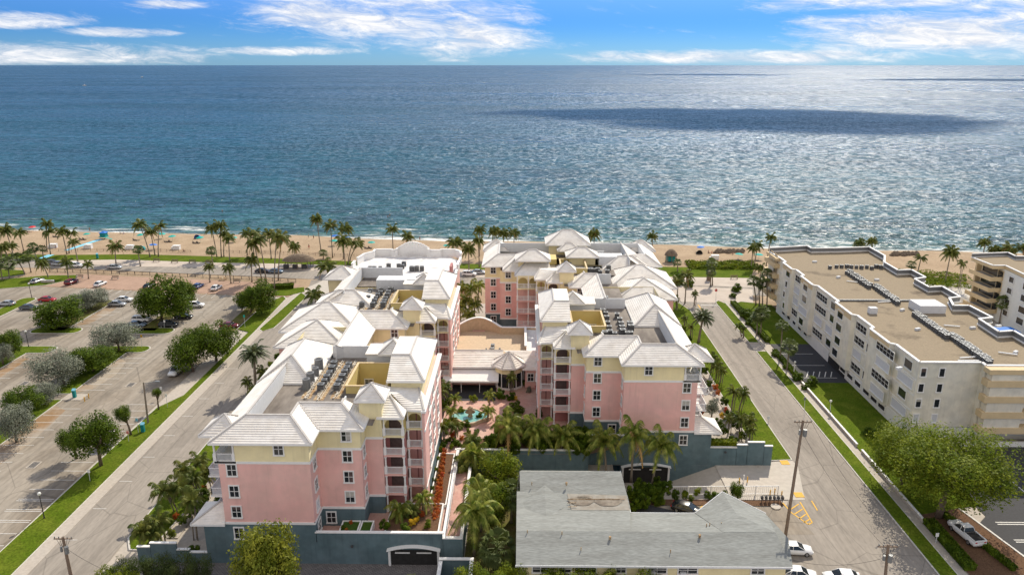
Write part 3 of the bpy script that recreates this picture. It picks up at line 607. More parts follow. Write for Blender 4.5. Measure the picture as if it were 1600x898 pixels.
# ================================================================ the pink condominium wings
def wing(parent, X0, mx, Y0, first, link_len=30.5, bays=True):
    cc = 15.2 if first == 'B2' else 12.0
    T = lambda p: (X0+p[0]*mx, Y0+p[1], p[2])
    W = Walls(T, parent); base = 0.0 if first == 'A' else (-3.45 if first == 'B' else 3.4)
    # main block footprints
    low = [(0,0 if not first.endswith('2') else 3.7),(12,0 if not first.endswith('2') else 3.7),(12,3.8),(17.9,3.8),(17.9,6.9),(20.2,6.9),(20.2,11.8),(20.2,29.5),(0,29.5)]
    W.get('teal').prism(low, base, 6.4, False)
    W.get('pink').prism(low, 6.4, 15.5, False)
    up = [(2.3,0 if not first.endswith('2') else 3.7),(12,0 if not first.endswith('2') else 3.7),(12,3.8),(17.9,3.8),(17.9,6.9),(20.2,6.9),(20.2,11.8),(20.2,29.5),(0,29.5),(0,5.2),(2.3,5.2)]
    W.get('yellow').prism(up, 15.5, 18.45, False)
    face = [(0,0),(12,0),(12,3.8),(17.9,3.8),(17.9,6.9),(20.2,6.9)]
    if first.endswith('2'): face = face[2:]
    else: face[0] = (-.35,0)
    W.band(face, 15.35); W.band(face, 6.3); W.band([(0,0),(0,29)], 6.3); W.band([(-.0,0),(0,29)], 15.35)
    # stair tower
    W.get('yellow').prism([(17.25,6.85),(20.35,6.85),(20.35,10),(17.25,10)], 18.4, 21.2, False)
    if first != 'B2':
        # east wing block beyond the bays
        W.get('teal').prism([(20.2,11.8),(25.9,11.8),(25.9,30.5),(20.2,30.5)], 3.4, 6.4, False)
        W.get('pink').prism([(20.2,11.8),(25.9,11.8),(25.9,30.5),(20.2,30.5)], 6.4, 15.5, False)
        W.get('pink').prism([(25.55,9.1),(25.9,9.1),(25.9,11.8),(25.55,11.8)], 3.4, 18.3, True)
        W.get('pink').prism([(25.0,11.8),(25.9,11.8),(25.9,30.5),(25.0,30.5)], 15.5, 18.3, True)
        W.get('yellow').prism([(20.6,13.4),(25.0,13.4),(25.0,30),(20.6,30)], 15.5, 21.3, False)
        W.band([(25.8,9.1),(25.8,30.5)], 18.35, .3, .35)
        for z in (6.3, 15.35): W.band([(25.9,9.1),(25.9,30.5)], z)
    W.done()
    second = first in ('A2','B2')
    # flat roof with the open light well
    fr = MB(T); z = 18.2; wx0,wx1,wy0,wy1 = 13.7,19.4,15.4,24.0
    for a,b,c,d in ((3.2,wx0,3.2 if first in ('A','B') else 14,31),(wx1,20.6,8,31),(wx0,wx1,5,wy0),(wx0,wx1,wy1,31)): fr.poly([(a,c,z),(b,c,z),(b,d,z),(a,d,z)])
    fo = fr.build('flat_roof', 'flat_roof', parent, fix=False)
    well = MB(T)
    for a,b,c,d in ((wx0-.2,wx0,wy0-.2,wy1+.2),(wx1,wx1+.2,wy0-.2,wy1+.2),(wx0,wx1,wy0-.2,wy0),(wx0,wx1,wy1,wy1+.2)): well.box(a,b,c,d,11,19.4)
    well.poly([(wx0,wy0,11.5),(wx1,wy0,11.5),(wx1,wy1,11.5),(wx0,wy1,11.5)])
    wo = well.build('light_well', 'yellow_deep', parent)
    rim = MB(T)
    for a,b,c,d in ((wx0-.3,wx0+.05,wy0-.3,wy1+.3),(wx1-.05,wx1+.3,wy0-.3,wy1+.3),(wx0+.05,wx1-.05,wy0-.3,wy0+.05),(wx0+.05,wx1-.05,wy1-.05,wy1+.3)): rim.box(a,b,c,d,19.4,19.52)
    rim.build('coping', 'tan', wo)
    window(wo, T, 15.1, wy1-.02, 16.3, 'v', -1, 1.2, .7)
    # parapets round the plant roof (painted white inside)
    pp = MB(T)
    if second: pp.box(3.0,3.25,19.5,37,18.2,20.55); 0
    else: pp.box(3.0,3.25,3.0,20,18.2,20.55); pp.box(3.2,9,3.0,3.25,18.2,20.5); pp.box(8.8,9,3.2,7,18.2,20.5)
    if 1: pp.box(9,15,6.8,7,18.2,20.5); pp.box(14.8,15,7,9.5,18.2,20.5)
    for i_ in range(len(pp.f)//6):
        q_ = MB(); q_.v = pp.v[i_*8:i_*8+8]; q_.f = [tuple(k_-i_*8 for k_ in f_) for f_ in pp.f[i_*6:i_*6+6]]; q_.build('parapet', 'white_dull', parent)
    pp = MB(T); pp.box(8.2,14.2,29.3,29.55,18.2,20.3); pp.build('parapet', 'white_dull', parent)
    # sloped tile roofs
    r = Roof(T, parent)
    E = [(-.7,29.5),(-.7,-.7),(12.6,-.7),(12.6,3.2),(18.5,3.2),(18.5,8.2)]
    I = [(3.1,29.5),(3.1,3.1),(9.0,3.1),(9.0,6.9),(14.9,6.9),(14.9,8.2)]
    if second:
        r.mansard([(cc+.6,3.2),(18.5,3.2),(18.5,8.2)], [(cc-3.0,6.8),(14.9,6.9),(14.9,8.2)], 18.45, 20.65, (1,0))
        r.face((-.7,37,18.45),(-.7,17,18.45),(3.1,19.5,20.65),(3.1,37,20.65)); r.cap((3.1,19.5,20.65),(3.1,37,20.65))
    else:
        r.mansard(E[1:3]+E[3:], I[1:3]+I[3:], 18.45, 20.65, (1,0))
        r.face((-.7,29.5,18.45),(-.7,-.7,18.45),(3.1,3.1,20.65),(3.1,29.5,20.65)); r.cap((3.1,3.1,20.65),(3.1,20,20.65))
    # closing piece between tower and the A2 slope
    r.face((18.5,8.2,18.45),(17.3,8.2,18.45),(14.9,8.2,20.65),(14.9,8.2,20.65))
    r.done()
    for args in (((-2.6,2.7,1.0,6.2,18.6,1.9),) if not second else ())+((17.0-.2,20.9,6.25,10.6,21.2,1.7),):
        r = Roof(T, parent); r.hip(*args); r.done()
    if not second:
        r = Roof(T, parent)  # big cross hip on the street side
        r.hip(-.8, 7.8, 18.2, 34.2, 18.5, 2.9); r.done()
    # wing hip and roofs over the balcony bays
    r = Roof(T, parent)
    if first != 'B2': r.face((20.1,12.8,21.3),(25.5,12.8,21.3),(22.9,17.6,23.5),(20.1,17.6,23.5),(0,1)); r.face((25.5,12.8,21.3),(25.5,30,21.3),(22.9,25.4,23.5),(22.9,17.6,23.5)); r.face((25.5,30,21.3),(20.1,30,21.3),(20.1,25.4,23.5),(22.9,25.4,23.5),(1,0)); r.face((20.1,30,21.3),(20.1,12.8,21.3),(20.1,17.6,23.5),(20.1,25.4,23.5)); r.r.poly([(20.1,17.6,23.5),(22.9,17.6,23.5),(22.9,25.4,23.5),(20.1,25.4,23.5)]); r.cap((22.9,17.6,23.5),(22.9,25.4,23.5)); r.cap((20.1,17.6,23.5),(22.9,17.6,23.5))
    r.done()
    r = Roof(T, parent); r.face((19.6,6.7,18.5),(23.3,6.7,18.5),(21.0,10.3,20.2),(20.3,10.3,20.2),(0,1)); r.face((23.3,6.7,18.5),(23.3,9.3,18.5),(21.0,10.3,20.2),None); r.face((23.3,9.3,18.5),(25.9,9.0,18.5),(24.6,13.4,20.0),(21.0,11.0,20.2),(0,1)); r.face((25.9,9.0,18.5),(25.9,13.0,18.5),(24.6,13.4,20.0)); r.r.poly([(21.0,10.3,20.2),(21.0,11.0,20.2),(24.6,13.4,20.0),(20.3,13.4,20.2),(20.3,10.3,20.2)])
    r.done()
    # lift house
    if first != 'B2':
      lh = MB(T); lh.box(14.6,17.2,25.6,30,18.2,20.3); lh.box(17.2,20.3,25.6,30,18.2,20.5); lh.build('lift_house', 'white_dull', parent)
      r = Roof(T, parent); r.hip(16.6,20.9,25.1,30.4,20.5,1.7); r.done()
      r = MB(T); r.box(14.4,16.6,25.4,30.2,20.3,20.45); r.build('roof_slab', 'tile', parent)
    # windows
    ws = ([] if second else [(8.1,0,WZ[4],'v',-1)])+[(16.0,3.8,WZ[4],'v',-1)]
    ws += ([] if second else [(1.7,0,z,'v',-1) for z in WZ[:4]]) + [(16.0,3.8,z,'v',-1) for z in WZ[1:4]] + [(13.2,3.8,WZ[0],'v',-1)]
    ws += ([] if second else [(12,1.9,z,'u',1) for z in WZ[:4]]) + [(17.9,5.4,z,'u',1) for z in WZ[1:4]]
    ws += [(0,v,z,'u',-1) for z in WZ[1:] for v in (9,14)]
    for i, (u,v,z,ax,sg) in enumerate(ws): window(parent, T, u, v, z, ax, sg, glass='shutter' if (first=='A' and u==12 and z==WZ[1]) else None, w=1.15, h=1.6)
    for z in (WZ[1:] if first != 'B2' else []):
        for v in (14.5, 19.5, 25): window(parent, T, 25.9, v, z if z<17 else 17.0, 'u', 1, w=1.6, h=1.9 if z<17 else 1.4)
    if not second:
        # corner loggia on the street side, top floor
        for u, v in ((-.35,.1),(2.1,.1),(-.35,5.0)): col = MB(T); col.box(u-.2,u+.2,v-.2,v+.2,15.5,16.6); col.cyl(u,v,16.6,18.2,.14,10); col.box(u-.2,u+.2,v-.2,v+.2,18.1,18.45); col.build('column', 'white', parent)
        col = MB(T); col.box(-.5,2.3,-.05,.2,18.15,18.44); col.box(-.55,-.3,0.21,5.2,18.15,18.44); col.build('beam', 'white', parent)
        sl = MB(T); sl.box(-.6,2.4,-.1,5.3,15.25,15.5); sl.build('balcony_floor', 'white', parent)
        railing(parent, T, [(2.0,.1),(-.35,.1),(-.35,5.0)], 15.5)
        # street side balconies below
        for k, z in enumerate(FL[:3]):
            sl = MB(T); sl.box(-2.2,0,1.5,6.0,z-.25,z); sl.build('balcony_floor', 'white', parent); railing(parent, T, [(0,1.6),(-2.1,1.6),(-2.1,5.9),(0,5.9)], z)
    if bays:
        # stacked balconies
        for name, (u0,u1,vf,vb) in dict(bay_one=(20.3,23.15,7.3,9.4), bay_two=(23.3,25.55,9.6,11.75)).items():
            inn = MB(T); fin = MB(T); col = MB(T); arch = MB(T)
            inn.box(u0,u1,vb,vb+.1,3.4,15.4); inn.box(u0-.08,u0,vf+.2,vb,3.4,15.4)
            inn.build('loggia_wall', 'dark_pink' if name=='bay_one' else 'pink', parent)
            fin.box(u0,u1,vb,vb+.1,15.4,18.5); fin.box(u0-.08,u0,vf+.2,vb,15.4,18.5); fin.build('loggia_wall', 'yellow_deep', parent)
            for i, z in enumerate(FL):
                s_ = MB(T); s_.box(u0-.05,u1+.05,vf-.08,vb,z-.28,z); s_.build('balcony_floor', 'pink' if i<3 else 'yellow', parent)
                railing(parent, T, [(u0+.25,vf+.05),(u1-.25,vf+.05)], z)
                d = MB(T); d.box(*((u0+.5,u1-.5) if name=='bay_one' else (u0+.95,u0+1.15)),vb-.04,vb,z,z+2.15); d.build('balcony_door', 'dark_brown' if name=='bay_one' else 'dark_pink', parent)
            for u in (u0+.12, u1-.12):
                col = MB(T)
                for z0 in [3.4]+FL:
                    zt = {3.4:6.1,6.4:9.2,9.5:12.2,12.5:15.2,15.5:18.4}[z0]
                    col.box(u-.2,u+.2,vf-.1,vf+.3,z0,z0+1.15 if z0>4 else z0+.5); col.cyl(u,vf+.1,z0+.5,zt,.13,8); col.box(u-.19,u+.19,vf-.09,vf+.29,zt-.15,zt)
                col.build('column', 'white', parent)
            # arched head of the top storey
            n = 10; ww = (u1-u0)/2-.3; cu = (u0+u1)/2; pts = [(u0,vf,18.5),(u0,vf,17.2)]+[(cu-ww*math.cos(math.pi*k/n), vf, 17.2+ww*.75*math.sin(math.pi*k/n)) for k in range(n+1)]+[(u1,vf,17.2),(u1,vf,18.5)]
            half = len(pts)//2
            for dv in (0,.25):
                q = [(p[0],p[1]+dv,p[2]) for p in pts]
                for k in range(1,len(q)-2): arch.poly([(q[k][0],q[k][1],18.5),q[k],q[k+1],(q[k+1][0],q[k+1][1],18.5)])
            for k in range(1,len(pts)-2):
                a, b = pts[k], pts[k+1]; arch.poly([a,b,(b[0],b[1]+.25,b[2]),(a[0],a[1]+.25,a[2])])
            arch.build('arch', 'yellow', parent)
    return T
condo_w = empty('condominium_block', (-27,86.6,0)); 
def P0(o):  # children are built in world space under an empty: undo the empty's offset
    for c in o.children:
        if c.parent is o: c.matrix_parent_inverse = Matrix.Translation(-Vector(o.location))
T_A = wing(condo_w, -39.4, 1, 86.6, 'A'); T_A2 = wing(condo_w, -39.4, 1, 126.6, 'A2')
tag(condo_w, 'pink and yellow condominium block on a grey green base, west of the fountain courtyard', 'building', 'pink condominium blocks')
condo_e = empty('condominium_block', (17,113.4,0))
T_B = wing(condo_e, 29.0, -1, 113.4, 'B'); T_B2 = wing(condo_e, 29.0, -1, 153.4, 'B2')
tag(condo_e, 'pink and yellow condominium block on a grey green base, east of the fountain courtyard', 'building', 'pink condominium blocks')
def spine(parent, T, c, vo):
    """the linking spine between the two wings and the street side lobby"""
    W = Walls(T, parent); sp = rect(0,c,29.5,43.8)
    W.get('teal').prism(sp, 3.4, 6.4, False); W.get('pink').prism(sp, 6.4, 15.5, False); W.get('yellow').prism(sp, 15.5, 18.45, False)
    lob1 = rect(-3.9,7.4,38.4+vo,48+vo); lob2 = rect(-5.2,8.4,45.6+vo,60+vo)
    for q in (lob1, lob2):
        W.get('pink').prism(q, 4.5, 16.6, False); W.get('teal').prism(q, 0, 4.5, False)
    W.band([(-3.9,38.4+vo),(7.4,38.4+vo)], 4.5); W.done()
    dk = MB(T); dk.poly([(7.6,30,18.18),(c+.1,30,18.18),(c+.1,47,18.18),(7.6,47,18.18)]); dk.poly([(8.6,47,18.18),(14,47,18.18),(14,70,18.18),(8.6,70,18.18)]); dk.build('flat_roof','flat_roof',parent,fix=False)
    r = Roof(T, parent); r.face((c+.6,31,18.45),(c+.6,43.2,18.45),(c-3.0,46.8,20.65),(c-3.0,28.6,20.65)); r.cap((c-3.0,28.6,20.65),(c-3.0,46.8,20.65)); r.done()
    b = MB(T); b.box(c-3.25,c-3.0,28.6,46.8,18.2,20.6); b.build('parapet','white_dull',parent)
    b = MB(T); b.add([(c-3.2,28.7,18.2),(c+.4,30.8,18.2),(c+.4,30.8,18.4),(c-3.0,28.6,20.6)],[(0,1,2,3)]); b.build('gable_wall','white_dull',parent,fix=False)
    r = Roof(T, parent); r.hip(-4.7,8.2,37.8+vo,51+vo,16.7,3.0); r.done()
    r = Roof(T, parent); r.hip(-6.0,9.2,45.0+vo,59.0+vo,17.0,3.7); r.done()
    r = Roof(T, parent); r.hip(-3.0,10.2,55.5+vo,65.5+vo,17.7,2.9); r.done()
    for u in (-2.2,1.2): window(parent, T, u, 38.4+vo, 13.4, 'v', -1, 1.4, 1.8)
spine(condo_w, T_A, 12.0, 0.0); spine(condo_e, T_B, 15.2, 2.5)
# low porch with a tiled hip at the street corner of each block
for par, T, zb in ((condo_w, T_A, 0.0), (condo_e, T_B, -3.45)):
    W = Walls(T, par); W.get('teal').prism(rect(-3.0,-.01,.02,4.4), zb, 6.1, False); W.done()
    r = Roof(T, par); r.face((-4.6,-.3,6.2),(.0,-.3,6.2),(.0,2.4,8.0),(-1.4,2.4,8.0),(1,0)); r.face((-4.6,5.1,6.2),(-4.6,-.3,6.2),(-1.4,2.4,8.0)); r.face((.0,5.1,6.2),(-4.6,5.1,6.2),(-1.4,2.4,8.0),(.0,2.4,8.0),(0,0)); r.r.poly([(-4.6,-.3,6.18),(0,-.3,6.18),(0,5.1,6.18),(-4.6,5.1,6.18)]); r.done()
    r = Roof(T, par); r.hip(-4.6,.2,9.5,14.5,9.2,1.7); r.done()
    W = Walls(T, par); W.get('pink').prism(rect(-3.8,0,10.2,13.8), 6.4, 9.1, False); W.get('teal').prism(rect(-3.8,0,10.2,13.8), 3.0, 6.4, False); W.done()
# ---- ocean end of the east block (U shaped, higher roofs round a plant deck)
TI = lambda p: p
W = Walls(TI, condo_e)
oc = [(-8.7,174.9),(-4.9,174.9),(-4.9,171),(-.9,171),(-.9,167.6),(6.8,167.6),(6.8,176),(33.4,176),(33.4,192.8),(-8.7,192.8)]
W.block(oc, 18.3)
W.band([(-8.7,192.8),(-8.7,174.9),(-4.9,174.9),(-4.9,171),(-.9,171),(-.9,169.2)], 15.35); W.band([(-8.7,192.8),(-8.7,174.9),(-4.9,174.9),(-4.9,171),(-.9,171)], 6.3)
W.get('yellow').prism(rect(-.6,6.2,171.2,176), 18.2, 21.2, False)
W.get('yellow').prism(rect(11.8,18.1,176.8,181.4), 18.2, 20.3, False)
W.get('yellow').prism(rect(7.2,17,187,194), 18.2, 21.0, False)
W.done()
r = Roof(TI, condo_e)
E = [(-9.4,193.6),(-9.4,174.2),(-4.3,174.2),(-4.3,170.3),(-.3,170.3)]; I = [(-5.6,189.7),(-5.6,177.9),(-1.0,177.9),(-1.0,174.2),(-.3,174.2)]
r.mansard(E, I, 18.4, 20.6, (0,0))
r.face((34.0,174.8,18.4),(34.0,193.6,18.4),(30.4,189.7,20.6),(30.4,178.4,20.6),(0,0)); r.face((25.4,174.8,18.4),(34,174.8,18.4),(30.4,178.4,20.6),(25.4,178.4,20.6),(0,1)); r.face((34,193.6,18.4),(-9.4,193.6,18.4),(-5.6,189.7,20.6),(30.4,189.7,20.6),(1,1))
r.done()
for a in ((-1.3,6.9,168.6,175.2,21.3,1.9),(11.0,18.9,176,182.2,20.3,1.8),(6.3,17.8,186,195,21.0,3.0),(-9.8,-3.2,188.6,195,18.8,2.3),(27.9,34.8,188.6,195,18.8,2.3),(9.2,15.2,183.6,188.6,20.0,1.6)):
    r = Roof(TI, condo_e); r.hip(*a); r.done()
r = Roof(TI, condo_e); r.face((-1.4,165.8,18.5),(7.4,165.8,18.5),(6.6,171.2,20.2),(1.0,171.2,20.2),(1,0)); r.face((-1.4,171.2,18.5),(-1.4,165.8,18.5),(1,171.2,20.2)); r.done()
pp = MB(); pp.box(-5.6,30.45,189.5,189.75,18.2,20.6); pp.box(-5.6,-5.35,178,189.6,18.2,20.6); pp.box(30.2,30.45,178.4,189.6,18.2,20.6); pp.build('parapet','white_dull',condo_e); pp = MB(); pp.box(9,17,170.2,170.4,18.2,19.3); pp.build('parapet','white_dull',condo_e)
pl = MB(); pl.poly([(-5.5,174,18.2),(30.3,174,18.2),(30.3,189.6,18.2),(-5.5,189.6,18.2)]); pl.build('flat_roof','flat_roof',condo_e,fix=False)
bx = MB(); bx.box(18.9,24.8,176.2,180,18.2,20.4); bx.build('lift_house','white_dull',condo_e)
tr_ = MB(); 
for a,b,c,d in ((6.9,8.7,177,182),): tr_.box(a,b,c,d,18.2,19.5)
tr_.build('light_well','yellow_deep',condo_e)
for u, v, zs in ((-6.7,174.9,WZ),(-3.0,171,WZ[1:])):
    for z in zs: window(condo_e, TI, u, v, z, 'v', -1)
for z in WZ[1:]:
    for v in (178,182,186,190): window(condo_e, TI, -8.7, v, z, 'u', -1, w=1.5)
window(condo_e, TI, 29.5, 174.8+1.2, 17.2, 'v', -1, 1.6, 1.6)
inn = MB(); inn.box(-.7,6.9,167.5,167.6,3.4,15.4); inn.build('loggia_wall','pink',condo_e)
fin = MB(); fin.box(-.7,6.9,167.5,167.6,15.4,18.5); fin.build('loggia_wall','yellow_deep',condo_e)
for i, z in enumerate(FL):
    s_ = MB(); s_.box(-.95,6.95,165.6,167.5,z-.28,z); s_.build('balcony_floor','pink' if i<3 else 'yellow',condo_e); railing(condo_e, TI, [(-.8,165.8),(6.8,165.8)], z)
for u in (-.8,1.75,4.3,6.8):
    col = MB()
    for z0, zt in ((6.4,9.2),(9.5,12.2),(12.5,15.2),(15.5,18.4)): col.box(u-.2,u+.2,165.6,166,z0,z0+1.15); col.cyl(u,165.8,z0+1,zt,.14,8)
    col.cyl(u,165.8,3.4,6.2,.2,8)
    col.build('column','white',condo_e)
arch = MB()
for c in (.48,3.02,5.55):
    q = [(c-1.28,17.1)]+[(c-1.05*math.cos(math.pi*k/10),17.1+.95*math.sin(math.pi*k/10)) for k in range(11)]+[(c+1.28,17.1)]
    for k in range(len(q)-1): arch.poly([(q[k][0],165.7,18.5),(q[k][0],165.7,q[k][1]),(q[k+1][0],165.7,q[k+1][1]),(q[k+1][0],165.7,18.5)])
arch.build('arch','yellow',condo_e, fix=False)
# ---- podium, courtyard walls and ramp
pod = empty('courtyard_podium', (-5,111,0)); tag(pod, 'grey green podium wall with white copings and planted terraces, between the two pink blocks', 'terrace wall')
b = MB()
b.prism([(-27.4,87.2),(-27.4,86.6),(-10.4,86.6),(-10.4,87.0),(-10.4,111),(11.3,111),(11.3,113.4),(17,113.4),(17,120),(9,140),(9,166),(-14,172),(-14,118),(-27.4,100)], 0, 3.4, False); b.build('base_wall','teal',pod)
b = MB(); b.poly([(x,y,3.4) for x,y in [(-27.4,86.8),(-10.6,86.8),(-10.6,110.8),(11.3,110.8),(17,113.4),(17,120),(9,140),(9,172),(-14,172),(-14,118),(-27.4,100)]]); b.build('terrace_floor','pink_patio',pod,fix=False)
b = MB(); b.box(-27.3,-10.4,86.6,86.85,3.4,4.85); b.box(-10.6,11.3,110.85,111.1,-1.2,4.0); b.box(11.3,17.4,113.1,113.35,3.4,5.6); b.build('parapet','teal',pod)
c = MB(); c.box(-27.5,-10.2,86.5,86.95,4.85,5.0); c.box(-10.8,11.5,110.75,111.2,4.0,4.15); c.box(11.3,17.4,113.0,113.45,5.6,5.75); c.build('coping','white',pod)
# walkway ramp along the west side of the garden
c = MB(); k = MB(); fl = MB()
for x in (-10.3,-7.9):
    k.prism([(x-.15,87),(x+.15,87),(x+.15,111),(x-.15,111)], -.2, 4.0, False); 
    c.box(x-.22,x+.22,86.9,111.2,4.0,4.15)
c.box(-10.5,-7.7,110.9,111.3,4.0,4.16)
fl.poly([(-10.15,87,3.1),(-8.05,87,3.1),(-8.05,110.9,3.5),(-10.15,110.9,3.5)])
k.box(-10.4,-7.8,86.7,87,-.1,4.0); c.box(-10.5,-7.7,86.6,87.1,4.0,4.14)
k.build('ramp_wall','teal',pod); c.build('coping','white',pod); fl.build('ramp_floor','pink_patio',pod,fix=False)
rb_ = MB(); rb_.bar((-9.9,88,4.6),(-9.9,110,4.9),.05); 
for i in range(9): rb_.bar((-9.9,88+i*2.75,3.3),(-9.9,88+i*2.75,4.7),.05)
rb_.build('handrail','white_dull',pod)
# service pen beside the garage entrance
pen = MB(); pen.box(-10.6,-6.2,84.4,84.7,0,2.4); pen.box(-6.5,-6.2,80,84.4,0,2.4); pen.box(-10.6,-10.3,76,84.4,0,2.2); o = pen.build('service_pen_wall','teal'); tag(o,'small walled bin pen with white copings at the bottom of the west ramp','wall')
c = MB(); c.box(-10.7,-6.1,84.3,84.8,2.4,2.52); c.box(-6.6,-6.1,79.9,84.29,2.4,2.52); c.box(-10.7,-10.2,76,84.29,2.2,2.32); c.build('coping','white',o)
# planters of the front terrace (between the block and the parapet)
def planter(x0,x1,y0,y1,z0,h,label,soil='mulch'):
    b = MB(); t = .18
    b.box(x0,x1,y0,y0+t,z0,z0+h); b.box(x0,x1,y1-t,y1,z0,z0+h); b.box(x0,x0+t,y0+t,y1-t,z0,z0+h); b.box(x1-t,x1,y0+t,y1-t,z0,z0+h)
    o = b.build('planter','white'); tag(o,label,'planter',None)
    s_ = MB(); s_.poly([(x0+t,y0+t,z0+h-.12),(x1-t,y0+t,z0+h-.12),(x1-t,y1-t,z0+h-.12),(x0+t,y1-t,z0+h-.12)]); s_.build('soil',soil,o,fix=False); return o
planter(-24.6,-22.0,87.0,90.2,3.4,1.0,'white rimmed planter with a small lawn bed, nearest the corner of the west block','grass_shade')
planter(-21.9,-20.2,87.0,90.2,3.4,1.0,'narrow white rimmed grass planter beside the terrace path of the west block','grass_shade')
planter(-18.4,-11.0,87.3,94.6,3.4,1.0,'large white rimmed planter of palms on the front terrace of the west block')
planter(-13.3,-10.7,95.0,110,3.4,.5,'long planting bed of red crotons beside the ramp')
# garage doors with arched hoods
def garage(parent_label, x0, x1, Y, z0, h):
    e = empty('garage_door', ((x0+x1)/2, Y, z0)); tag(e, parent_label, 'garage door', 'arched garage doors')
    d = MB(); d.box(x0,x1,Y-.06,Y-.01,z0,z0+h); d.build('opening','dark',e)
    a = MB(); n = 14; ww = (x1-x0)/2+.5; cx = (x0+x1)/2
    for k in range(n):
        t0 = -1+2*k/n; t1 = -1+2*(k+1)/n
        f = lambda t: z0+h+.12+.6*(1-t*t)
        a.add([(cx+t0*ww,Y-.7,f(t0)),(cx+t1*ww,Y-.7,f(t1)),(cx+t1*ww,Y-.01,f(t1)),(cx+t0*ww,Y-.01,f(t0)),(cx+t0*ww,Y-.7,f(t0)+.1),(cx+t1*ww,Y-.7,f(t1)+.1),(cx+t1*ww,Y-.01,f(t1)+.1),(cx+t0*ww,Y-.01,f(t0)+.1)],[(0,1,2,3),(4,5,6,7),(0,1,5,4),(2,3,7,6)])
    for x in (x0-.2,x1+.2): a.box(x-.15,x+.15,Y-.35,Y-.01,z0,z0+h+.2)
    a.build('arched_hood','white',e)
    l = MB(); 
    for x in (x0+(x1-x0)*.25, x0+(x1-x0)*.72): l.box(x-1,x+1,Y-.22,Y-.08,z0+h-.45,z0+h-.3)
    l.build('sign_strip','white',e)
    P0(e)
garage('arched garage entrance in the grey green wall at the front of the west block', -17.4, -11.2, 86.6, 0.02, 2.3)
garage('arched garage entrance at the bottom of the sunken drive of the east block', 17.6, 25.0, 113.4, -3.4, 3.0)
for x,y,z in ((-22.6,86.5,2.9),(34.5,113.3,2.6)):
    b = MB(); b.box(x-.15,x+.15,y-.2,y,z-.15,z+.15); tag(b.build('wall_lamp','ac_dark'),'small dark wall lamp on the grey green wall of the %s block'%('west' if x<0 else 'east'),'wall lamp')
for o in (condo_w, condo_e, pod): P0(o)
# stepped garden wall at the drive end of the east block, and its twin on the west
def stepwall(label, segs, Y):
    b = MB(); c = MB()
    for x0,x1,zt in segs: b.box(x0,x1,Y,Y+.3,-3.4 if x1<38 and x0>20 else -.2,zt); c.box(x0-.05,x1+.05,Y-.06,Y+.36,zt,zt+.13)
    o = b.build('garden_wall','teal'); tag(o,label,'wall'); c.build('coping','white',o)
stepwall('grey green garden wall stepping up and down beside the apron of the east drive', [(32.0,36.4,3.3),(36.45,38.2,3.8),(38.25,41.0,4.3),(41.05,42.4,3.6)], 113.42)
stepwall('grey green garden wall with stepped white coping at the south west corner', [(-52.0,-50.2,2.3),(-50.15,-46.6,2.9),(-46.55,-44.9,1.9),(-44.85,-42.4,1.5)], 86.7)
# ================================================================ clubhouse between the blocks
club = empty('clubhouse', (-5,140,3.4)); tag(club, 'low pink clubhouse with a glazed round turret behind the fountain courtyard', 'building')
W = MB(); W.prism([(-15.4,138.6),(-4.6,138.6),(-4.6,141),(.9,141),(.9,137.4),(4.9,137.4),(4.9,159),(-15.6,159)], 3.4, 7.6, False); W.build('wall','pink',club)
b = MB(); b.poly([(x,y,7.5) for x,y in ((-15.4,141.6),(4.6,141.6),(4.6,158.5),(-15.4,158.5))]); b.build('flat_roof','stone_cream',club,fix=False)
# curved rear parapet
b = MB(); c = MB(); prev = None
def ptop(x):
    t = (x+15.6)/20.5
    return 9.0 + (1.5*math.sin(math.pi*min(1,max(0,(t-.05)/.5))) if .05 < t < .55 else 0)
xs = [-15.6+i*.6 for i in range(35)]
def py(x): t = (x+15.6)/20.5; return 157+2.2*math.sin(math.pi*min(1,max(0,(t-.05)/.5)))*(1 if .05<t<.55 else 0)
for x0,x1 in zip(xs[:-1], xs[1:]):
    b.add([(x0,py(x0),7.3),(x1,py(x1),7.3),(x1,py(x1),ptop(x1)),(x0,py(x0),ptop(x0)),(x0,py(x0)+.35,7.3),(x1,py(x1)+.35,7.3),(x1,py(x1)+.35,ptop(x1)),(x0,py(x0)+.35,ptop(x0))],[(0,1,2,3),(4,5,6,7),(2,3,7,6)])
    c.bar((x0,py(x0)+.17,ptop(x0)+.04),(x1,py(x1)+.17,ptop(x1)+.04),.6,.16)
b.box(.9,1.2,145,157,7.3,9.2); c.box(.8,1.3,145,157,9.2,9.35)
b.build('parapet','stone_cream',club); c.build('coping','white',club)
b = MB(); b.poly([(1.2,142,8.6),(4.9,141,8.4),(4.9,158.5,8.4),(1.2,158.5,8.6)]); b.build('side_roof','white_dull',club,fix=False)
r = Roof(TI, club); r.face((-15.6,137.9,7.5),(-3.5,137.9,7.5),(-3.5,142.4,9.3),(-15.6,142.4,9.3)); r.cap((-15.6,142.4,9.3),(-3.5,142.4,9.3)); r.face((.3,136.8,7.5),(5.5,136.8,7.5),(3.6,142.4,9.3),(-3.5,142.4,9.3),(0,1)); r.face((5.5,136.8,7.5),(5.5,146,7.5),(3.6,145,9.3),(3.6,142.4,9.3)); r.done()
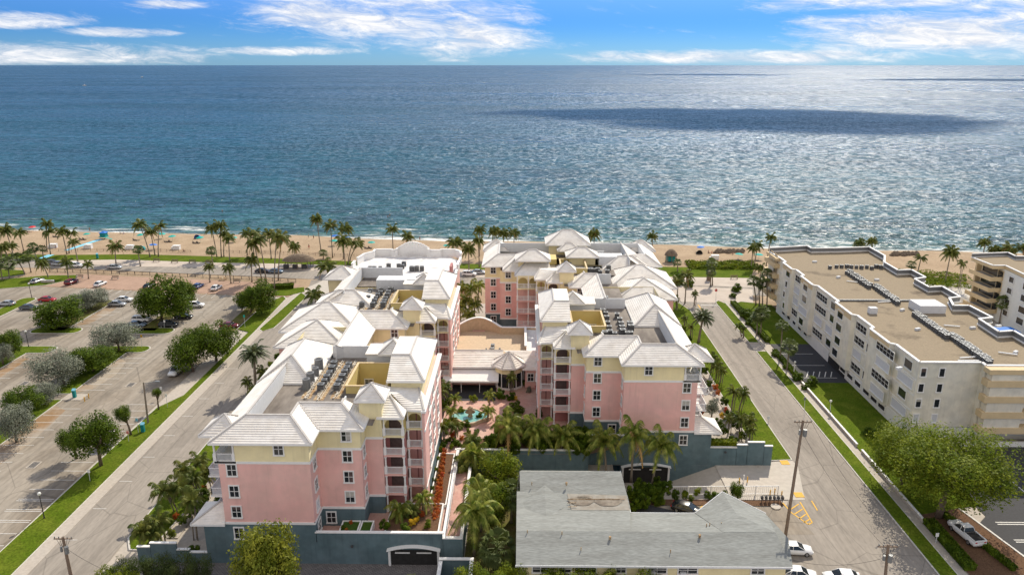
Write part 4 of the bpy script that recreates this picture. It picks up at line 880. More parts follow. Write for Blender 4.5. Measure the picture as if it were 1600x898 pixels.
# turret
n = 12; cx, cy_, rr = -2.3, 138.8, 2.9
b = MB(); b.prism([(cx+rr*math.cos(2*math.pi*k/n), cy_+rr*math.sin(2*math.pi*k/n)) for k in range(n)], 6.7, 8.1, False); b.build('turret_band','yellow',club)
b = MB(); b.prism([(cx+(rr-.12)*math.cos(2*math.pi*k/n), cy_+(rr-.12)*math.sin(2*math.pi*k/n)) for k in range(n)], 3.5, 6.7, False); b.build('turret_glass','glass',club)
b = MB()
for k in range(n): b.box(cx+rr*math.cos(2*math.pi*k/n)-.09,cx+rr*math.cos(2*math.pi*k/n)+.09,cy_+rr*math.sin(2*math.pi*k/n)-.09,cy_+rr*math.sin(2*math.pi*k/n)+.09,3.4,6.75)
b.prism([(cx+(rr+.06)*math.cos(2*math.pi*k/n), cy_+(rr+.06)*math.sin(2*math.pi*k/n)) for k in range(n)], 3.4, 3.75, True); b.build('turret_mullion','white',club)
r = Roof(TI, club); ring = [(cx+(rr+.6)*math.cos(2*math.pi*(k+.5)/8), cy_+(rr+.6)*math.sin(2*math.pi*(k+.5)/8), 8.1) for k in range(8)]
for k in range(8): r.face(ring[k], ring[(k+1)%8], (cx,cy_,10.4), None, (1,0))
r.done()
for x in (-14.6,-13.4,-11.4,-10.3,-8.8,-7.7,-6.4,-5.3): window(club, TI, x, 138.6, 5.1, 'v', -1, 1.0, 2.1)
for x in (2.0,3.6): window(club, TI, x, 137.4, 5.6, 'v', -1, 1.1, 1.5)
b = MB(); b.add([(-15.2,134.6,5.9),(-4.3,134.6,5.9),(-4.3,138.5,7.0),(-15.2,138.5,7.0),(-15.2,134.6,5.8),(-4.3,134.6,5.8),(-4.3,138.5,6.9),(-15.2,138.5,6.9)],[(0,1,2,3),(4,5,6,7),(0,1,5,4),(1,2,6,5),(0,3,7,4)])
b.box(-15.2,-4.3,134.52,134.6,5.6,5.95); o = b.build('awning','white',club)
b = MB()
for x in (-15,-11.6,-8.0,-4.5): b.bar((x,134.8,3.4),(x,134.8,5.9),.1)
b.build('post','white',o)
b = MB(); b.box(-6.3,-5.5,146,149,7.5,8.3); b.cyl(-5.9,147.5,8.3,8.6,.35,10); b.box(-14.9,-14.4,146,147,7.5,8.2); b.box(-3,-2.6,143.6,144,7.5,8.1)
for i in range(4): b.box(-4.6,-4.2,143.5+i*1.3,143.9+i*1.3,7.5,7.8); b.box(-7.4,-7.1,143.8+i*1.2,144.1+i*1.2,7.5,7.75)
b.build('roof_vent','ac_grey',club)
P0(club)
# fountain
fn = empty('fountain', (-9.1,123.6,3.42)); tag(fn, 'cream stone fountain with a scalloped turquoise basin in the pink courtyard', 'fountain')
def scal(r, k=.12, n=48, lob=4): return [(r*(1+k*math.cos(lob*2*math.pi*i/n))*math.cos(2*math.pi*i/n), r*.8*(1+k*math.cos(lob*2*math.pi*i/n))*math.sin(2*math.pi*i/n)) for i in range(n)]
b = MB(); o_, i_ = scal(3.5), scal(3.1); n = 48
b.add([(x,y,0) for x,y in o_]+[(x,y,.6) for x,y in o_]+[(x,y,.6) for x,y in i_]+[(x,y,.25) for x,y in i_], [(j*n+i, j*n+(i+1)%n, (j+1)*n+(i+1)%n, (j+1)*n+i) for j in range(3) for i in range(n)]); b.build('basin','stone_cream',fn)
b = MB(); b.poly([(x,y,.45) for x,y in i_]); b.build('water','pool_water',fn,fix=False)
b = MB(); b.tube([(0,0,.3),(0,0,.7),(0,0,1.2),(0,0,1.3),(0,0,1.9),(0,0,2.0),(0,0,2.5)],[.6,.35,.22,.95,.15,.5,.08],14); b.build('pedestal','stone_cream',fn,True)
# ================================================================ white roofed beachfront block
rest = empty('beachfront_block', (-30,168,0)); tag(rest, 'low beachfront block with a white roof and a curved white parapet towards the sea', 'building')
foot = [(-44.5,166),(-17.4,166),(-17.0,200),(-20.5,206),(-41,206.5),(-44.5,200)]
b = MB(); b.prism(foot, 0, 13.0, False); b.build('wall','pink',rest)
b = MB(); b.poly([(x,y,13.0) for x,y in foot]); b.build('flat_roof','white_roof',rest,fix=False)
b = MB(); c = MB()
def par(pts, z0, zf, t=.35):
    for (a, q) in zip(pts[:-1], pts[1:]):
        n = max(1,int(math.dist(a,q)/.7))
        for i in range(n):
            p0 = (a[0]+(q[0]-a[0])*i/n, a[1]+(q[1]-a[1])*i/n); p1 = (a[0]+(q[0]-a[0])*(i+1)/n, a[1]+(q[1]-a[1])*(i+1)/n)
            b.bar((*p0,(z0+zf(p0))/2),(*p1,(z0+zf(p1))/2),t,zf(p0)-z0); c.bar((*p0,zf(p0)),(*p1,zf(p1)),t+.25,.18)
def gz(p):
    x = p[0]; d = abs(x+30.6)
    if d < 4.4 and p[1] > 200: return 15.2+1.9*max(0,math.cos(d/4.4*math.pi/2))
    return 15.0
steps = [(-44.2,195.5),(-43.2,200.5),(-41.2,203.0),(-41.2,205.5),(-36.5,205.8),(-36.5,204.9),(-34.9,204.9),(-34.9,205.9),(-26.3,205.9),(-26.3,204.9),(-22.6,204.9),(-22.6,205.8),(-18.6,205.6),(-16.9,203.4),(-16.5,200.5)]
par(steps, 12.8, gz)
par([(-16.6,200),(-16.6,196.5)], 12.8, lambda p: 14.2); par([(-16.6,194),(-16.6,189)], 12.8, lambda p: 14.8); par([(-16.6,187),(-16.6,180)], 12.8, lambda p: 14.2); par([(-44.4,193.5),(-44.4,190)], 12.8, lambda p: 14.8)
b.build('parapet','white',rest); c.build('coping','white',rest)
b = MB(); b.box(-18.4,-17.8,186,190,13.0,15.2); b.box(-18.6,-18,180.5,183.5,13.0,14.8); b.build('gable_panel','dark_pink',rest)
r = Roof(TI, rest); r.hip(-44.6,-37.2,161.5,168.5,18.7,2.2); r.done()
W = Walls(TI, rest); W.block(rect(-43.6,-38,162.4,168), 18.6, 0); W.done()
P0(rest)
# penthouse walls closing the plant deck at the sea end of the west block
b = MB(); b.box(-37,-27,164.6,164.9,18.2,20.6); b.build('rear_wall','white_dull',condo_w); b = MB(); b.box(-31.3,-24.6,155.2,158.8,18.2,20.4); b.box(-24.6,-19.4,155.0,159,18.2,20.6); o = b.build('lift_house','white_dull',condo_w); o.matrix_parent_inverse = Matrix.Translation(-Vector(condo_w.location))
b = MB(); b.poly([(-36,156,18.2),(-19,156,18.2),(-19,164.6,18.2),(-36,164.6,18.2)]); o = b.build('flat_roof','flat_roof',condo_w,fix=False); o.matrix_parent_inverse = Matrix.Translation(-Vector(condo_w.location))
W = Walls(TI, condo_w); W.block(rect(-39.4,-19.2,156,166), 18.4); W.done()
r = Roof(TI, condo_w); r.face((-40.1,165.6,18.45),(-40.1,155.5,18.45),(-36.3,155.5,20.65),(-36.3,165.6,20.65)); r.done()
for o in condo_w.children: o.matrix_parent_inverse = Matrix.Translation(-Vector(condo_w.location))
# ================================================================ grey shingled house
dm('roof_patch',(0.30,0.285,0.25),.9,.12,2,col2=(0.25,0.22,0.18)); dm('stain',(0.17,0.14,0.11),.9,.3,1.5,col2=(0.24,0.21,0.17),scale2=.7)
house = empty('shingled_house', (17,84,0)); tag(house, 'two storey yellow house with an L shaped grey shingle roof in the foreground', 'house')
e = 3.0
b = MB(); b.prism([(.1,83.4),(34.6,83.4),(34.6,94),(15.4,94),(15.4,105.6),(.1,105.6)], 0, 2.95, False); b.build('wall','yellow',house)
b = MB(); rz = 4.35; Yr = 88.1
b.poly([(-.5,82.7,e),(35.2,82.7,e),(35.2-.6,Yr,rz),(-.5,Yr,rz)])
b.poly([(35.2,82.7,e),(36.6,88.6,3.2),(35.4,94.7,e),(34.6,Yr,rz)])
b.poly([(35.4,94.7,e),(25.4,94.7,e),(23.2,Yr,rz),(34.6,Yr,rz)])
b.poly([(25.4,94.7,e),(15.9,94.7,e),(15.0,Yr,rz),(23.2,Yr,rz)])
b.poly([(15.9,94.7,3.55),(-.5,94.7,3.55),(-.5,Yr,rz),(15.0,Yr,rz)])
# hip over the east end
b.poly([(25.2,94.9,e+.02),(30.2,98.8,e+.9),(30.4,92.2,4.55)]); b.poly([(30.2,98.8,e+.9),(35.4,94.9,e+.02),(30.4,92.2,4.55)])
b.poly([(25.2,94.9,e+.02),(30.4,92.2,4.55),(27.5,Yr,rz+.02)]); b.poly([(35.4,94.9,e+.02),(34.6,Yr,rz+.02),(30.4,92.2,4.55)]); b.poly([(27.5,Yr,rz+.02),(30.4,92.2,4.55),(34.6,Yr,rz+.02)])
# north wing
b.poly([(.0,99.0,3.7),(15.9,98.2,3.7),(15.6,103.0,4.7),(-.1,103.0,4.7)]); b.poly([(15.9,106.3,e),(.2,106.3,e),(-.1,103.0,4.7),(15.6,103.0,4.7)]); b.poly([(15.6,103,4.7),(15.95,98.2,3.7),(15.9,106.3,e)]); b.poly([(-.1,103,4.7),(.2,106.3,e),(-.5,99,3.7)])
b.poly([(-.5,99,3.7),(-.5,94.7,3.55),(15.95,94.7,3.55),(15.95,98.2,3.7)])
# little hip in the corner
b.poly([(-.3,95.6,3.47),(3.7,92.0,3.8),(3.7,99.9,4.25)]); b.poly([(3.7,92.0,3.8),(7.2,96,3.5),(3.7,99.9,4.25)])
b.build('roof','shingle',house,fix=False)
b = MB(); b.box(-.6,35.2,82.62,82.7,2.75,3.02); b.box(15.95,16.05,94.7,106.3,2.75,3.05); b.bar((25.3,94.75,2.95),(30.2,98.9,3.85),.1,.22); b.bar((30.2,98.9,3.85),(35.5,94.75,2.95),.1,.22); b.box(16,25.3,94.7,94.8,2.8,3.03); b.build('fascia','white_dull',house)
b = MB(); b.poly([(7.4,94.3,3.63),(15.8,94.3,3.63),(15.8,98.0,3.73),(7.0,98.4,3.73)]); b.build('flat_roof_patch','roof_patch',house,fix=False)
b = MB()
for cx,cy,rx,ry in ((9.0,96.4,1.9,1.1),(12.9,96.2,2.0,1.0),(9.6,97.3,1.1,.6)):
    b.poly([(cx+rx*math.cos(a)*(1+.15*math.sin(3*a)), cy+ry*math.sin(a), 3.66+(cy+ry*math.sin(a)-94.4)*.03+.03) for a in [2*math.pi*k/20 for k in range(20)]])
b.build('stain','stain',house,fix=False)
b = MB()
for px,py_ in ((885,760),(831,759),(953,842),(1093,840),(824,834),(878,836),(908,854),(1048,857),(1104,821),(1109,819),(1127,818),(1184,822),(1117,791),(860,786),(1231-260,785)):
    x,y = G(px,py_,6.8); x /= .955; y /= .955; zr = (rz-(Yr-y)*.25 if y<Yr else (rz-(y-Yr)*.2 if y<98 else 4.3)); b.cyl(x,y,zr-.1,zr+.42,.07,8)
for px,py_ in ((885,760),(953,842),(1093,840)):
    x,y = G(px,py_,6.8); x /= .955; y /= .955; zr = (rz-(Yr-y)*.25 if y<Yr else 4.3); b.cyl(x,y,zr+.1,zr+.45,.17,10)
for a in range(3): b.bar((6.9,94.8+a*1.0,3.8),(15.4 if a==2 else 8.2,94.9+a*1.0,3.82),.06)
b.build('roof_vent','rusty',house)
for x,w in ((2.7,2.0),(5.9,1.5),(8.6,2.6),(13.2,1.2),(17.9,2.4),(21.9,2.4),(31,1.6)): window(house, TI, x, 83.4, 2.0, 'v', -1, w, .9, bars=1)
b = MB(); b.box(16.9,17.7,82.95,83.4,1.35,1.8); b.box(20.9,21.7,82.95,83.4,1.35,1.8); b.build('window_air_conditioner','white_dull',house)
for ch in list(house.children):
    pass
def lift(o, f=.955, dz=2.75):
    for ob in [o]+list(o.children):
        if ob.type == 'MESH':
            for v in ob.data.vertices: v.co.x *= f; v.co.y *= f; v.co.z += (dz if v.co.z > .5 else 0)
for ch in house.children: lift(ch)
P0(house)
# ================================================================ cream condominium on the east street
cream = empty('cream_apartment_building', (90,150,0)); tag(cream, 'long cream four storey apartment building with a brown gravel roof beside the east street', 'building', 'cream apartment buildings')
XF = 70.0; ZT = 15.0
def q15(px,py_): return G(px,py_,ZT)
westpts = [(XF,123.0),(XF,131.6),(XF-.9,132.2),(XF-.9,140.4),(XF,140.9),(XF,148.4),(XF-.9,149),(XF-.9,157.4),(XF,158),(XF,170.2),(XF-.9,170.8),(XF-.9,178.6),(XF,179.2),(XF,184.6),(XF-.9,185.2),(XF-.9,191.8),(XF,192.4),(XF,196.5),(XF-.7,203.8)]
east = [q15(*p) for p in ((1260.6,390),(1267.5,394),(1305.5,393.5),(1357.3,391.8),(1381.5,405.6),(1381,416),(1402,428.7),(1423,428),(1445,440),(1428,442.6),(1450.5,455.7),(1471,454.6),(1499,471),(1482,473),(1488.5,485),(1513,485),(1549,504),(1528,506),(1559,526.5),(1582,525),(1606,539))]
front_r = [(126,146),(126,121.6),(q15(1547,575)[0],121.6),(q15(1537,568)[0],123.0)]
outline = westpts+east+front_r
b = MB(); b.prism(outline[::-1], 2.6, ZT, False); b.build('wall','cream',cream)
b = MB(); b.prism([(XF+.0,123.3),(XF,196),(XF+20,196),(XF+48,135),(XF+48,126),(XF+30,126),(XF+30,123.3)][::-1], 0, 2.6, False); b.build('base_wall','cream_white',cream)
b = MB(); b.poly([(x,y,ZT-.35) for x,y in outline]); b.build('gravel_roof','gravel_roof',cream,fix=False)
b = MB(); c = MB(); d = MB()
n = len(outline)
for i in range(n):
    a_, q_ = outline[i], outline[(i+1)%n]; b.bar((*a_,ZT+.05),(*q_,ZT+.05),.5,.22)
    if len(westpts) <= i+1 < len(westpts)+len(east):
        c.bar((*a_,ZT+.6),(*q_,ZT+.6),.16,1.0); b.bar((*a_,ZT+1.15),(*q_,ZT+1.15),.45,.16)
b.build('coping','white',cream); c.build('parapet','ac_grey',cream)
# tan panels under the roof edge on the stepped bays, floor strings on the facade
b = MB()
for i in (2,6,10,14):
    (x0,y0),(x1,y1) = westpts[i],westpts[i+1]; b.box(x0-.06,x0-.0,y0+.1,y1-.1,ZT-1.3,ZT-.1)
for y0,y1 in ((196.6,203.6),):
    for k in range(4): b.box(XF-1.5,XF+1,y0,y1+1.5,3.4+k*2.95,4.5+k*2.95)
    b.box(XF-1.2,XF,y0,y1+1.2,ZT-.8,ZT-.1)
b.build('balcony_front','tan',cream)
for k in range(4): 
    for y in (199,202.4): window(cream, TI, XF-.35, y, 5.6+k*2.95, 'u', -1, 1.8, 1.9, trim='tan')
b = MB()
for k in range(5): b.box(XF-.08,XF-.0,123.1,196.4,2.55+k*2.95,2.75+k*2.95) if k<4 else None
for y in (131.6,140.9,148.4,158,170.2,179.2,184.6,192.4): b.box(XF-.12,XF,y-.15,y+.15,2.6,ZT-.2)
b.build('string_course','cream_white',cream)
# openings of the west facade: positions measured along the wall, one list per storey from the top
rows = [
 [('w',1418.5,576.5),('l',1390,552),('w',1362.5,533),('l',1342,514),('w',1319,498),('w',1302,484),('l',1283,469),('w',1264,454),('l',1247.5,439),('w',1237,429)],
 [('p',1412.5,604),('p',1385,578),('w',1358,555),('l',1338,538.5),('w',1316,520),('w',1299.7,506.4),('l',1281,489),('w',1262,475),('p',1244.5,461),('n',1234,447.5)],
 [('w',1407.5,628),('l',1380.5,603),('w',1355.6,582),('p',1335,561),('w',1313.5,543.5),('p',1296,528),('p',1276,511),('p',1259,494),('p',1240,478),('n',1230,465.5)],
 [('p',1401,655),('p',1375,627),('w',1350.5,606),('l',1331,585),('w',1309,564.5),('w',1292.7,549.6),('l',1274.5,530.6),('w',1256,514),('l',1240.6,499),('n',1229,484)]]
for k, row in enumerate(rows):
    zc = ZT-1.75-k*2.95
    for t, px, py_ in row:
        y = GX(px,py_,XF)[0]
        inset = any(y0-.2 < y < y1+.2 for y0,y1 in ((132.2,140.4),(149,157.4),(170.8,178.6),(185.2,191.8)))
        X = XF-.9 if inset else XF
        if t == 'w': window(cream, TI, X, y, zc, 'u', -1, 2.7, 1.6, trim='cream_white', bars=0, glass='glass')
        elif t == 'n': window(cream, TI, X, y, zc, 'u', -1, 1.3, 1.5, trim='white', bars=0, glass='glass')
        elif t == 'l': window(cream, TI, X, y, zc-.1, 'u', -1, 6.9, 1.5, trim='cream_white', bars=4, bw=.03, glass='dark')
        else: window(cream, TI, X, y, zc-.1, 'u', -1, 5.4, 1.6, trim='cream_white', bars=0, glass='shutter')
for px,py_ in ((1315,593),(1326,604),(1338,616),(1351,629),(1363,641),(1375,652)):
    y = GX(px,py_,XF)[0]; window(cream, TI, XF, y, 1.55, 'u', -1, 2.6, .9, trim='cream_white', bars=0, glass='dark')
b = MB(); b.box(XF-.06,XF+.02,150.5,159.5,0.05,2.4); b.build('garage_opening','dark',cream)
for y in (174,178,182,186,190): window(cream, TI, XF, y, 1.7, 'u', -1, 2.0, .8, trim='cream_white', bars=0, glass='dark')
# front (south) face: two columns of narrow windows, lowest pair shuttered
for k in range(4):
    for px in (1441.5,1470.5):
        x = GY(px,589,123.0)[0]; window(cream, TI, x+.0, 123.0, ZT-1.9-k*2.95, 'v', -1, .85, 1.5, trim='white', bars=0, glass='shutter' if k==3 else None)
xr = front_r[2][0]
b = MB(); w2 = MB(); dk = MB()
for k in range(4):
    z = 2.9+k*2.95
    b.box(xr-.4,126,119.7,121.5,z,z+1.15)
    dk.box(xr+7.0,xr+15.5,121.45,121.55,z+1.15,z+2.75)
    w2.box(xr+.3,xr+6.6,119.9,121.5,z+1.15,z+2.95)
b.box(xr-.4,126,119.7,121.5,ZT-.9,ZT-.02)
b.build('balcony_front','tan',cream); w2.build('balcony_screen','cream',cream); dk.build('balcony_recess','cream_white',cream)
for k in range(4): window(cream, TI, xr+11.2, 121.45, 4.9+k*2.95, 'v', -1, 1.6, 1.9, trim='tan', bars=1)
b = MB(); b.box(XF+8,126,120.4,120.7,-0,1.0); b.box(XF+20,126,120.2,120.4,1.9,2.85); b.build('garage_rail','cream_white',cream)
# roof details
b = MB(); x0,y0 = q15(1450,478); b.box(84,89.5,150.8,155.5,ZT-.3,ZT+1.4); b.build('stair_house','white_dull',cream)
b = MB(); b.bar((66.9+3.2,159.5,ZT-.1),(88,159.5,ZT-.1),.5,.3); b.build('roof_divider','ac_grey',cream)
b = MB(); b.box(*(lambda c:(c[0]-.8,c[0]+.8,c[1]-.6,c[1]+.6))(q15(1363,487)),ZT-.3,ZT+1.0)
for px,py_ in ((1405,574),(1520,511),(1587,549),(1273,408),(1410,483),(1434,513),(1560,508),(1310,432),(1370,436)):
    c_ = q15(px,py_); b.obox(c_, rnd.random(), 1.1, .5, ZT-.34, ZT+.1)
for (a_,q_) in (((1500,558),(1545,555)),((1497,562),(1530,562)),((1475,507),(1500,509)),((1560,549),(1590,553)),((1323,438),(1340,440)),((1372,471),(1392,470))): b.bar((*q15(*a_),ZT-.1),(*q15(*q_),ZT-.1),.3,.15)
b.build('roof_vent','white_dull',cream)
P0(cream)
# ---- second cream building at the right edge
c2 = empty('cream_apartment_building', (125,190,0)); tag(c2, 'cream apartment building with curved tan balconies at the right edge of the view', 'building', 'cream apartment buildings')
o2 = [q15(*p) for p in ((1518,402),(1552,415),(1571,415))]+[(124.5,172),(150,172),(150,208)]+[q15(*p) for p in ((1600,406),(1586,406),(1574,400))]
b = MB(); b.prism([(125.6,188.9),(124.4,172),(150,172),(150,208),o2[6],o2[7],(126.5,200.5)], 0, ZT-.9, False); b.build('wall','cream_white',c2)
b = MB(); b.prism(o2, ZT-.9, ZT, True, True); b.build('roof_edge','tan',c2)
b = MB(); b.poly([(x,y,ZT+.02) for x,y in o2]); b.build('gravel_roof','gravel_roof',c2,fix=False)
b = MB()
for i in range(len(o2)): b.bar((*o2[i],ZT+.08),(*o2[(i+1)%len(o2)],ZT+.08),.4,.2)
for a_,q_ in ((7,8),(6,7),(8,0)): b.bar((*o2[a_],ZT+1.05),(*o2[q_],ZT+1.05),.4,.15)
b.build('coping','white',c2)
b = MB()
for a_,q_ in ((7,8),(6,7),(8,0)): b.bar((*o2[a_],ZT+.6),(*o2[q_],ZT+.6),.15,.9)
b.build('parapet','ac_grey',c2)
fb = MB(); fs = MB(); wl = MB()
for k in range(4):
    z = ZT-4.2-k*2.95; A_ = o2[0]; B_ = o2[1]; C_ = o2[2]
    A_ = (A_[0]-.6*k*.1, A_[1])
    fb.bar((A_[0],A_[1],z+.55),(B_[0],B_[1],z+.55),.2,1.1); fb.bar((B_[0],B_[1],z+.55),(C_[0],C_[1],z+.55),.2,1.1)
    fs.poly([(A_[0],A_[1],z+.05),(B_[0],B_[1],z+.05),(C_[0],C_[1],z+.05),(126.0,C_[1]+1,z+.05),(126.8,200.8,z+.05)])
    wl.box(122.9,125.7,189.3,189.6,z,z+2.9) if 0 else wl.box(124.8,126.2,199.6,200.3,z,z+2.9)
fb.build('balcony_front','tan',c2); fs.build('balcony_floor','concrete_pale',c2,fix=False); wl.build('wall','tan',c2)
for k in range(4):
    z = ZT-2.6-k*2.95
    window(c2, TI, 125.9, 194.6, z-.1, 'u', -1, 8.0, 2.1, trim='tan', bars=0, glass='glass'); window(c2, TI, 125.55, 190.3, z-.1, 'u', -1, 2.2, 2.1, trim='tan', bars=0, glass='glass')
    window(c2, TI, 125.2, 185.2, z, 'u', -1, 1.8, 1.4, trim='white', bars=0, glass='glass'); window(c2, TI, 124.78, 178.6, z, 'u', -1, 2.6, 1.6, trim='white', bars=0, glass='glass')
    window(c2, TI, 126.5, 172, z, 'v', -1, 2.6, 1.7, trim='tan', bars=2)
P0(c2)
b = MB(); b.box(112.5,121,172,176,0,3.0); tag(b.build('shade_canopy','blue_cloth'),'dark blue canopy at the foot of the cream building at the right edge','canopy')
# distant cloud out over the water, higher than the picture reaches: it lays the dark patches on the sea
# ================================================================ plants
def frond_mesh(mb, dirv, L, droop, lift, nleaf, lw, ll, rnd, curl=.5, base=(0,0,0)):
    """feather frond: a drooping rib with leaflets hanging off both sides"""
    dx, dy = dirv; pts = []; N_ = 7
    for i in range(N_+1):
        t = i/N_; r = L*(t-.12*t*t); z = lift*L*math.sin(min(1,t*1.1)*math.pi*.55)-droop*L*t*t
        pts.append(Vector((base[0]+dx*r, base[1]+dy*r, base[2]+z)))
    side = Vector((-dy,dx,0))
    for i in range(N_): 
        w = .07*(1-i/N_)+.02; a, b = pts[i], pts[i+1]; mb.add([a-side*w,a+side*w,b+side*w*.8,b-side*w*.8],[(0,1,2,3)])
    for k in range(nleaf):
        t = .1+.9*k/(nleaf-1); f = t*N_; i = min(N_-1,int(f)); p = pts[i].lerp(pts[i+1], f-i); d = (pts[i+1]-pts[i]).normalized()
        le = ll*(math.sin(math.pi*min(1,.18+t*.78))**.7)*(.85+.3*rnd.random())
        for s in (-1,1):
            out_ = (side*s*.9+d*.55+Vector((0,0,-curl-.3*rnd.random()))).normalized()
            wv = d*lw/2
            q = p+out_*le*.55; e = p+out_*le+Vector((0,0,-le*.22))
            mb.add([p-wv*.6,p+wv*.6,q+wv,q-wv,e],[(0,1,2,3),(3,2,4)])
def fronds(n, L, droop, lift, nleaf, lw, ll, seed, curl=.5, up=.5, jitter=.25):
    rn = random.Random(seed); mb = MB()
    for i in range(n):
        a = 2*math.pi*i*.381966*1.0+rn.random()*.3; t = i/n
        frond_mesh(mb, (math.cos(a),math.sin(a)), L*(.8+.25*rn.random())*(.75+.25*t if t < .25 else 1), droop*(.25+1.1*t)*(.8+.4*rn.random()), lift*(1.25-1.15*t)+up*max(0,.22-t)*4, nleaf, lw, ll, rn, curl)
    return mb
def mesh_of(mb, name, m):
    me = bpy.data.meshes.new(name); me.from_pydata(mb.v, [], mb.f); me.materials.append(M[m]); return me
COCO = [mesh_of(fronds(15+i*2, 1.0, .55+.05*i, .38+.07*i, 18, .055, .29, 10+i, .4+.08*i), 'palm_crown', 'leaf_palm') for i in range(6)]
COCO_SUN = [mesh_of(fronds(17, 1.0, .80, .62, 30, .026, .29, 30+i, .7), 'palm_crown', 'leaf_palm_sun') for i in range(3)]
ARECA = [mesh_of(fronds(15, 1.0, .8, .75, 18, .055, .30, 50+i, .4), 'palm_crown', 'leaf_palm') for i in range(3)]
PHOE = [mesh_of(fronds(44, 1.0, .42, .62, 22, .036, .17, 70+i, .15), 'palm_crown', 'leaf_phoenix') for i in range(2)]
def fan_crown(n, seed, m):
    rn = random.Random(seed); mb = MB()
    for i in range(n):
        a = 2*math.pi*i*.381966+rn.random()*.4; t = i/n; el = 1.2-1.9*t+rn.uniform(-.2,.2)
        d = Vector((math.cos(a)*math.cos(el), math.sin(a)*math.cos(el), math.sin(el))); c = d*(.5+.12*rn.random())
        sd_ = Vector((-math.sin(a),math.cos(a),0)); upv = d.cross(sd_)
        mb.add([Vector((0,0,0))-sd_*.02,Vector((0,0,0))+sd_*.02,c+sd_*.02,c-sd_*.02],[(0,1,2,3)])
        for k in range(11):
            b = (k-5)/5*1.25; e = (d*math.cos(b)+sd_*math.sin(b)); tip = c+e*.5*(.9+.2*rn.random())+Vector((0,0,-.10-.16*rn.random())); w = (sd_*math.cos(b)-d*math.sin(b))*.045; mid = c+e*.3
            mb.add([c,mid-w,tip,mid+w],[(0,1,2,3)])
    return mesh_of(mb, 'palm_crown', m)
SABAL = [fan_crown(34, 5+i, 'leaf_sabal') for i in range(3)]
DEAD = mesh_of(fronds(5, .8, 1.25, .15, 12, .05, .22, 99, .7), 'dry_frond', 'leaf_palm_dead')
KINDS = dict(coconut=(COCO,'coconut_palm'), sun=(COCO_SUN,'coconut_palm'), areca=(ARECA,'palm_tree'), phoenix=(PHOE,'date_palm'), sabal=(SABAL,'cabbage_palm'))
npalm = 0
def palm(kind, crown, base, rad, label, group, z0=0.0, bz=None):
    """crown and base are surveyed picture positions; rad is the crown radius in metres"""
    global npalm; npalm += 1; rn = random.Random(npalm*13)
    x, y = G(base[0], base[1], z0); cxx, zz_ = GY(crown[0], crown[1], y)
    h = max(1.2, zz_-z0); y2 = y+rn.uniform(-.5,.5)
    e = empty(KINDS[kind][1], (x,y,z0)); tag(e, label, 'palm tree', group)
    dx = cxx-x; b = MB(); r0 = .2 if kind in ('coconut','sun') else (.16 if kind=='areca' else (.34 if kind=='phoenix' else .2))
    n = 7; pts = [(dx*(t**1.4), (y2-y)*t*t, h*t) for t in [i/n for i in range(n+1)]]
    if kind == 'areca' and h > 2.2: 
        for s in range(3):
            o = .35*s; b.tube([(p[0]+o*.8*(1-p[2]/h*.2), p[1]+(s%2)*.4, p[2]*(1-.1*s)) for p in pts], [.09]*(n+1), 6)
    else: b.tube([(p[0],p[1],p[2]-(.12 if i==0 else 0)) for i,p in enumerate(pts)], [r0*(1.35 if i==0 else 1.0)*(1-.35*i/n) for i in range(n+1)], 7)
    b.build('trunk','trunk_palm',e,True,False)
    me = rn.choice(KINDS[kind][0]); c = bpy.data.objects.new('crown', me); link(c, e)
    c.location = (dx, y2-y, h); s = rad; c.scale = (s*rn.uniform(.93,1.07), s*rn.uniform(.93,1.07), s*rn.uniform(.9,1.08)); c.rotation_euler = (rn.uniform(-.2,.2), rn.uniform(-.24,.1), rn.uniform(0,6.28))
    if kind in ('coconut','sun') and rn.random() < .35:
        d = bpy.data.objects.new('dry_frond', DEAD); link(d, e); d.location = (dx,y2-y,h-.05); d.scale = (s,s,s); d.rotation_euler = (0,0,rn.uniform(0,6.28))
    return e
def crown_mesh(seed, m, n=5200, leaf=.085, lobes=11, spread=.62, hole=.5, name='crown'):
    """unit crown (radius about 1, half height 1) of small leaf faces in uneven lobes with gaps between"""
    rn = random.Random(seed); mb = MB(); C = []
    for i in range(lobes):
        t = (i+.5)/lobes; zc = 1-2*t; zc = .62*zc+.12*rn.uniform(-1,1); rr = spread*math.sqrt(max(.05,1-zc*zc))*rn.uniform(.55,1.15); a = i*2.39996+rn.random()*.9
        C.append((Vector((rr*math.cos(a), rr*math.sin(a), zc)), rn.uniform(.22,.46)))
    tot = sum(q*q for c,q in C); L_ = []
    for c,q in C: L_ += [(c,q)]*int(n*q*q/tot)
    for c,q in L_:
        v = Vector((rn.gauss(0,1),rn.gauss(0,1),rn.gauss(0,1)+.2)).normalized()
        rr = q*(1-hole*rn.random()**1.8)*(1+.22*math.sin(v.x*7+seed+c.x*9)*math.cos(v.y*8+v.z*5)); p = c+v*rr
        nrm = (v+Vector((rn.gauss(0,.6),rn.gauss(0,.6),rn.gauss(0,.6)+.4))).normalized(); t = nrm.orthogonal().normalized(); b = nrm.cross(t); a = rn.random()*6.28
        t2 = t*math.cos(a)+b*math.sin(a); b2 = nrm.cross(t2); s = leaf*rn.uniform(.5,1.25)
        mb.add([p-t2*s*.55, p-b2*s*.32, p+t2*s*.6, p+b2*s*.32],[(0,1,2,3)])
    return mesh_of(mb, name, m)
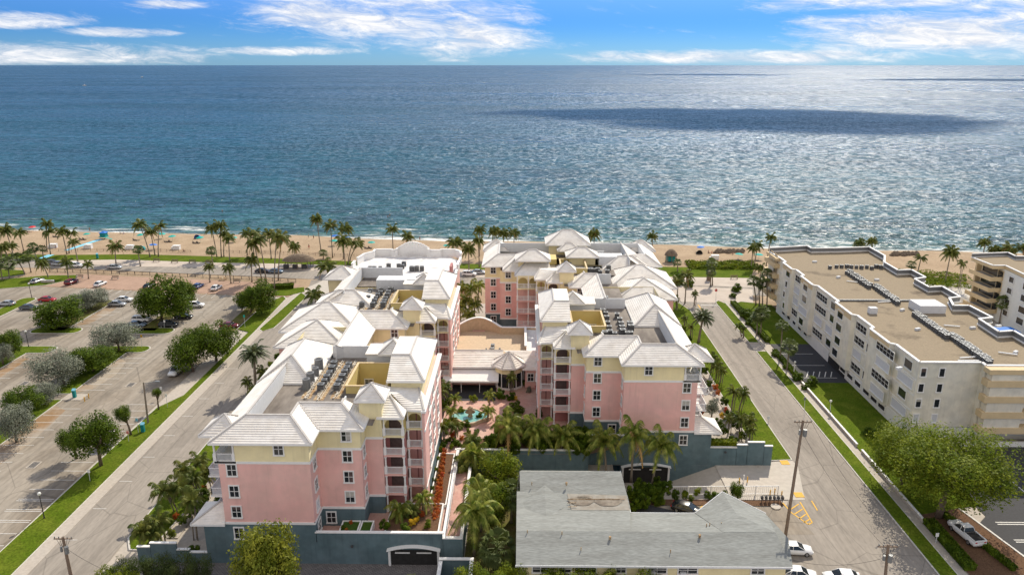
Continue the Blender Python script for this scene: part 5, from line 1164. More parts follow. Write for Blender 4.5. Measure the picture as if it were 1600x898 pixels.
TREE = dict(dark=[crown_mesh(1+i,'leaf_dark',8000,.085,22) for i in range(3)], bright=[crown_mesh(11+i,'leaf_bright',8000,.075,22) for i in range(2)],
            silver=[crown_mesh(21+i,'leaf_silver',9000,.065,24) for i in range(3)], fig=[crown_mesh(31+i,'leaf_bright',21000,.052,70,.76,.45) for i in range(2)],
            yellow=[crown_mesh(41,'leaf_yellow',14000,.075,40,.6,.5)], pine=[crown_mesh(51+i,'leaf_pine',8000,.06,20) for i in range(2)],
            shrub=[crown_mesh(61+i,'leaf_dark',1700,.17,8,.5) for i in range(2)], shrub_b=[crown_mesh(66+i,'leaf_bright',1700,.16,8,.5) for i in range(2)], shrub_r=[crown_mesh(71+i,'leaf_red',1300,.19,8,.5) for i in range(2)],
            shrub_y=[crown_mesh(75,'flower_yellow',1000,.17,8,.5)], shrub_s=[crown_mesh(78,'leaf_silver',2600,.11,10,.5)], shrub_p=[crown_mesh(79,'flower_pink',900,.15,8,.5)])
ntree = 0
def tree(kind, ctr, wpx, base, label, group=None, z0=0.0, name='broadleaf_tree', cat='tree', squash=1.0, trunks=1, top=None):
    """ctr = picture position of the crown's top middle, wpx = crown width in picture px, base = foot of the trunk"""
    global ntree; ntree += 1; rn = random.Random(ntree*7)
    x, y = G(base[0], base[1], z0); cx, zt = GY(ctr[0], ctr[1], y); dist = math.sqrt(y*y+(CAM_H-zt)**2)
    r = wpx/2*dist/FPX/math.cos(math.atan2(449-ctr[1],FPX))*.98; h = max(zt-z0, .9)
    # the picture shows the crown from above: its top edge is the far rim, so drop the height a little
    rz = min(h*.46, r*.95*squash); cz = h-rz*.98
    e = empty(name, (x,y,z0)); tag(e, label, cat, group)
    b = MB(); dx = cx-x; dy = -r*.15
    for k in range(trunks):
        o = (k-(trunks-1)/2)*.5
        b.tube([(o*.4,0,-.15),(o*.6+dx*.2,dy*.2,cz*.4),(o*1.4+dx*.6,dy*.6,cz*.75),(dx+o*2,dy,cz*1.02)],[.028*h+.06,.022*h+.04,.018*h+.03,.03],8)
    for k in range(6):
        a = k*1.05+rn.random()*.5; b.tube([(dx*.45,dy*.45,cz*.6),(dx+r*.32*math.cos(a),dy+r*.32*math.sin(a),cz*.85),(dx+r*.62*math.cos(a),dy+r*.62*math.sin(a),cz+rz*.2)],[.022*h+.03,.016*h+.02,.015],6)
    b.build('trunk','trunk_tree',e,True,False)
    me = rn.choice(TREE[kind]); c = bpy.data.objects.new('crown', me); link(c, e); c.location = (dx,dy,cz); c.scale = (r*1.02,r*1.02,rz*1.05); c.rotation_euler = (0,0,rn.uniform(0,6.28))
    return e
nsh = 0
def shrub(kind, ctr, wpx, label, z0=0.0, hz=.75, cat='shrub', group=None):
    global nsh; nsh += 1; rn = random.Random(nsh*5); x, y = G(ctr[0], ctr[1], z0+.6)
    r = wpx/2*math.hypot(y, CAM_H)/FPX; me = rn.choice(TREE[kind]); o = bpy.data.objects.new('shrub', me); link(o)
    o.location = (x,y,z0+r*hz*.7); o.scale = (r*1.05,r*1.05,r*hz); o.rotation_euler = (0,0,rn.uniform(0,6.28)); tag(o, label, cat, group); return o
BL = 'palms along the beach and coast road'
def bpalm(kind, crown, base, rad, where): palm(kind, crown, base, rad, where, BL)
beach_palms = [
 ('coconut',(10,361),(21,400),3.3),('coconut',(30,364),(37,392),3.3),('coconut',(74,350),(73.6,393.5),3.2),('coconut',(74,363),(79,397),3.4),('coconut',(97,362),(104.5,397),3.3),('coconut',(111,364),(108,396),3.1),
 ('coconut',(116,378),(121.5,408.6),2.7),('coconut',(178.7,385.3),(181.3,411.7),3.6),('coconut',(218.9,351.3),(234.6,401.7),3.6),('coconut',(235.2,362.7),(242.2,399),3.0),('coconut',(248.5,353.8),(247.6,401),3.4),
 ('coconut',(331,357.6),(339,401.7),3.2),('coconut',(344.7,354),(346,401.7),3.4),('coconut',(351,366.4),(349.8,401),3.0),('coconut',(357.3,372),(359,408),3.0),('coconut',(388,365),(386.3,399),3.6),('coconut',(399,364),(396,402),3.3),
 ('coconut',(405,373),(416,439),3.7),('coconut',(432.6,370),(429,453),3.8),('coconut',(441,373),(435,438),3.6),('coconut',(397,380),(408.8,437.8),3.4),('coconut',(420,366),(424,405),3.2),('coconut',(460,386),(460,409),2.8),
 ('coconut',(494,343.8),(501.5,392.7),3.2),('coconut',(516.5,352.6),(519.8,402.7),3.3),('coconut',(540.4,357.6),(536.6,405),3.6),('coconut',(535.3,377.6),(540.4,420),3.6),('coconut',(550.4,380),(544,412.7),3.4),('coconut',(560.4,380),(546.6,407.7),3.0),
 ('coconut',(510.3,416),(515.8,462.9),3.9),('coconut',(491.5,461),(494,481),3.9),('coconut',(613,357.6),(614.3,392.7),3.5),('coconut',(636.8,369),(636.8,390),3.6),
 ('coconut',(712,380),(716.3,431.5),3.6),('coconut',(732,391),(733,430),3.2),('coconut',(747,377.6),(749,417.7),3.2),('coconut',(749.6,360),(749,400),3.0),('coconut',(773.4,362.6),(773,400),3.1),('coconut',(787,366),(787,400),2.9),('coconut',(803,364),(803,400),3.3),('coconut',(928,367),(928,402),3.0),('coconut',(1019,369),(1019,402),2.7)]
for i, (k,c,b_,r) in enumerate(beach_palms): bpalm(k, c, b_, r, 'coconut palm by the beach, {n} from the left west of the east street')
small = [('sabal',(51.6,386.5),(56.6,403),2.1),('sabal',(65,389),(68,404),1.7),('coconut',(7.5,386),(12.6,406.7),2.7),('coconut',(17.6,384),(20.8,404),2.5),('coconut',(1,389),(2.5,405),2.5),('sabal',(27,405),(39,428.7),2.6),('sabal',(43,401),(48.5,425.6),2.6),
 ('sabal',(11.3,411.7),(15,435),2.5),('sabal',(0.6,411.7),(3.8,438),2.4),('coconut',(66.7,411.7),(75.5,433),2.8),('coconut',(103,410.5),(107,433.8),2.8),('coconut',(136,413),(138.5,435.7),2.5),('sabal',(215,390.3),(219.5,416),1.9),('sabal',(330.3,391.6),(333.4,420),2.0),
 ('coconut',(325.9,418),(328,441.3),2.3),('coconut',(357.3,418),(361,443.2),2.6),('coconut',(392.6,408),(393.8,440.7),3.0),('sabal',(505.3,395),(505.3,404),1.7)]
for i, (k,c,b_,r) in enumerate(sorted(small, key=lambda s: s[1][0])): palm(k, c, b_, r, 'shorter palm along the coast road left of the white roofed block, {n} from the left', 'shorter palms along the coast road')
east_p = [('sabal',(1110.4,424.6),(1110,447),1.8),('sabal',(1112,411),(1113,446),1.9),('coconut',(1060,441),(1057,481.6),3.4),('coconut',(1073,430),(1070,474),3.0),('sabal',(1058.6,411),(1058.6,424),1.7),('coconut',(1177,388.3),(1173.3,420),2.6),('coconut',(1184,384),(1178.5,417.7),2.7),('coconut',(1204.7,371),(1196.8,417.7),2.7),
 ('sabal',(1176,438.4),(1181,476.4),1.9),('sabal',(1184,441),(1186.4,477.4),1.9),('sabal',(1192,445),(1191,479),1.8),('sabal',(1199,429.8),(1197.8,481.6),2.0),('coconut',(1187,419),(1188,454),2.2),('sabal',(1190,489),(1188,526),2.3),('sabal',(1184,494),(1182,524),2.0),
 ('sabal',(1221.6,508),(1219,561),1.6),('sabal',(1233,541),(1229.6,578),2.0),('areca',(1154,510),(1158,526),1.5),('areca',(1162,514),(1162,527),1.2),('coconut',(1345,381),(1345,412),2.6),('coconut',(1362.5,378),(1362,412),2.6),('coconut',(1440,403),(1433,429.8),2.8),('coconut',(1485,395),(1476.5,441.9),3.3),('sabal',(1424.6,414),(1424,425),1.9),
 ('areca',(1504,412.5),(1497,450.5),2.1),('coconut',(1538.6,379.7),(1536,402),3.2),('coconut',(1575,386),(1575,405),3.2),('coconut',(1597,388),(1599,408),3.0),('sabal',(1566,471),(1561,506),2.1),('coconut',(1551,391),(1551,402),2.4),('areca',(1086,460),(1084,478),1.6),('sabal',(1340,384),(1338,413),1.7)]
for i, (k,c,b_,r) in enumerate(sorted(east_p, key=lambda s: s[1][0])): palm(k, c, b_, r, 'palm on or beyond the east street, {n} from the left', 'palms of the east street side')
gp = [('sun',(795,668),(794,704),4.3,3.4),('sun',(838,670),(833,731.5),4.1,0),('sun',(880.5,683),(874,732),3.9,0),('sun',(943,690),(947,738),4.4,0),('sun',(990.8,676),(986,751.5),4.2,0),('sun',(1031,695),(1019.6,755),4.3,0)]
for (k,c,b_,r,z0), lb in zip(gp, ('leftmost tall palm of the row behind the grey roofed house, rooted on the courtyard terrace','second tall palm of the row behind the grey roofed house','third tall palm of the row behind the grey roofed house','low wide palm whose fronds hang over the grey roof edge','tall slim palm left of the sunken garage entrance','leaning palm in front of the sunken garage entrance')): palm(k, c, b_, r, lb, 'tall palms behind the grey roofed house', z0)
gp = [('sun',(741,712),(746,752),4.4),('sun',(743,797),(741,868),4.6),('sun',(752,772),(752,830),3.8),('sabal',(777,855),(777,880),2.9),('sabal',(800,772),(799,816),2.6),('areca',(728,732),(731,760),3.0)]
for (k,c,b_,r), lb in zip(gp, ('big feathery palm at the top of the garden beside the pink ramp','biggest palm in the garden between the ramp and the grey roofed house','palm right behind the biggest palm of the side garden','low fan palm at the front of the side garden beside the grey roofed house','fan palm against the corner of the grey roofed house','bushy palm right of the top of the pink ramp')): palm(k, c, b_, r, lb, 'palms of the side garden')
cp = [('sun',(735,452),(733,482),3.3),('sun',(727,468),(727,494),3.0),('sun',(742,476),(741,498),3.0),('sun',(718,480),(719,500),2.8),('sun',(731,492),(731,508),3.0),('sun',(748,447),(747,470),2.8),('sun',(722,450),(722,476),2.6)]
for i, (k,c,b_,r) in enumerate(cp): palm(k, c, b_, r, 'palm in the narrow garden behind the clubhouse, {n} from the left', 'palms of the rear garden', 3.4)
cp = [('sun',(710,622),(710,634),1.7,'palm in the pot left of the patio steps above the fountain'),('sun',(764,616),(765,632),1.7,'palm in the pot on the patio in front of the turret'),('sun',(705,640),(705,657),1.8,'palm in the pot left of the fountain'),('sun',(763,642),(762,658),1.9,'palm in the pot right of the fountain'),('areca',(695,605),(694,628),2.1,'dense palm left of the clubhouse awning'),('areca',(688,612),(688,634),1.9,'bushy palm against the west block left of the clubhouse terrace'),('areca',(800,590),(797,612),1.6,'small palm beside the glazed turret'),('areca',(711,668),(712,684),1.9,'young palm just below the fountain basin'),
      ('sun',(623,800),(625,819),2.4,'feathery palm in the large front planter of the west block, left one'),('sun',(661,780),(661,805),2.3,'feathery palm in the large front planter of the west block, right one'),('areca',(645,797),(645,815),1.6,'small palm between the two feathery palms of the front planter'),('areca',(737,690),(737,712),2.2,'palm at the head of the pink ramp'),('areca',(690,668),(690,690),1.7,'palm beside the west block below the fountain')]
for k,c,b_,r,lb in cp: palm(k, c, b_, r, lb, 'palms of the courtyard', 3.4)
wp = [('areca',(288,735),(300,765),2.6),('areca',(311,724),(320,752),2.4),('areca',(258,765),(272,800),2.7),('areca',(283,764),(292,800),2.6),('areca',(298,784),(303,843),2.3),('areca',(226,828),(242,856),2.4),('areca',(248,815),(253,848),2.4),('areca',(323,738),(330,762),2.0),('areca',(236,838),(240,862),1.9),('areca',(305,745),(312,782),2.1),('phoenix',(396.5,556),(400,609),4.0),('areca',(385,600),(388,622),1.8),('areca',(410,580),(412,604),1.9),('areca',(396,612),(395,635),1.9)]
for i, (k,c,b_,r) in enumerate(wp): palm(k, c, b_, r, 'large date palm with stiff grey green fronds beside the west street' if k=='phoenix' else 'palm planted on the street side of the west block, {n} from the left', None if k=='phoenix' else 'palms along the street side of the west block')
ep = [('areca',(1146,612),(1142,642),2.0),('areca',(1162,617),(1154,642),2.1),('areca',(1170,657),(1166,682),2.0),('areca',(1120,571),(1118,594),2.0),('areca',(1156,655),(1154,688),1.7),('areca',(1113,560),(1110,584),1.9),('areca',(1128,580),(1124,600),1.6),('areca',(1056,468),(1056,486),1.7),('areca',(1140,655),(1137,678),1.6),('areca',(1172,672),(1170,694),1.5),('areca',(1070,498),(1068,515),1.4),('areca',(1080,512),(1078,528),1.3)]
for i, (k,c,b_,r) in enumerate(sorted(ep, key=lambda s:-s[1][1])): palm(k, c, b_, r, 'palm planted on the street side of the east block, {n} from the left', 'palms along the street side of the east block')
palm('phoenix', (1098.3,497), (1091.4,535), 3.3, 'large date palm on the lawn strip between the east block and the east street', None)
# ---- lot trees
lot = [('dark',(258,431),88,(252,499),'large dark green tree in the far middle of the left parking lot'),('dark',(232,450),52,(232,496),'dark green tree touching the left side of the large tree in the far lot'),('dark',(290,440),36,(286,474),'dark green tree touching the right side of the large tree in the far lot'),
 ('dark',(334,503),76,(338,563),'broad dark green tree on the west verge, farther of the touching pair'),('dark',(288,524),60,(302,580),'broad dark green tree on the west verge, nearer of the touching pair'),('dark',(300,512),46,(306,562),'dark green tree behind the touching pair on the west verge'),('dark',(404,438),64,(392,488),'dark round tree at the corner of the lot by the coast road'),('dark',(382,452),36,(378,484),'dark tree left of the round tree at the corner of the lot'),
 ('dark',(92,464),88,(95,508),'wide dark green tree with a white car half under it'),('silver',(146,448),58,(136,480),'silver leaved tree behind the white car tree'),('silver',(122,456),44,(118,486),'smaller silver leaved tree just left of the other one in the far lot'),('silver',(177,502),80,(187,548),'silver leaved tree standing alone at the island head'),
 ('dark',(140,541),72,(146,580),'wide low green tree in the middle of the near island'),('dark',(120,548),46,(124,584),'low green tree between the silver trees of the near island'),('silver',(86,549),84,(102,601),'largest silver leaved tree on the near island'),('silver',(62,597),56,(70,628),'silver leaved tree behind the low green tree at the left edge'),('dark',(34,604),62,(44,648),'low green tree near the left edge between silver trees'),
 ('silver',(22,627),66,(26,690),'silver leaved tree at the left edge of the picture'),('dark',(14,515),44,(14,560),'dark green tree cut by the left edge of the picture'),('silver',(2,534),36,(5,570),'silver leaved tree cut by the left edge of the picture'),('dark',(148,645),76,(158,728),'round dark green tree on the verge nearest the camera'),('dark',(108,667),42,(120,716),'left lobe tree beside the round dark tree on the near verge'),('dark',(191,633),29,(205,680),'slim small tree behind the round tree on the west verge'),('dark',(245,606),15,(248,640),'sapling on the west verge behind the wooden lamp pole')]
for k,c,wd,b_,lb in lot: tree(k, c, wd, b_, lb, 'trees of the left parking lot')
tree('fig', (1430,664), 120, (1407,757), 'wide bright green tree on the lawn in front of the cream building', 'wide bright trees by the cream building', name='shade_tree', squash=.8)
tree('fig', (1500,675), 165, (1466,808), 'wide bright green tree above the parked white pickup truck', 'wide bright trees by the cream building', name='shade_tree', squash=.7, trunks=2)
tree('yellow', (414,818), 104, (414,962), 'bushy yellow green tree in front of the grey green wall of the west block', name='broadleaf_tree', squash=2.6)
tree('bright', (783,702), 72, (792,772), 'rounded loose green tree at the corner of the grey roofed house', z0=0, squash=1.3)
tree('bright', (772,748), 58, (779,820), 'second loose green tree between the side garden palms and the grey roofed house', squash=1.3)
for i, (px,py_,wd,k) in enumerate(((190,872,44,'pine'),(215,868,46,'pine'),(246,862,50,'pine'),(280,864,52,'pine'),(312,866,40,'pine'),(166,884,40,'bright'),(196,884,40,'bright'),(740,884,60,'bright'),(800,882,60,'bright'),(860,886,56,'bright'),(905,884,60,'bright'),(960,886,46,'bright'),(1010,892,60,'bright'),(640,900,50,'bright'))):
    tree(k, (px,py_), wd, (px,py_+62), '%s treetop along the bottom edge, {n} from the left' % ('dark feathery' if k=='pine' else 'bright green'), 'treetops along the bottom edge', squash=1.5)
tree('shrub_s', (1113,622), 30, (1112,650), 'silver grey shrub in the planting beside the east block', name='shrub', cat='shrub', squash=1.2)
tree('dark', (1152,752), 23, (1152,783), 'round clipped bush by the white railing of the sunken drive', name='clipped_bush', cat='shrub', squash=1.3)
for i,(px,py_,wd) in enumerate(((1150,452,22),(1146,462,14),(1165,494,26),(1158,486,16),(1170,504,18),(1246,590,22),(1268,597,24),(1258,604,16),(1360,676,26),(1374,672,20),(1210,553,14),(1222,560,14),(1228,572,14))): shrub('shrub', (px,py_), wd, 'dark shrub on the lawns beside the cream building, {n} from the left', cat='shrub', group='dark shrubs by the cream building')
# courtyard and terrace planting
for i,(k,px,py_,wd,z) in enumerate((('shrub_b',698,664,22,3.4),('shrub',695,688,13,3.4),('shrub',711,690,17,3.4),('shrub',745,672,11,3.4),('shrub_r',707,678,14,3.4),('shrub_r',721,682,10,3.4),('shrub_b',742,690,24,3.4),('shrub',770,690,26,3.4),('shrub',800,700,30,3.4),('shrub',850,695,36,3.4),('shrub',895,700,30,3.4),('shrub',915,688,24,3.4),
   ('shrub',783,618,22,3.4),('shrub',798,620,18,3.4),('shrub',806,640,26,3.4),('shrub',792,648,20,3.4),('shrub',842,646,16,3.4),('shrub_s',826,608,12,3.4),('shrub_p',838,604,10,3.4),('shrub_b',822,598,14,3.4),('shrub_y',805,620,10,3.4),('shrub_b',683,650,14,3.4),('shrub',690,632,18,3.4),('shrub',700,628,14,3.4),('shrub_b',688,700,12,3.4),('shrub_b',684,716,12,3.4),('shrub_b',681,732,12,3.4),('shrub',678,748,12,3.4),('shrub_b',675,762,12,3.4),
   ('shrub_y',645,814,14,4.3),('shrub_y',652,808,10,4.3),('shrub',600,820,20,4.3),('shrub_r',660,800,10,4.3),('shrub_b',668,818,16,4.3),('shrub',632,822,16,4.3),('shrub_r',541,826,9,4.2),('shrub_r',548,812,8,4.2),('shrub',536,820,9,4.2),('shrub_b',860,688,20,3.4),('shrub_b',820,690,20,3.4),('shrub_b',942,705,18,0),('shrub',900,650,12,3.4))):
    nm = dict(shrub_b='light green',shrub='dark green',shrub_r='red leaved',shrub_s='silver',shrub_p='pink flowering',shrub_y='yellow flowering')[k]
    shrub(k, (px,py_), wd, '%s shrub of the courtyard and terraces, {n} from the left' % nm, z, .95, group='courtyard shrubs')
for i in range(17):
    t = i/16; x = 706-t*44+3; y_ = 702+t*108
    px = 697.5-(y_-700)*.13; shrub('shrub_r', (px-3,y_), 11+t*5, 'red and orange croton shrub in the row beside the pink ramp, {n} from the left', 3.5, 1.0, group='red croton row')
for i,(k,px,py_,wd) in enumerate((('shrub',318,775,26),('shrub_r',318,760,12),('shrub',300,800,30),('shrub',285,812,20),('shrub_r',274,803,12),('shrub_b',268,832,18),('shrub',288,858,12),('shrub',303,858,22),('shrub_b',330,730,18),('shrub',345,775,20),('shrub',262,812,18),('shrub_b',240,845,20),('shrub',352,700,20),('shrub',365,680,20),('shrub_b',376,655,22),('shrub',388,632,22),('shrub_b',400,612,22),('shrub',412,592,20),('shrub_b',424,572,18),('shrub',300,750,22),('shrub',330,800,24),('shrub',434,556,14),('shrub',318,790,22))):
    shrub(k, (px,py_), wd, '%s shrub between the west street and the west block, {n} from the left' % dict(shrub='dark',shrub_r='red',shrub_b='light green')[k], .6, .9, group='shrubs west of the west block')
for i,(k,px,py_,wd) in enumerate((('shrub_r',1118,604,12),('shrub_r',1122,612,10),('shrub',1106,600,16),('shrub',1132,628,18),('shrub_r',1098,641,9),('shrub_r',1135,640,11),('shrub_y',1128,648,12),('shrub',1140,650,20),('shrub',1128,672,20),('shrub',1145,690,22),('shrub_b',1160,680,16),('shrub_b',1118,700,20),('shrub_b',1134,704,24),('shrub_b',1150,702,20),('shrub_b',1184,700,20),('shrub',1190,695,16),('shrub',1100,580,18),('shrub',1092,562,16),('shrub_b',1084,548,14),('shrub',1076,530,14),('shrub_b',1068,515,14),('shrub',1150,664,20),('shrub_b',1120,690,14),('shrub_b',1178,706,18),('shrub',1056,500,12),('shrub',1168,664,14),('shrub',1122,660,18),('shrub',1062,440,22),('shrub',1078,446,18),('shrub',1044,446,18))):
    shrub(k, (px,py_), wd, '%s shrub between the east block and the east street, {n} from the left' % dict(shrub='dark',shrub_r='red',shrub_b='light green',shrub_y='yellow')[k], .6 if py_>470 else 0, .95, group='shrubs east of the east block')
for i,(k,px,py_,wd) in enumerate((('shrub',1000,762,26),('shrub',1014,768,24),('shrub',1028,765,26),('shrub',1042,760,22),('shrub_b',1003,780,14),('shrub_b',1070,772,16),('shrub_b',1090,768,16),('shrub',1118,776,20),('shrub_b',1132,772,14),('shrub',1055,772,18),('shrub',1105,772,14),('shrub_b',1080,778,12))):
    shrub(k, (px,py_), wd, '%s shrub between the house court and the sunken drive, {n} from the left' % dict(shrub='dark',shrub_b='light green')[k], 0, 1.0, group='shrubs beside the sunken drive')
srn = random.Random(77)
for i in range(46):
    px = 756+srn.random()*172; py_ = 672+srn.random()*32
    if px < 775 and py_ < 680: continue
    shrub(srn.choice(('shrub','shrub','shrub','shrub_b')), (px,py_), srn.uniform(16,28), 'leafy shrub in the dense bed behind the row of tall palms, {n} from the left', 3.4, srn.uniform(.9,1.4), group='dense courtyard bed')
for i in range(16):
    shrub(srn.choice(('shrub','shrub')), (985+srn.random()*62, 752+srn.random()*38), srn.uniform(16,26), 'dark shrub around the palm feet beside the sunken drive, {n} from the left', 0, srn.uniform(.9,1.5), group='dark bed by the sunken drive')
for i in range(26):
    t = srn.random(); shrub(srn.choice(('shrub','shrub','shrub_b')), (690+60*srn.random(), 620+srn.random()*80) if i%3 else (722+srn.random()*70, 716+srn.random()*22), srn.uniform(9,15) if i%3 else srn.uniform(16,26), 'small shrub of the planting round the fountain court, {n} from the left', 3.4 if i%3 else 0, 1.0, group='fountain court planting') if not (i%3 and 0) else None
# hedges
def hedge(a, b, w, h, label, m='leaf_dark', n=2600):
    a = Vector(a); b = Vector(b); d = b-a; ln = d.length; d.normalize(); nrm = Vector((-d.y,d.x)); mb = MB(); rn = random.Random(int(a.x*7+a.y))
    for i in range(n):
        t = rn.random()*ln; s = (rn.random()-.5)*w; z = h*rn.random()**.4; 
        if rn.random()<.4: s = w/2*(1 if s>0 else -1)
        p = Vector((a.x+d.x*t+nrm.x*s, a.y+d.y*t+nrm.y*s, z)); q = Vector((rn.gauss(0,1),rn.gauss(0,1),rn.gauss(0,1))).normalized(); u = q.orthogonal().normalized()*.16; v = q.cross(u)*.7
        mb.add([p-u,p-v,p+u,p+v],[(0,1,2,3)])
    mb.obox(((a.x+b.x)/2,(a.y+b.y)/2), math.atan2(d.y,d.x), ln-.2, w-.25, .02, h-.18)
    tag(mb.build('hedge',m,fix=False), label, 'hedge')
hedge((60.3,172),(60.0,203), 1.3, 1.1, 'clipped hedge along the east sidewalk near the beach end', n=5000)
hedge((60.3,86),(60.3,97), 1.6, 1.0, 'ragged hedge beside the bed with the white pickup truck')
hedge((66.2,86),(63.6,99), .8, .8, 'thin low hedge between the pickup truck and the marked car bays')
hedge((-77,215.5),(-69,217.5), 2.6, 1.3, 'rounded clipped hedge where the west street meets the coast road', n=3500)
hedge((36.6,114.4),(31.2,114.6), 1.2, 4.2, 'light green hedge on the garden wall beside the east drive', 'leaf_bright', 3500)
hedge((59.8,149.3),(59.8,165.8), 1.0, .9, 'low planting between the east sidewalk and the dark car court')
# seaside scrub over the dune, and grape bushes far right
mb = MB(); rn = random.Random(3)
for i in range(9000):
    x = rn.uniform(56,79); y = rn.uniform(240,249)+.0; z = .25+.5*math.sin(x*.9)*math.sin(y*1.3)+rn.random()*.7
    q = Vector((rn.gauss(0,1),rn.gauss(0,1),rn.gauss(0,1)+1)).normalized(); u = q.orthogonal().normalized()*.22; v = q.cross(u)*.7; p = Vector((x,y,max(.1,z))); mb.add([p-u,p-v,p+u,p+v],[(0,1,2,3)])
for i in range(9000):
    x = rn.uniform(102,142); y = rn.uniform(226,244)-(x-102)*.22; z = .2+.5*math.sin(x*.7)*math.sin(y)+rn.random()*.6
    q = Vector((rn.gauss(0,1),rn.gauss(0,1),rn.gauss(0,1)+1)).normalized(); u = q.orthogonal().normalized()*.24; v = q.cross(u)*.7; p = Vector((x,y,max(.1,z))); mb.add([p-u,p-v,p+u,p+v],[(0,1,2,3)])
tag(mb.build('dune_scrub','leaf_bright',fix=False), 'low green dune scrub between the promenade and the sand', 'ground cover', kind='stuff')
for i,(px,py_,wd) in enumerate(((1560,396,26),(1578,398,24),(1548,399,20),(1396,420,10))): shrub('shrub', (px,py_), wd, 'dark sea grape bush behind the cream buildings, {n} from the left', 0, .8, group='sea grape bushes')
# ---- rocks
def rocks(px0,px1,py_,n,label):
    mb = MB(); rn = random.Random(n)
    for i in range(n):
        x,y = G(px0+(px1-px0)*rn.random(), py_+rn.uniform(-2.2,2.2)); r = rn.uniform(.5,1.3); a = rn.random()*6
        mb.tube([(x,y,-.8),(x+.1,y,-.1),(x+.2*math.cos(a),y,.3*r),(x,y,.75*r)],[r,r*.95,r*.7,.15],6)
    tag(mb.build('rock_groyne','rock'), label, 'rocks', kind='stuff')
rocks(1118,1160,393,60,'dark rocks at the water edge above the east street'); rocks(1394,1432,397,60,'dark rocks at the water edge behind the cream building')
# ================================================================ air conditioning units on the roofs
def make_ac(round_=False, dx=.45, h=1.0):
    e = empty('air_conditioner'); b = MB(); s = MB(); f = MB()
    if round_:
        b.cyl(0,0,.1,h,dx,14); s.cyl(0,0,.02,.1,dx*1.05,14)
        for k in range(6): b.cyl(0,0,.2+k*h*.12,.2+k*h*.12+.03,dx*1.04,14)
        f.cyl(0,0,h+.005,h+.03,dx*.62,12)
    else:
        b.box(-dx,dx,-dx,dx,.12,h); s.box(-dx*1.05,dx*1.05,-dx*1.05,dx*1.05,h,h+.06); s.box(-dx,dx,-dx,-dx+.12,0,.12); s.box(-dx,dx,dx-.12,dx,0,.12)
        for z in (.3,.5,.7): s.box(-dx-.015,dx+.015,-dx-.015,dx+.015,z*h,z*h+.05)
        f.cyl(0,0,h+.065,h+.09,dx*.72,14)
    b.build('casing','ac_grey' if round_ else 'ac_dark',e); s.build('frame','ac_top',e); f.build('fan_grille','ac_dark',e); return e
AC0 = {False: make_ac(), True: make_ac(True,.62,1.9)}; used = {False: False, True: False}
PREP = {}
def put_ac(x, y, z, label, group, rnd_=False, s=1.0, rz=0.0):
    e = AC0[rnd_] if not used[rnd_] else copy_tree(AC0[rnd_]); used[rnd_] = True
    e.location = (x,y,z); e.scale = (s,s,s); e.rotation_euler = (0,0,rz); tag(e, label, 'air conditioner', group)
rr_ = random.Random(4)
def ac_list(L_, z, label, group, rnd_=False, s=1.0):
    L_ = sorted(L_, key=lambda p: (-p[1], p[0]))
    for i,(px,py_) in enumerate(L_):
        x,y = G(px,py_,z+.7); put_ac(x,y,z, label, group, rnd_, s*rr_.uniform(.88,1.1), rr_.uniform(-.12,.12))
z5 = lambda L_: [(300+a/3.99,520+b/3.99) for a,b in L_]
ac_list(z5(((715,325),(740,288),(770,252),(792,210))), 18.2, 'tall round roof unit on the front roof of the west block, {n} from the left', 'round units, west block', True)
ac_list(z5(((805,330),(825,297),(841,275),(857,248),(873,220),(886,188),(905,330),(918,300),(938,272),(952,243),(966,220),(978,197))), 18.2, 'square roof unit on the front roof of the west block, {n} from the left', 'square units, front of west block')
zA = lambda L_: [(560+a/9.975,440+b/9.975) for a,b in L_]
ac_list(zA(((55,345),(60,275),(145,245),(155,185),(185,130),(225,345),(248,300),(272,245),(300,200),(345,165),(360,115),(385,345),(405,300),(425,255),(450,200),(470,160),(505,115))), 18.2, 'air conditioning unit on the rear roof of the west block, {n} from the left', 'units, rear of west block')
zB = lambda L_: [(820+a/3.99,480+b/3.99) for a,b in L_]
ac_list(zB(((485,22),(505,35),(510,62),(517,95),(527,122),(532,148),(575,45),(592,75),(600,100),(606,125),(610,148),(655,100),(662,122),(500,160),(560,162),(640,160),(660,158))), 18.2, 'air conditioning unit on the front roof of the east block, {n} from the left', 'units, front of east block')
ac_list([(937,472),(946,466),(951,417),(949,424),(973,398),(979,400),(975,406),(982,409),(972,412),(916,421),(922,421),(928,421),(934,421),(945,430),(938,424),(884,409),(890,412)], 18.2, 'air conditioning unit on the ocean end of the east block, {n} from the left', 'units, ocean end of east block')
zR = lambda L_: [(560+a/9.975,380+b/9.975) for a,b in L_]
ac_list(zR(((185,395),(245,388),(340,385),(440,400),(472,350),(630,355),(685,355),(710,318),(832,395),(910,390),(990,390))), 13.0, 'air conditioning unit on the white roof by the beach, {n} from the left', 'units on the white roof', s=1.15)
z6 = lambda L_: [(1050+a/2.896,340+b/2.896) for a,b in L_]
row = [(715,222),(745,218),(768,218),(792,218),(812,220),(835,220),(858,222),(882,220),(905,225),(925,218),(946,222)]
for i in range(10): row += [(800+i*11,238+i*7.2),(792+i*11,246+i*7.2)]
for i in range(10): row += [(925+i*11.3,304+i*8),(918+i*11.3,312+i*8)]
for i in range(13): row += [(1106+i*12,428+i*8.4),(1098+i*12,436+i*8.4)]
for i in range(14): row += [(1268+i*13.2,525+i*9.2),(1260+i*13.2,534+i*9.2)]
ac_list(z6(row), ZT-.35, 'air conditioning unit in the long rows on the brown gravel roof, {n} from the left', 'units on the gravel roof', s=.86) if len(row) <= 59 else None
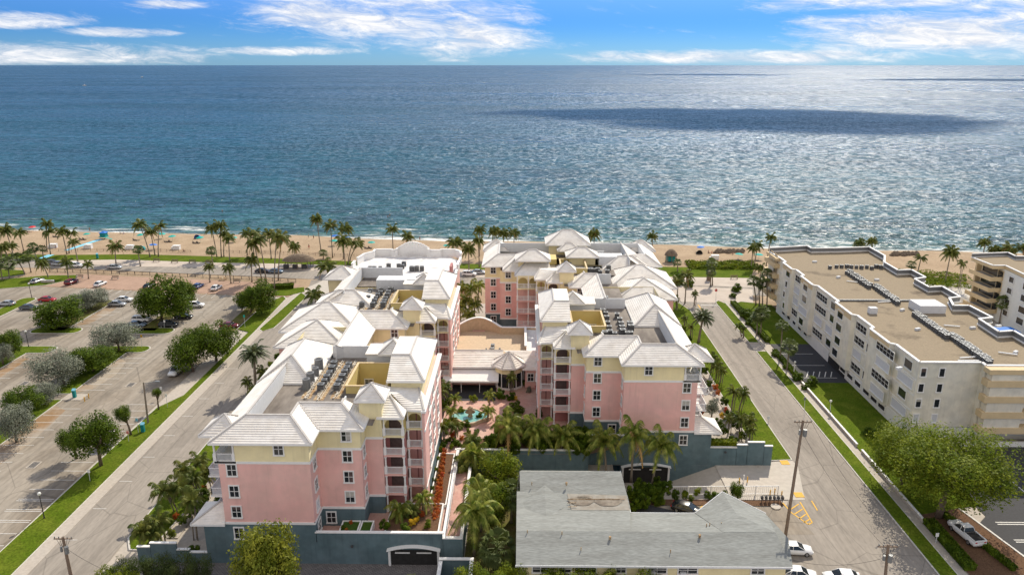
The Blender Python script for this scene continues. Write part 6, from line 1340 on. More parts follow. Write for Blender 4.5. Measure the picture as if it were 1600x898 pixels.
if len(row) > 59:
    L_ = sorted(z6(row), key=lambda p: -p[1])
    for i,(px,py_) in enumerate(L_):
        x,y = G(px,py_,ZT+.2); t, u = divmod(i+1,100)
        put_ac(x,y,ZT-.35,'air conditioning unit in the long rows on the gravel roof, {n} from the left','units on the gravel roof',False,.84*rr_.uniform(.9,1.1),rr_.uniform(-.2,.2))
# pipe runs with white wrapping between the rows of units
for (x0,y0),(x1,y1),lb in (((-31.5,100),(-31.5,114.5),'left pipe run between the units on the front plant roof of the west block'),((-29.5,99.5),(-29.3,114.5),'middle pipe run between the units on the front plant roof of the west block'),((-27.2,100),(-27.2,114.5),'right pipe run beside the units on the front plant roof of the west block'),((-31.5,140),(-31.5,153),'left pipe run on the rear plant roof of the west block'),((-29,140),(-29,154),'middle pipe run on the rear plant roof of the west block'),((-26.8,140),(-26.8,154),'right pipe run on the rear plant roof of the west block')):
    b = MB(); rn = random.Random(int(x0*3+y0)); n = 26
    for i in range(n):
        t = i/n; x = x0+(x1-x0)*t+rn.uniform(-.25,.25); y = y0+(y1-y0)*t; b.obox((x,y),rn.random()*3,rn.uniform(.25,.6),rn.uniform(.12,.3),18.22,18.26+rn.uniform(.05,.25))
    b.bar((x0,y0,18.35),(x1,y1,18.35),.1); b.bar((x0+.3,y0,18.32),(x1+.3,y1,18.32),.07)
    o = b.build('pipe_run','pipe'); tag(o,lb,'pipes')
    s_ = MB(); s_.poly([(x0-.7,y0,18.21),(x0+.8,y0,18.21),(x1+.8,y1,18.21),(x1-.7,y1,18.21)]); s_.build('stained_mat','rusty',o,fix=False)
# ================================================================ vehicles
def loft(mb, secs):
    n = len(secs[0]); base = [p for s in secs for p in s]
    f = [(i*n+k,i*n+(k+1)%n,(i+1)*n+(k+1)%n,(i+1)*n+k) for i in range(len(secs)-1) for k in range(n)]
    f.append(tuple(range(n))); f.append(tuple((len(secs)-1)*n+k for k in range(n))); mb.add(base,f)
def make_car(kind):
    e = empty({'sedan':'parked_car','suv':'parked_car','pickup':'pickup_truck'}[kind]); L_, Wd = {'sedan':(4.7,.91),'suv':(4.7,.95),'pickup':(5.7,.99)}[kind]
    b = MB(); h = {'sedan':.92,'suv':1.02,'pickup':1.08}[kind]
    def sec(x, w, zb, zt, top): return [(x,-w,zb+.15),(x,-w*.92,zb),(x,w*.92,zb),(x,w,zb+.15),(x,w*1.0,zt-.2),(x,w*top,zt),(x,-w*top,zt),(x,-w*1.0,zt-.2)]
    x0, x1 = -L_/2, L_/2
    st = {'sedan':[(x0,.78,.42,.80),(x0+.12,.88,.3,.92),(x0+.9,.91,.24,.98),(x0+1.3,.91,.22,.96),(0,.91,.22,.93),(x1-1.4,.91,.22,.92),(x1-.5,.88,.24,.82),(x1-.1,.80,.3,.70),(x1,.68,.36,.6)],
          'suv':[(x0,.82,.45,.95),(x0+.1,.9,.35,1.08),(x0+.8,.95,.3,1.08),(0,.95,.28,1.05),(x1-1.2,.95,.28,1.04),(x1-.4,.92,.3,.98),(x1-.05,.82,.36,.85),(x1,.75,.42,.75)],
          'pickup':[(x0,.93,.5,1.12),(x0+.1,.99,.42,1.2),(x0+2.0,.99,.36,1.2),(0,.99,.34,1.17),(x1-1.4,.99,.34,1.15),(x1-.3,.95,.36,1.08),(x1,.85,.42,.95)]}[kind]
    loft(b, [sec(x,w,zb,zt,.86) for x,w,zb,zt in st])
    body = b.build('body','car_white',e,True)
    # glass house and roof
    gl = MB(); rf = MB()
    c = {'sedan':[(-1.95,.97),(-1.15,1.42),(.25,1.44),(1.15,.93)],'suv':[(-2.15,1.07),(-1.85,1.64),(.35,1.66),(1.2,1.04)],'pickup':[(-.55,1.19),(-.35,1.78),(.75,1.80),(1.6,1.15)]}[kind]
    wb, wt = Wd*.88, Wd*.70
    pts = [(c[0][0],-wb,c[0][1]),(c[3][0],-wb,c[3][1]),(c[3][0],wb,c[3][1]),(c[0][0],wb,c[0][1]),(c[1][0],-wt,c[1][1]),(c[2][0],-wt,c[2][1]),(c[2][0],wt,c[2][1]),(c[1][0],wt,c[1][1])]
    gl.add(pts,[(0,1,5,4),(1,2,6,5),(2,3,7,6),(3,0,4,7),(4,5,6,7)]); gl.build('window','glass',e)
    q = .02; rf.add([(c[1][0]-.05,-wt-.02,c[1][1]+q),(c[2][0]+.05,-wt-.02,c[2][1]+q),(c[2][0]+.05,wt+.02,c[2][1]+q),(c[1][0]-.05,wt+.02,c[1][1]+q),(c[1][0]+.1,-wt+.12,c[1][1]+.07),(c[2][0]-.1,-wt+.12,c[2][1]+.07),(c[2][0]-.1,wt-.12,c[2][1]+.07),(c[1][0]+.1,wt-.12,c[1][1]+.07)],[(0,1,5,4),(1,2,6,5),(2,3,7,6),(3,0,4,7),(4,5,6,7)])
    for s in (-1,1):
        for i,j in ((0,4),(1,5)): rf.bar((pts[i][0],s*wb,pts[i][2]),(pts[j][0],s*wt,pts[j][2]),.07)
        xm = (c[1][0]+c[2][0])/2; rf.bar((xm,s*wb,c[0][1]),(xm,s*wt,c[1][1]),.08)
        if kind!='pickup': rf.bar((xm-.95 if kind=='suv' else xm-.9,s*wb,c[0][1]),(c[1][0]+.1,s*wt,c[1][1]),.09)
    rf.build('roof_panel','car_white',e,True)
    if kind == 'pickup':
        bd = MB(); bd.box(x0+.15,-.62,-.8,.8,1.19,1.215); bd.build('bed_floor','dark',e)
        r_ = MB(); 
        for s in (-1,1): r_.box(x0+.05,-.6,s*.9-.06,s*.9+.06,1.1,1.32)
        r_.box(x0,x0+.12,-.93,.93,1.0,1.32); r_.build('bed_side','car_white',e)
    for sx in (-1,1):
        for sy in (-1,1):
            wx = sx*(L_*.3); R_ = .33 if kind=='sedan' else .37; w = MB(); w.tube([(wx,sy*(Wd-.2),R_),(wx,sy*(Wd+.02),R_)],[R_,R_],16); t = w.build('tyre','tyre',e)
            w = MB(); w.tube([(wx,sy*(Wd+.0),R_),(wx,sy*(Wd+.035),R_)],[R_*.62,R_*.6],12); w.build('rim','rim',t)
    for sy in (-1,1):
        hz = st[-1][3]-.02; w = MB(); w.box(x1-.28,x1-.02,sy*.55-.16,sy*.55+.16,hz-.1,hz+.06); w.build('headlight','lamp_lens',e)
        tz = st[1][3]-.18; w = MB(); w.box(x0-.015,x0+.2,sy*.68-.15,sy*.68+.15,tz-.08,tz+.1); w.build('tail_light','tail_red',e)
    return e
CARS = {k: make_car(k) for k in ('sedan','suv','pickup')}; cused = {k: False for k in CARS}
def car(kind, col, x, y, deg, label, group=None):
    e = CARS[kind] if not cused[kind] else copy_tree(CARS[kind]); cused[kind] = True
    e.location = (x,y,.03); e.rotation_euler = (0,0,R(deg)); tag(e, label, 'pickup truck' if kind=='pickup' else 'car', group)
    for ch in e.children:
        if ch.name.split('.')[0] in ('body','roof_panel','bed_side'):
            ch.material_slots[0].link = 'OBJECT'; ch.material_slots[0].material = M['car_'+col]
G1 = 'cars in the left parking lot'; G2 = 'cars on the coast road'
for kind,col,px,py_,deg,lb,g in (
 ('sedan','silver',58,439,84,'silver car at the sea end of the lot, leftmost of the far row',G1),('suv','maroon',111.5,441,84,'dark red car by the bench in the far row of the lot',G1),('sedan','white',156.6,443.5,84,'white car in the far row of the lot behind the silver trees',G1),
 ('sedan','red',74,468,0,'bright red car left of the wide green tree',G1),('sedan','silver',10,474.5,180,'silver car at the left edge of the picture',G1),('sedan','grey',45,480.5,0,'dark grey car below the bright red one',G1),('suv','white',75,507,0,'white car half under the wide green tree',G1),
 ('sedan','white',194,468,0,'white car, right one of the pair by the grass island',G1),('sedan','silver',183,475,0,'silver white car, left one of the pair by the grass island',G1),('sedan','black',233,447,84,'black car half hidden behind the largest lot tree',G1),('sedan','blue',309.5,447,84,'dark blue car right of the largest lot tree',G1),
 ('sedan','white',338,449.5,84,'white car in the far row next to the date palms shadow',G1),('suv','white',305.8,477,0,'white car in the row between the large tree and the west verge',G1),('sedan','black',287,494.5,0,'black car below the white one right of the largest tree',G1),('suv','black',263,508,0,'black car in the shade in front of the largest lot tree',G1),
 ('suv','white',220.5,499.5,0,'white car under the left side of the largest lot tree',G1),('sedan','steel',214,507,0,'blue grey car just in front of the white one under the tree',G1),('sedan','maroon',359,508.5,0,'dark red car behind the touching pair of verge trees',G1),('sedan','white',155,468.5,0,'white car mostly hidden behind a silver leaved tree',G1),('suv','white',275,580,-90,'white car parked nose in under the verge tree, seen from behind',G1),
 ('sedan','silver',179,417.5,-4,'silver car driving on the coast road',G2),('suv','white',119,415,-4,'white car on the coast road near the blue mat',G2),('suv','grey',82,411,-4,'dark grey car on the coast road, leftmost',G2),('sedan','silver',92,412.5,-4,'silver car behind the dark grey one on the coast road',G2),('sedan','steel',431,424,-4,'blue grey car near the thatched shelter',G2),('sedan','black',410,423.5,-4,'black car left of the blue grey one near the thatched shelter',G2),
 ('suv','white',733,428.5,-4,'white car seen between the palms of the narrow garden',G2),('sedan','silver',748,425.5,-4,'silver car right of the white one between the garden palms',G2)):
    x,y = G(px,py_,.5); car(kind,col,x,y,deg,lb,g)
G3 = 'cars round the grey roofed house'
for kind,col,px,py_,deg,lb in (('sedan','white',1242,856,-4,'white car parked nearest the end wall of the grey roofed house'),('sedan','white',1248,895,-6,'white car at the bottom edge below the house corner, left one'),('sedan','white',1316,900,176,'white car with a black roof at the bottom edge of the picture, right one'),('sedan','black',1074,793,-28,'black car in the shaded court behind the grey roof')):
    x,y = G(px,py_,.7); car(kind,col,x,y,deg,lb,G3)
x,y = G(1510,830,.9); car('pickup','white',x,y,98,'white pickup truck parked under the wide bright tree')
# ================================================================ street furniture
def post(name, label, cat, base, top, r, m, extra=None, group=None, z0=0.0):
    x,y = G(*base, z0); xt,h = GY(top[0],top[1],y); h -= z0; e = empty(name,(x,y,z0)); tag(e,label,cat,group)
    b = MB(); b.tube([(0,0,-.1),((xt-x)*.5,0,h/2),((xt-x),0,h)],[r*1.15,r,r*.8],8); b.build('pole',m,e)
    if extra: extra(e, xt-x, h)
    return e
def globe(e, dx, h):
    b = MB(); b.tube([(dx,0,h-.05),(dx,0,h+.05),(dx,0,h+.25),(dx,0,h+.42),(dx,0,h+.48)],[.1,.2,.27,.2,.05],12); b.build('lamp_globe','lamp_lens',e,True)
    b = MB(); b.tube([(0,0,0),(0,0,.5)],[.16,.09],8); b.build('base','rail_black',e)
def arms(e, dx, h):
    b = MB()
    for dz,w in ((-.3,2.4),): b.bar((dx-w/2*1.0,0,h+dz),(dx+w/2,0,h+dz),.14)
    b.build('crossarm','wood_pole',e); b = MB()
    for i in range(5): b.cyl(dx-1.1+i*.55,0,h-.23,h+.02,.06,6)
    b.build('insulator','ac_grey',e); b = MB(); b.cyl(dx+.35,-.25,h-2.3,h-1.3,.27,10); b.cyl(dx-.35,-.2,h-2.1,h-1.4,.16,8); b.build('transformer','ac_top',e)
    b = MB()
    for a in (-.9,-.5,.5,.9): b.bar((dx+a,0,h-.3),(dx+a*.4,-.1,h-1.5),.03)
    b.build('cable','rail_black',e)
post('utility_pole','tall wooden utility pole beside the east street next to the grey roofed house','utility pole',(1227,838),(1255,656),.22,'wood_pole',arms,'utility poles')
post('utility_pole','wooden utility pole at the lower left on the west street','utility pole',(112,905),(98,838),.2,'wood_pole',arms,'utility poles')
post('utility_pole','wooden utility pole at the bottom edge on the east street','utility pole',(1378,955),(1388,850),.2,'wood_pole',arms,'utility poles')
post('lamp_post','black lamp post with a white globe on the near west verge','lamp post',(69.5,810),(61.5,773),.07,'rail_black',globe,'globe lamp posts')
post('lamp_post','black lamp post on the lot island left of the silver trees','lamp post',(45,542),(40,519),.08,'rail_black',globe,'globe lamp posts')
post('lamp_post','black lamp post near the red car in the far lot','lamp post',(50,466),(45,444),.08,'rail_black',globe,'globe lamp posts')
post('lamp_post','white globe lamp post beside the dark car court of the cream building','lamp post',(1240,585),(1242,567),.1,'white',globe,'globe lamp posts')
post('lamp_post','slim lamp post on the dark lawn of the cream building','lamp post',(1297,645),(1298,628),.05,'white_dull',globe,'globe lamp posts')
def street_lamp(e, dx, h):
    b = MB(); b.bar((dx,0,h-.25),(dx+2.2,.3,h+.05),.09); b.build('arm','ac_grey',e); b = MB(); b.box(dx+2.1,dx+2.9,.1,.5,h-.02,h+.14); b.build('lamp_head','ac_top',e)
post('street_lamp','dark wooden lamp pole with a street light arm on the west verge','street lamp',(231.5,661),(224,597),.17,'trunk_palm',street_lamp)
def signf(m='white', w=.35, hh=.45, rot=0):
    def f(e, dx, h):
        b = MB(); b.box(dx-w,dx+w,-.04,-.01,h-hh*2,h); b.build('sign_plate',m,e)
    return f
def stopf(e, dx, h):
    b = MB(); b.prism([(.42*math.cos(R(22.5+45*k)),.42*math.sin(R(22.5+45*k))) for k in range(8)],0,.03,True,True); o = b.build('sign_plate','red_cloth',e); o.rotation_euler = (math.pi/2,0,0); o.location = (dx,-.12,h-.4)
    for i,t in enumerate('STOP'): pass
    cu = bpy.data.curves.new('sign_lettering','FONT'); cu.body = 'STOP'; cu.size = .3; cu.align_x = 'CENTER'; cu.align_y = 'CENTER'; cu.extrude = .004
    tmp = bpy.data.objects.new('sign_lettering',cu); COL.objects.link(tmp); dg = bpy.context.evaluated_depsgraph_get(); me = bpy.data.meshes.new_from_object(tmp.evaluated_get(dg)); bpy.data.objects.remove(tmp)
    t = bpy.data.objects.new('lettering',me); me.materials.clear(); me.materials.append(M['white']); link(t,o); t.location = (0,0,.04)
post('stop_sign','red octagonal stop sign at the beach end of the east street','stop sign',(1118.5,473),(1119,451),.05,'white_dull',stopf)
for bs,tp,m,lb in (((262,637),(259,615),'white','white sign on the west verge near the sapling'),((216.5,676),(213,653),'mat_blue','blue and white parking sign beside the teal pay station on the west verge'),((201.5,690),(199,673),'flower_pink','small pink sign on the west verge behind the near tree'),((141,752),(138,733),'white','sign post in the shade of the near verge tree'),((119,512),(119,500),'white_dull','round sign at the head of the far lot island'),((256.5,513),(256.5,500),'white','round white sign in front of the largest lot tree'),((221.5,543),(220.5,523),'flower_yellow','yellow and white sign on the island head by the silver tree'),((248,622),(251,604),'white_dull','thin white sign post beside the sapling'),((1201,660),(1201,650),'white_dull','slim white marker on the condominium lawn'),((1256,656),(1258,620),'ac_top','thin grey post beside the east street verge'),((383,512),(381,492),'teal_cloth','teal sign near the corner entrance of the lot'),((1462,848),(1465,832),'white','white notice board in the bed beside the pickup truck')):
    post('sign_post', lb, 'sign', bs, tp, .04, 'white_dull', signf(m,.22,.3), 'small signs')
# overhead cables between the poles and out of the picture
def cable(name, a, b, sag, label):
    mb = MB(); a = Vector(a); b = Vector(b); n = 14; pts = [a.lerp(b,i/n)-Vector((0,0,sag*4*(i/n)*(1-i/n))) for i in range(n+1)]
    mb.tube([tuple(p) for p in pts], .022, 4, False); tag(mb.build(name,'rail_black'), label, 'cable', 'overhead cables')
bpy.context.view_layer.update()
xa,ya = G(1227,838); _,za = GY(1255,656,ya); xb,yb_ = G(1378,955); _,zb = GY(1388,850,yb_)
xa += .7; cable('overhead_cable',(xa-1,ya,za-.3),(xb-1,yb_,zb-.3),1.2,'thin cable sagging between the two poles by the east street, left one'); cable('overhead_cable',(xa+1,ya,za-.3),(xb+1,yb_,zb-.3),1.2,'thin cable sagging between the two poles by the east street, right one')
cable('overhead_cable',(xb,yb_,zb-1.6),(34,80,6.0),1.0,'service cable from the bottom edge pole to the grey roofed house')
xc,yc = G(112,905); _,zc = GY(98,838,yc); cable('overhead_cable',(xc-.5,yc,zc-1.2),(-44,76,5.0),1.2,'service cable running right from the lower left pole')
# pay stations
for (px,py_),lb in (((117,621),'teal parking pay station on the concrete pad of the near island'),((224,675),'teal parking pay station on the west verge'),((152.5,404),'teal shower post on the beach lawn')):
    x,y = G(px,py_); e = empty('pay_station',(x,y,.1)); tag(e,lb,'pay station','teal posts')
    b = MB(); b.box(-.3,.3,-.25,.25,0,1.55); b.build('cabinet','teal_hut',e); b = MB(); b.add([(-.34,-.3,1.55),(.34,-.3,1.55),(.34,.3,1.85),(-.34,.3,1.85),(-.34,.3,1.55),(.34,.3,1.55)],[(0,1,2,3),(3,2,5,4),(0,3,4),(1,5,2),(0,4,5,1)]); b.build('cap','mat_blue',e)
def bollards(L_, m, z0, base_label, h=1.0, g='bollards'):
    for (px,py_),t in L_:
        x,y = G(px,py_,z0); b = MB(); b.cyl(x,y,z0,z0+h,.1,8); b.cyl(x,y,z0+h,z0+h+.05,.07,8); tag(b.build('bollard',m),t,'bollard',g)
bollards((((132.5,627),'yellow bollard on the meter pad, left one'),((139,622),'yellow bollard on the meter pad, right one'),((1155,755),'yellow bollard in the sunken drive, left of the white post'),((1167.5,753),'yellow bollard in the sunken drive, right of the white post'),((1203,774),'yellow bollard at the gas meters, leftmost'),((1221,776),'yellow bollard at the gas meters, rightmost'),((1210,772),'yellow bollard at the gas meters, middle')),'paint_yellow',0,'')
bollards((((1161.5,753),'white post standing between two yellow bollards in the drive'),),'white',0,'',1.3)
# gas meter rack
b = MB(); x0,y0 = G(1190,784); x1,y1 = G(1222,784)
for i in range(6): x = x0+(x1-x0)*i/5; b.bar((x,y0,0),(x,y0,1.2),.09); b.box(x-.18,x+.18,y0-.2,y0+.2,.6,1.0)
b.bar((x0,y0,1.2),(x1,y0,1.2),.08); b.bar((x0,y0,.4),(x1,y0,.4),.08); tag(b.build('gas_meter_rack','ac_dark'),'dark rack of gas meters and pipes beside the yellow bollards','gas meters')
x,y = G(1212,792); b = MB(); b.tube([(x,y,.03),(x,y,.2)],[.75,.75],16); tag(b.build('manhole_cover','concrete_pale'),'round pale manhole cover by the gas meters','manhole')
# storm drains
for (px,py_),lb in (((53,726),'storm drain grate in the near part of the left lot'),((204.5,601),'storm drain grate in the aisle by the near island'),((38,599),'storm drain grate left of the largest silver tree'),((1319,635),'drain cover on the dark condominium lawn')):
    x,y = G(px,py_); b = MB(); b.box(x-.6,x+.6,y-.9,y+.9,.0,.03); o = b.build('drain_grate','ac_dark'); tag(o,lb,'drain','storm drains'); c = MB()
    c.box(x-.8,x-.6,y-1.1,y+1.1,.0,.05); c.box(x+.6,x+.8,y-1.1,y+1.1,.0,.05); c.box(x-.6,x+.6,y-1.1,y-.9,0,.05); c.box(x-.6,x+.6,y+.9,y+1.1,0,.05)
    for i in range(5): c.box(x-.6,x+.6,y-.65+i*.3,y-.6+i*.3,.03,.045)
    c.build('frame','concrete',o)
# long black railing behind the lot
def fence(name, pts, h, m, label, step=2.0, z0=0.02, infill=.35, cat='railing'):
    e = empty(name,(pts[0][0],pts[0][1],z0)); tag(e,label,cat); rl = MB(); ps = MB(); bal = MB(); ox,oy = pts[0]; k = 0
    for a,q in zip(pts[:-1],pts[1:]):
        a = (a[0]-ox,a[1]-oy); q = (q[0]-ox,q[1]-oy); ln = math.dist(a,q); n = max(1,int(ln/step))
        rl.bar((*a,h),(*q,h),.1); rl.bar((*a,.15),(*q,.15),.08)
        for i in range(n+1):
            x = a[0]+(q[0]-a[0])*i/n; y = a[1]+(q[1]-a[1])*i/n
            p = MB(); p.bar((x,y,0),(x,y,h+.08),.13)
            if k < 90: p.build('post',m,e); k += 1
        n = int(ln/infill)
        for i in range(n+1): x = a[0]+(q[0]-a[0])*i/n; y = a[1]+(q[1]-a[1])*i/n; bal.bar((x,y,.15),(x,y,h),.035)
    rl.build('rail',m,e); bal.build('infill_bars',m,e)
fence('railing',[(-154,234.3),(-127,231.4),(-83,225.6),(-70,223)],1.15,'rail_black','long black railing between the coral paving and the coast road',2.6)
fence('fence',[G(1040,773,.1),G(1215,772,.1)],1.5,'white','white metal fence between the sunken drive and the planted bed',3.0,.1,.3,'fence')
# sand fences on the beach
for pts,lb in (([(-168,262.5),(-133,263),(-119,261)],'low rope and post fence on the sand left of the beach mat'),([(-113,261.5),(-92,260.5),(-66,256.5),(-40,254)],'low rope and post fence on the sand right of the white boxes')):
    b = MB()
    for a,q in zip(pts[:-1],pts[1:]):
        n = int(math.dist(a,q)/2.2)
        for i in range(n+1): b.bar((a[0]+(q[0]-a[0])*i/n,a[1]+(q[1]-a[1])*i/n,-.1),(a[0]+(q[0]-a[0])*i/n,a[1]+(q[1]-a[1])*i/n,1.0),.1)
        for z in (.35,.65,.95): b.bar((*a,z),(*q,z),.045)
    tag(b.build('sand_fence','wood_pole'),lb,'fence')
# benches
def make_bench():
    e = empty('park_bench'); b = MB()
    for i in range(4): b.box(-.9,.9,-.25+i*.13,-.15+i*.13,.43,.47)
    b.build('seat','wood_pole',e); b = MB()
    for i in range(3): b.box(-.9,.9,.26,.3,.55+i*.14,.65+i*.14)
    b.build('backrest','wood_pole',e)
    for s in (-1,1): b = MB(); b.box(s*.78-.05,s*.78+.05,-.28,.3,0,.43); b.build('leg','concrete',e)
    return e
B0 = make_bench(); first = True
for i,((px,py_),deg,lb) in enumerate((((244.5,409.5),0,'bench on the promenade, first of the row along the beach lawn'),((273,411),0,'bench on the promenade, second of the row along the beach lawn'),((300.5,411.5),0,'bench on the promenade, third of the row along the beach lawn'),((326,412),0,'bench on the promenade, fourth of the row along the beach lawn'),((124.5,435),0,'bench on the coral paving behind the dark red car'),((180,436.5),0,'bench on the coral paving right of the white car'),((370,442),0,'bench on the coral paving near the white car by the palms'),((1147,436),0,'bench on the promenade right of the fan palms at the end of the east street'),((557,413),0,'bench near the curved walk beside the white roofed block'))):
    e = B0 if first else copy_tree(B0); first = False; x,y = G(px,py_); e.location = (x,y,.05); e.scale = (1.25,1.25,1.25); e.rotation_euler = (0,0,R(deg)); tag(e,lb,'bench','promenade benches')
x,y = G(349,437.5); e = empty('picnic_table',(x,y,.03)); tag(e,'orange wooden picnic table on the coral paving between two palms','picnic table')
b = MB(); b.box(-1.1,1.1,-.4,.4,.72,.77); b.build('table_top','rusty',e); b = MB(); b.box(-1.1,1.1,-.9,-.65,.42,.46); b.box(-1.1,1.1,.65,.9,.42,.46); b.build('seat','rusty',e); b = MB()
for s in (-.8,.8): b.bar((s,-.8,0),(s,.1,.72),.08); b.bar((s,.8,0),(s,-.1,.72),.08)
b.build('leg','rusty',e)
# thatched shelters
def hut(x, y, w, d, h, label, walls_=None, z0=0.0):
    e = empty('thatched_shelter',(x,y,z0)); tag(e,label,'thatched shelter','thatched shelters'); b = MB(); n = 16
    rg = [[(w/2*s*math.cos(2*math.pi*k/n), d/2*s*math.sin(2*math.pi*k/n), z) for k in range(n)] for s,z in ((1.0,h*.55),(.86,h*.7),(.6,h*.88),(.3,h),(.05,h*1.02))]
    base = [p for q in rg for p in q]; b.add(base,[(j*n+k,j*n+(k+1)%n,(j+1)*n+(k+1)%n,(j+1)*n+k) for j in range(4) for k in range(n)]+[tuple(4*n+k for k in range(n))])
    b.build('thatch_roof','thatch',e,True); p = MB()
    for k in range(0,n,2): p.bar((w*.4*math.cos(2*math.pi*k/n),d*.4*math.sin(2*math.pi*k/n),0),(w*.4*math.cos(2*math.pi*k/n),d*.4*math.sin(2*math.pi*k/n),h*.75),.16)
    p.build('post','wood_pole',e)
    if walls_: q = MB(); q.box(-w*.3,w*.3,-d*.3,d*.3,.4,h*.62); q.build('cabin',walls_,e)
    return e
x,y = G(468,418); hut(x,y,11.5,6.0,4.6,'long brown thatched shelter on the promenade between the palms')
x,y = G(1048,409); hut(x,y,4.6,4.2,4.4,'small thatched hut with a green cabin on the sand near the east block','teal_hut')
for i in range(3):
    x,y = G(450+i*14,417.5); b = MB(); b.box(x-.8,x+.8,y-2.4,y-1.4,.05,1.4); tag(b.build('kiosk_machine','ac_dark'),'dark blue box under the thatched shelter, %s from the left'%nth(i),'kiosk','boxes under the shelter')
x,y = G(1107,438); b = MB(); b.prism([(x-.7,y-.7),(x+.6,y-.7),(x+.8,y+.6),(x-.5,y+.7)],.03,3.0); tag(b.build('information_board','wood_pole'),'dark upright information board on the promenade by the fan palm','sign board')
# ================================================================ beach things
def make_umbrella(m):
    e = empty('beach_umbrella'); b = MB(); b.bar((0,0,0),(0,0,2.2),.06); b.build('pole','white_dull',e); b = MB(); n = 10
    b.add([(1.45*math.cos(2*math.pi*k/n),1.45*math.sin(2*math.pi*k/n),1.85) for k in range(n)]+[(.8*math.cos(2*math.pi*k/n),.8*math.sin(2*math.pi*k/n),2.15) for k in range(n)]+[(0,0,2.32)],[(k,(k+1)%n,n+(k+1)%n,n+k) for k in range(n)]+[(n+k,n+(k+1)%n,2*n) for k in range(n)])
    b.build('canopy',m,e); return e
UM = {}
def bz(x, y):
    d = y-shore(x)
    for (d0,z0),(d1,z1) in zip(prof[:-1],prof[1:]):
        if d0 <= d <= d1: return z0+(z1-z0)*(d-d0)/(d1-d0)
    return 0.0 if d < -40 else -1.0
def make_lounger():
    e = empty('beach_lounger'); b = MB(); b.box(-.35,.35,-.95,.45,.3,.36); b.add([(-.35,.45,.33),(.35,.45,.33),(.35,.95,.75),(-.35,.95,.75)],[(0,1,2,3)]); b.build('seat','trunk_tree',e)
    for s in (-.8,.6): b = MB(); b.box(-.35,.35,s-.04,s+.04,0,.3); b.build('leg','wood_pole',e)
    return e
LG = make_lounger(); lfirst = True
def lounger(x, y, lb):
    global lfirst
    e = LG if lfirst else copy_tree(LG); lfirst = False; e.location = (x,y,bz(x,y)); e.rotation_euler = (0,0,rnd.uniform(-.3,.3)+1.2); tag(e,lb,'lounger','beach loungers')
for i,(px,py_,m,lg) in enumerate(((137,372.5,'teal_cloth',2),(221,373.5,'teal_cloth',1),(253,372,'teal_cloth',0),(270,376,'teal_cloth',2),(313.5,378,'teal_cloth',2),(365,378,'teal_cloth',1),(523,383,'teal_cloth',0),(580.5,386,'teal_cloth',2),(644,389,'teal_cloth',1),(698,391,'teal_cloth',1),(1154,405,'teal_cloth',2),(1185,405.5,'teal_cloth',1),(51.5,359,'red_cloth',1),(541.6,378,'blue_cloth',0),(524,374,'blue_cloth',0),(1095,393,'blue_cloth',1),(97,368,'teal_cloth',1),(240,390,'blue_cloth',0))):
    if m not in UM: UM[m] = make_umbrella(m); e = UM[m]
    else: e = copy_tree(UM[m])
    x,y = G(px,py_); nm = dict(teal_cloth='teal',red_cloth='red',blue_cloth='blue')[m]; e.location = (x,y,bz(x,y)-.05); e.rotation_euler = (rnd.uniform(-.1,.1),rnd.uniform(-.1,.1),0)
    tag(e,'%s beach umbrella on the sand, {n} %s one from the left'%(nm,nm),'umbrella','beach umbrellas')
    for k in range(lg): lounger(x-1.6+k*1.5,y-2.2,'wooden lounger on the sand under an umbrella, {n} from the left')
for px,py_,lb in ((139,388,'white storage box on the sand right of the blue mat'),(204,389,'white storage box on the sand left of the teal tent'),(276.5,389.5,'white storage box on the sand beside the tall palms'),(84,387,'white storage box on the sand behind the left palms'),(1117,405,'white storage box on the sand above the dune scrub')):
    x,y = G(px,py_); b = MB(); b.box(x-1.2,x+1.2,y-.7,y+.7,0,1.4); b.box(x-1.3,x+1.3,y-.8,y+.8,1.4,1.52); b.box(x-1.9,x-1.4,y-.5,y+.5,0,.9); tag(b.build('storage_box','white'),lb,'storage box','white boxes on the sand')
def tent(px,py_,m,lb,s=1.0):
    x,y = G(px,py_); e = empty('beach_tent',(x,y,bz(x,y))); tag(e,lb,'tent','beach tents'); b = MB(); n = 8
    P = [(1.3*s*math.cos(math.pi*k/n),-.9*s,1.7*s*math.sin(math.pi*k/n)) for k in range(n+1)]; Q = [(.9*s*math.cos(math.pi*k/n),.9*s,1.0*s*math.sin(math.pi*k/n)) for k in range(n+1)]
    b.add(P+Q,[(k,k+1,n+2+k,n+1+k) for k in range(n)]+[tuple(range(n+1,2*n+2))]); b.build('canopy',m,e,True,False); f = MB(); f.box(-1.1*s,1.1*s,-.9*s,.9*s,.01,.06); f.build('floor_mat','ac_dark',e)
tent(309.5,371.5,'blue_cloth','bright blue pop up beach tent near the water'); tent(222,390,'teal_hut','teal tent on the sand beside the leaning palms',1.1); tent(1092,396,'ac_dark','dark low tent under the blue umbrella right of the hut',.9)
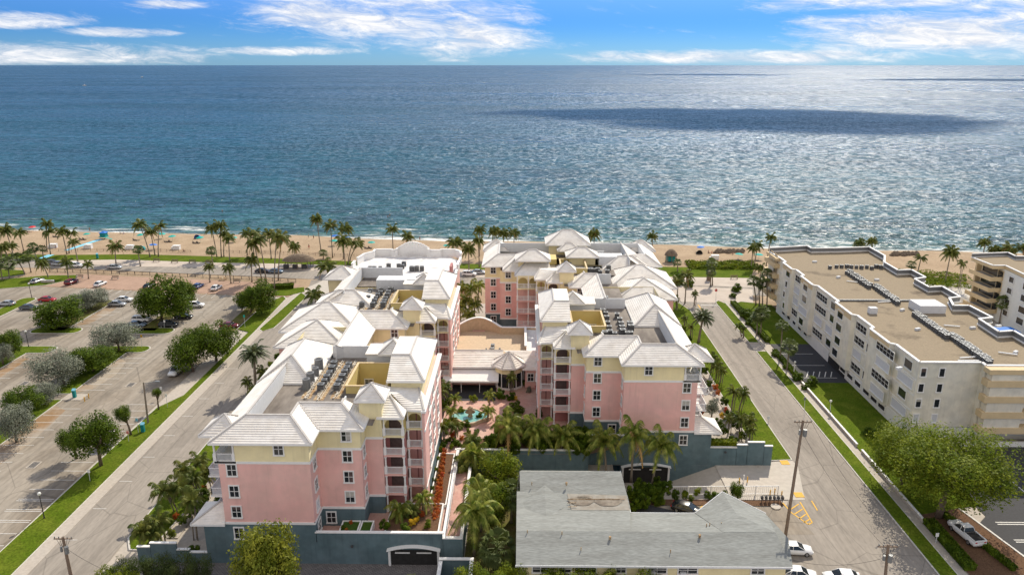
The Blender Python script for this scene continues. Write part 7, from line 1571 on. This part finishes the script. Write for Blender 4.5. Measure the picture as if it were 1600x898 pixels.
# lifeguard tower
x,y = G(163,372.5); e = empty('lifeguard_tower',(x,y,bz(x,y))); e.scale = (.72,.72,.72); tag(e,'teal lifeguard tower at the end of the blue beach mat','lifeguard tower')
b = MB(); b.box(-1.5,1.5,-1.4,1.4,1.4,3.4); b.build('cabin','teal_hut',e); b = MB(); b.box(-1.9,1.9,-2.4,1.7,1.2,1.38); b.build('deck','teal_cloth',e); b = MB(); b.add([(-1.9,-1.9,3.4),(1.9,-1.9,3.4),(1.9,1.8,3.4),(-1.9,1.8,3.4),(0,0,4.3)],[(0,1,4),(1,2,4),(2,3,4),(3,0,4),(0,3,2,1)]); b.build('roof','blue_cloth',e)
b = MB(); b.add([(1.9,-2.2,1.2),(1.9,-1.2,1.2),(5.2,-1.2,.1),(5.2,-2.2,.1)],[(0,1,2,3)]); b.build('ramp','teal_cloth',e)
for sx in (-1.4,1.4):
    for sy in (-1.3,1.3): b = MB(); b.bar((sx,sy,-.2),(sx,sy,1.25),.15); b.build('leg','white',e)
# blue mat across the sand
a0,a1 = G(103,391.5),G(158,373.5); d = Vector((a1[0]-a0[0],a1[1]-a0[1])).normalized(); n_ = Vector((-d.y,d.x))*1.0
b = MB(); m_ = 12
for i in range(m_):
    p = Vector(a0).lerp(Vector(a1),i/m_); q = Vector(a0).lerp(Vector(a1),(i+1)/m_); zp,zq = bz(*p)+.05,bz(*q)+.05
    b.poly([(p.x-n_.x,p.y-n_.y,zp),(q.x-n_.x,q.y-n_.y,zq),(q.x+n_.x,q.y+n_.y,zq),(p.x+n_.x,p.y+n_.y,zp)])
tag(b.build('beach_mat','mat_blue',fix=False),'long pale blue access mat running across the sand to the lifeguard tower','beach mat','blue mats')
a0,a1 = G(64,404),G(79,398); b = MB(); b.poly([(a0[0]-1,a0[1],.08),(a0[0]+1.5,a0[1],.08),(a1[0]+1.5,a1[1],.08),(a1[0]-1,a1[1],.08)]); tag(b.build('beach_mat','mat_blue',fix=False),'short pale blue mat across the beach lawn left of the long one','beach mat','blue mats')
# ---- people
def make_person(sit):
    bm = bmesh.new(); V = []; Rr = []; E_ = []
    def v(p, r): V.append(bm.verts.new(p)); Rr.append(r); return len(V)-1
    def ed(a, b_): bm.edges.new((V[a],V[b_]))
    if not sit: J = dict(pel=(0,0,.95),ch=(0,0,1.3),nk=(0,0,1.48),hd=(0,0,1.66),hip=.1,kn=(.12,-.04,.5),ft=(.14,0,.08),toe=(.15,-.14,.05),sh=(.2,0,1.4),el=(.28,.03,1.12),ha=(.3,-.06,.86))
    else: J = dict(pel=(0,0,.25),ch=(0,.08,.6),nk=(0,.1,.78),hd=(0,.08,.95),hip=.1,kn=(.15,-.45,.42),ft=(.15,-.75,.12),toe=(.15,-.88,.14),sh=(.2,.08,.7),el=(.28,.15,.42),ha=(.26,-.05,.25))
    pel = v(J['pel'],.15); ch = v(J['ch'],.16); nk = v(J['nk'],.06); hd = v(J['hd'],.105); tp = v((J['hd'][0],J['hd'][1],J['hd'][2]+.09),.08); ed(pel,ch); ed(ch,nk); ed(nk,hd); ed(hd,tp)
    for s in (-1,1):
        kn = v((s*J['kn'][0],*J['kn'][1:]),.065); ft = v((s*J['ft'][0],*J['ft'][1:]),.045); to = v((s*J['toe'][0],*J['toe'][1:]),.04); ed(pel,kn); ed(kn,ft); ed(ft,to)
        sh = v((s*J['sh'][0],*J['sh'][1:]),.06); el = v((s*J['el'][0],*J['el'][1:]),.042); ha = v((s*J['ha'][0],*J['ha'][1:]),.035); ed(ch,sh); ed(sh,el); ed(el,ha)
    me = bpy.data.meshes.new('person_skeleton'); bm.to_mesh(me); bm.free(); o = bpy.data.objects.new('person_skeleton',me); COL.objects.link(o)
    o.modifiers.new('s','SKIN'); o.modifiers.new('d','SUBSURF').levels = 1
    for i,sv in enumerate(me.skin_vertices[0].data): sv.radius = (Rr[i],Rr[i]); sv.use_root = (i==0)
    dg = bpy.context.evaluated_depsgraph_get(); dg.update(); m2 = bpy.data.meshes.new_from_object(o.evaluated_get(dg)); bpy.data.objects.remove(o)
    m2.materials.clear(); m2.materials.append(M['skin']); return m2
PM = {s: make_person(s) for s in (False,True)}
def person(px, py_, sit, suit, label, z=None):
    x,y = G(px,py_); zz_ = bz(x,y) if z is None else z
    o = bpy.data.objects.new('person', PM[sit]); link(o); o.location = (x,y,zz_); o.rotation_euler = (0,0,rnd.uniform(0,6)); tag(o,label,'person','people on the beach')
    b = MB(); 
    if sit: b.tube([(0,0,.12),(0,.02,.3),(0,.06,.45)],[.17,.19,.18],10)
    else: b.tube([(0,0,.78),(0,0,.95),(0,0,1.08)],[.19,.185,.17],10)
    b.build('swimwear', suit, o, True)
    h = MB(); hz_ = .98 if sit else 1.69; h.tube([(0,.09 if sit else .02,hz_-.06),(0,.09 if sit else .02,hz_+.06),(0,.09 if sit else .02,hz_+.13)],[.1,.115,.05],8); h.build('hair','trunk_tree',o,True)
for px,py_,sit,suit,lb in ((140,358.5,False,'ac_dark','person in dark swimwear standing at the water edge on the left'),(88,390,False,'blue_cloth','person walking on the sand near the left white box'),(287,393,True,'ac_dark','person sitting on the sand near the rope fence'),(482,370,False,'teal_cloth','person standing at the water edge left of the middle palms'),(490,372,False,'ac_dark','person at the water edge just behind the middle palms'),(656,374,False,'ac_dark','person walking along the wet sand right of the two beach palms'),(483,389,False,'red_cloth','person in red on the sand above the thatched shelter'),(1107,395,True,'ac_dark','person sitting on the sand left of the rocks'),(1112,395,True,'red_cloth','second person sitting on the sand left of the rocks'),(1145,397,True,'ac_dark','person sitting below the rocks'),(307,371,True,'red_cloth','person sitting beside the blue tent'),(182,379,True,'ac_dark','person sitting near the water right of the lifeguard tower'),(193,363.5,True,'blue_cloth','person sitting close to the water left of the leaning palms'),(188,363.5,True,'ac_dark','person sitting beside the one in blue near the water')): person(px,py_,sit,suit,lb)
for px,py_,lb in ((606,337,'swimmer standing in the shallow water, left one of a pair'),(609,335,'swimmer standing in the shallow water, right one of a pair'),(347,328,'swimmer far out off the left beach'),(1117,370,'bather standing in the water off the east street')):
    person(px,py_,False,'ac_dark',lb,-1.5)
# boats far out
for px,py_,s,lb in ((132,134,5.0,'small white motor boat far out on the left'),(222,121,6.0,'tiny distant boat near the horizon on the left'),(1420,143,3.5,'small green buoy boat far out on the right')):
    x,y = G(px,py_); e = empty('motor_boat',(x,y,-.9)); tag(e,lb,'boat','distant boats'); b = MB()
    b.add([(-1.2*s,-.35*s,.45*s),(.8*s,-.35*s,.45*s),(1.5*s,0,.6*s),(.8*s,.35*s,.45*s),(-1.2*s,.35*s,.45*s),(-1.1*s,-.2*s,-.1),(.8*s,-.15*s,-.1),(1.2*s,0,-.1),(.8*s,.15*s,-.1),(-1.1*s,.2*s,-.1)],[(0,1,6,5),(1,2,7,6),(2,3,8,7),(3,4,9,8),(4,0,5,9),(0,4,3,2,1)]); b.build('hull','white',e); b = MB(); b.box(-.3*s,.3*s,-.2*s,.2*s,.46*s,.95*s); b.build('cabin','white_dull',e)
# ---- clouds over the sea, above the frame, that shade patches of the water
def cloud(px, py_, rx, ry, hgt, label, n=26):
    x,y = G(px,py_,-.9); k = hgt/math.tan(SUN_EL); X = x+math.sin(SUN_AZ)*k; Y = y+math.cos(SUN_AZ)*k; b = MB(); rn = random.Random(int(px))
    for i in range(n):
        a = rn.random()*6.28; q = math.sqrt(rn.random()); cx,cy_ = X+q*rx*math.cos(a),Y+q*ry*math.sin(a); r = rn.uniform(.12,.26)*min(rx,ry*2.5)
        P = []; m_ = 8
        for j in range(5):
            ph = -math.pi/2+math.pi*j/4
            for kk in range(m_): P.append((cx+r*1.6*math.cos(ph)*math.cos(kk*2*math.pi/m_)+.01*j, cy_+r*.8*math.cos(ph)*math.sin(kk*2*math.pi/m_), hgt+r*.35*math.sin(ph)))
        b.add(P,[(j*m_+kk,j*m_+(kk+1)%m_,(j+1)*m_+(kk+1)%m_,(j+1)*m_+kk) for j in range(4) for kk in range(m_)])
    o = b.build('cloud','cloud_white',None,True); o['kind'] = 'structure'
dm('cloud_white',(.9,.9,.92),1,.02,.01)
cloud(1210,186,210,200,3600,'',110)
cloud(1070,178,230,110,3600,'',60); cloud(1340,191,120,70,3600,'',40); cloud(1410,196,90,26,3600,'',16)
cloud(1090,117,480,330,3600,'',40); cloud(1525,125,420,260,3600,'',40)

# ================================================================ fill in the counted labels: order from left to right in the view
from collections import defaultdict
bpy.context.view_layer.update()
tmpl = defaultdict(list)
for o in scene.objects:
    lb = o.get('label')
    if lb and '{n}' in lb:
        x,y,z = o.matrix_world.translation; xx = x*_cy+y*_sy; yy = -x*_sy+y*_cy; tmpl[lb].append((xx/(yy*_cp-(z-CAM_H)*_sp), o.name, o))
for lb, L_ in tmpl.items():
    L_.sort()
    for i, (_, _, o) in enumerate(L_): o['label'] = lb.replace('{n}', nth_word(i)) if len(L_) > 1 else lb.replace(', {n} from the left','').replace(', {n} red one from the left','')
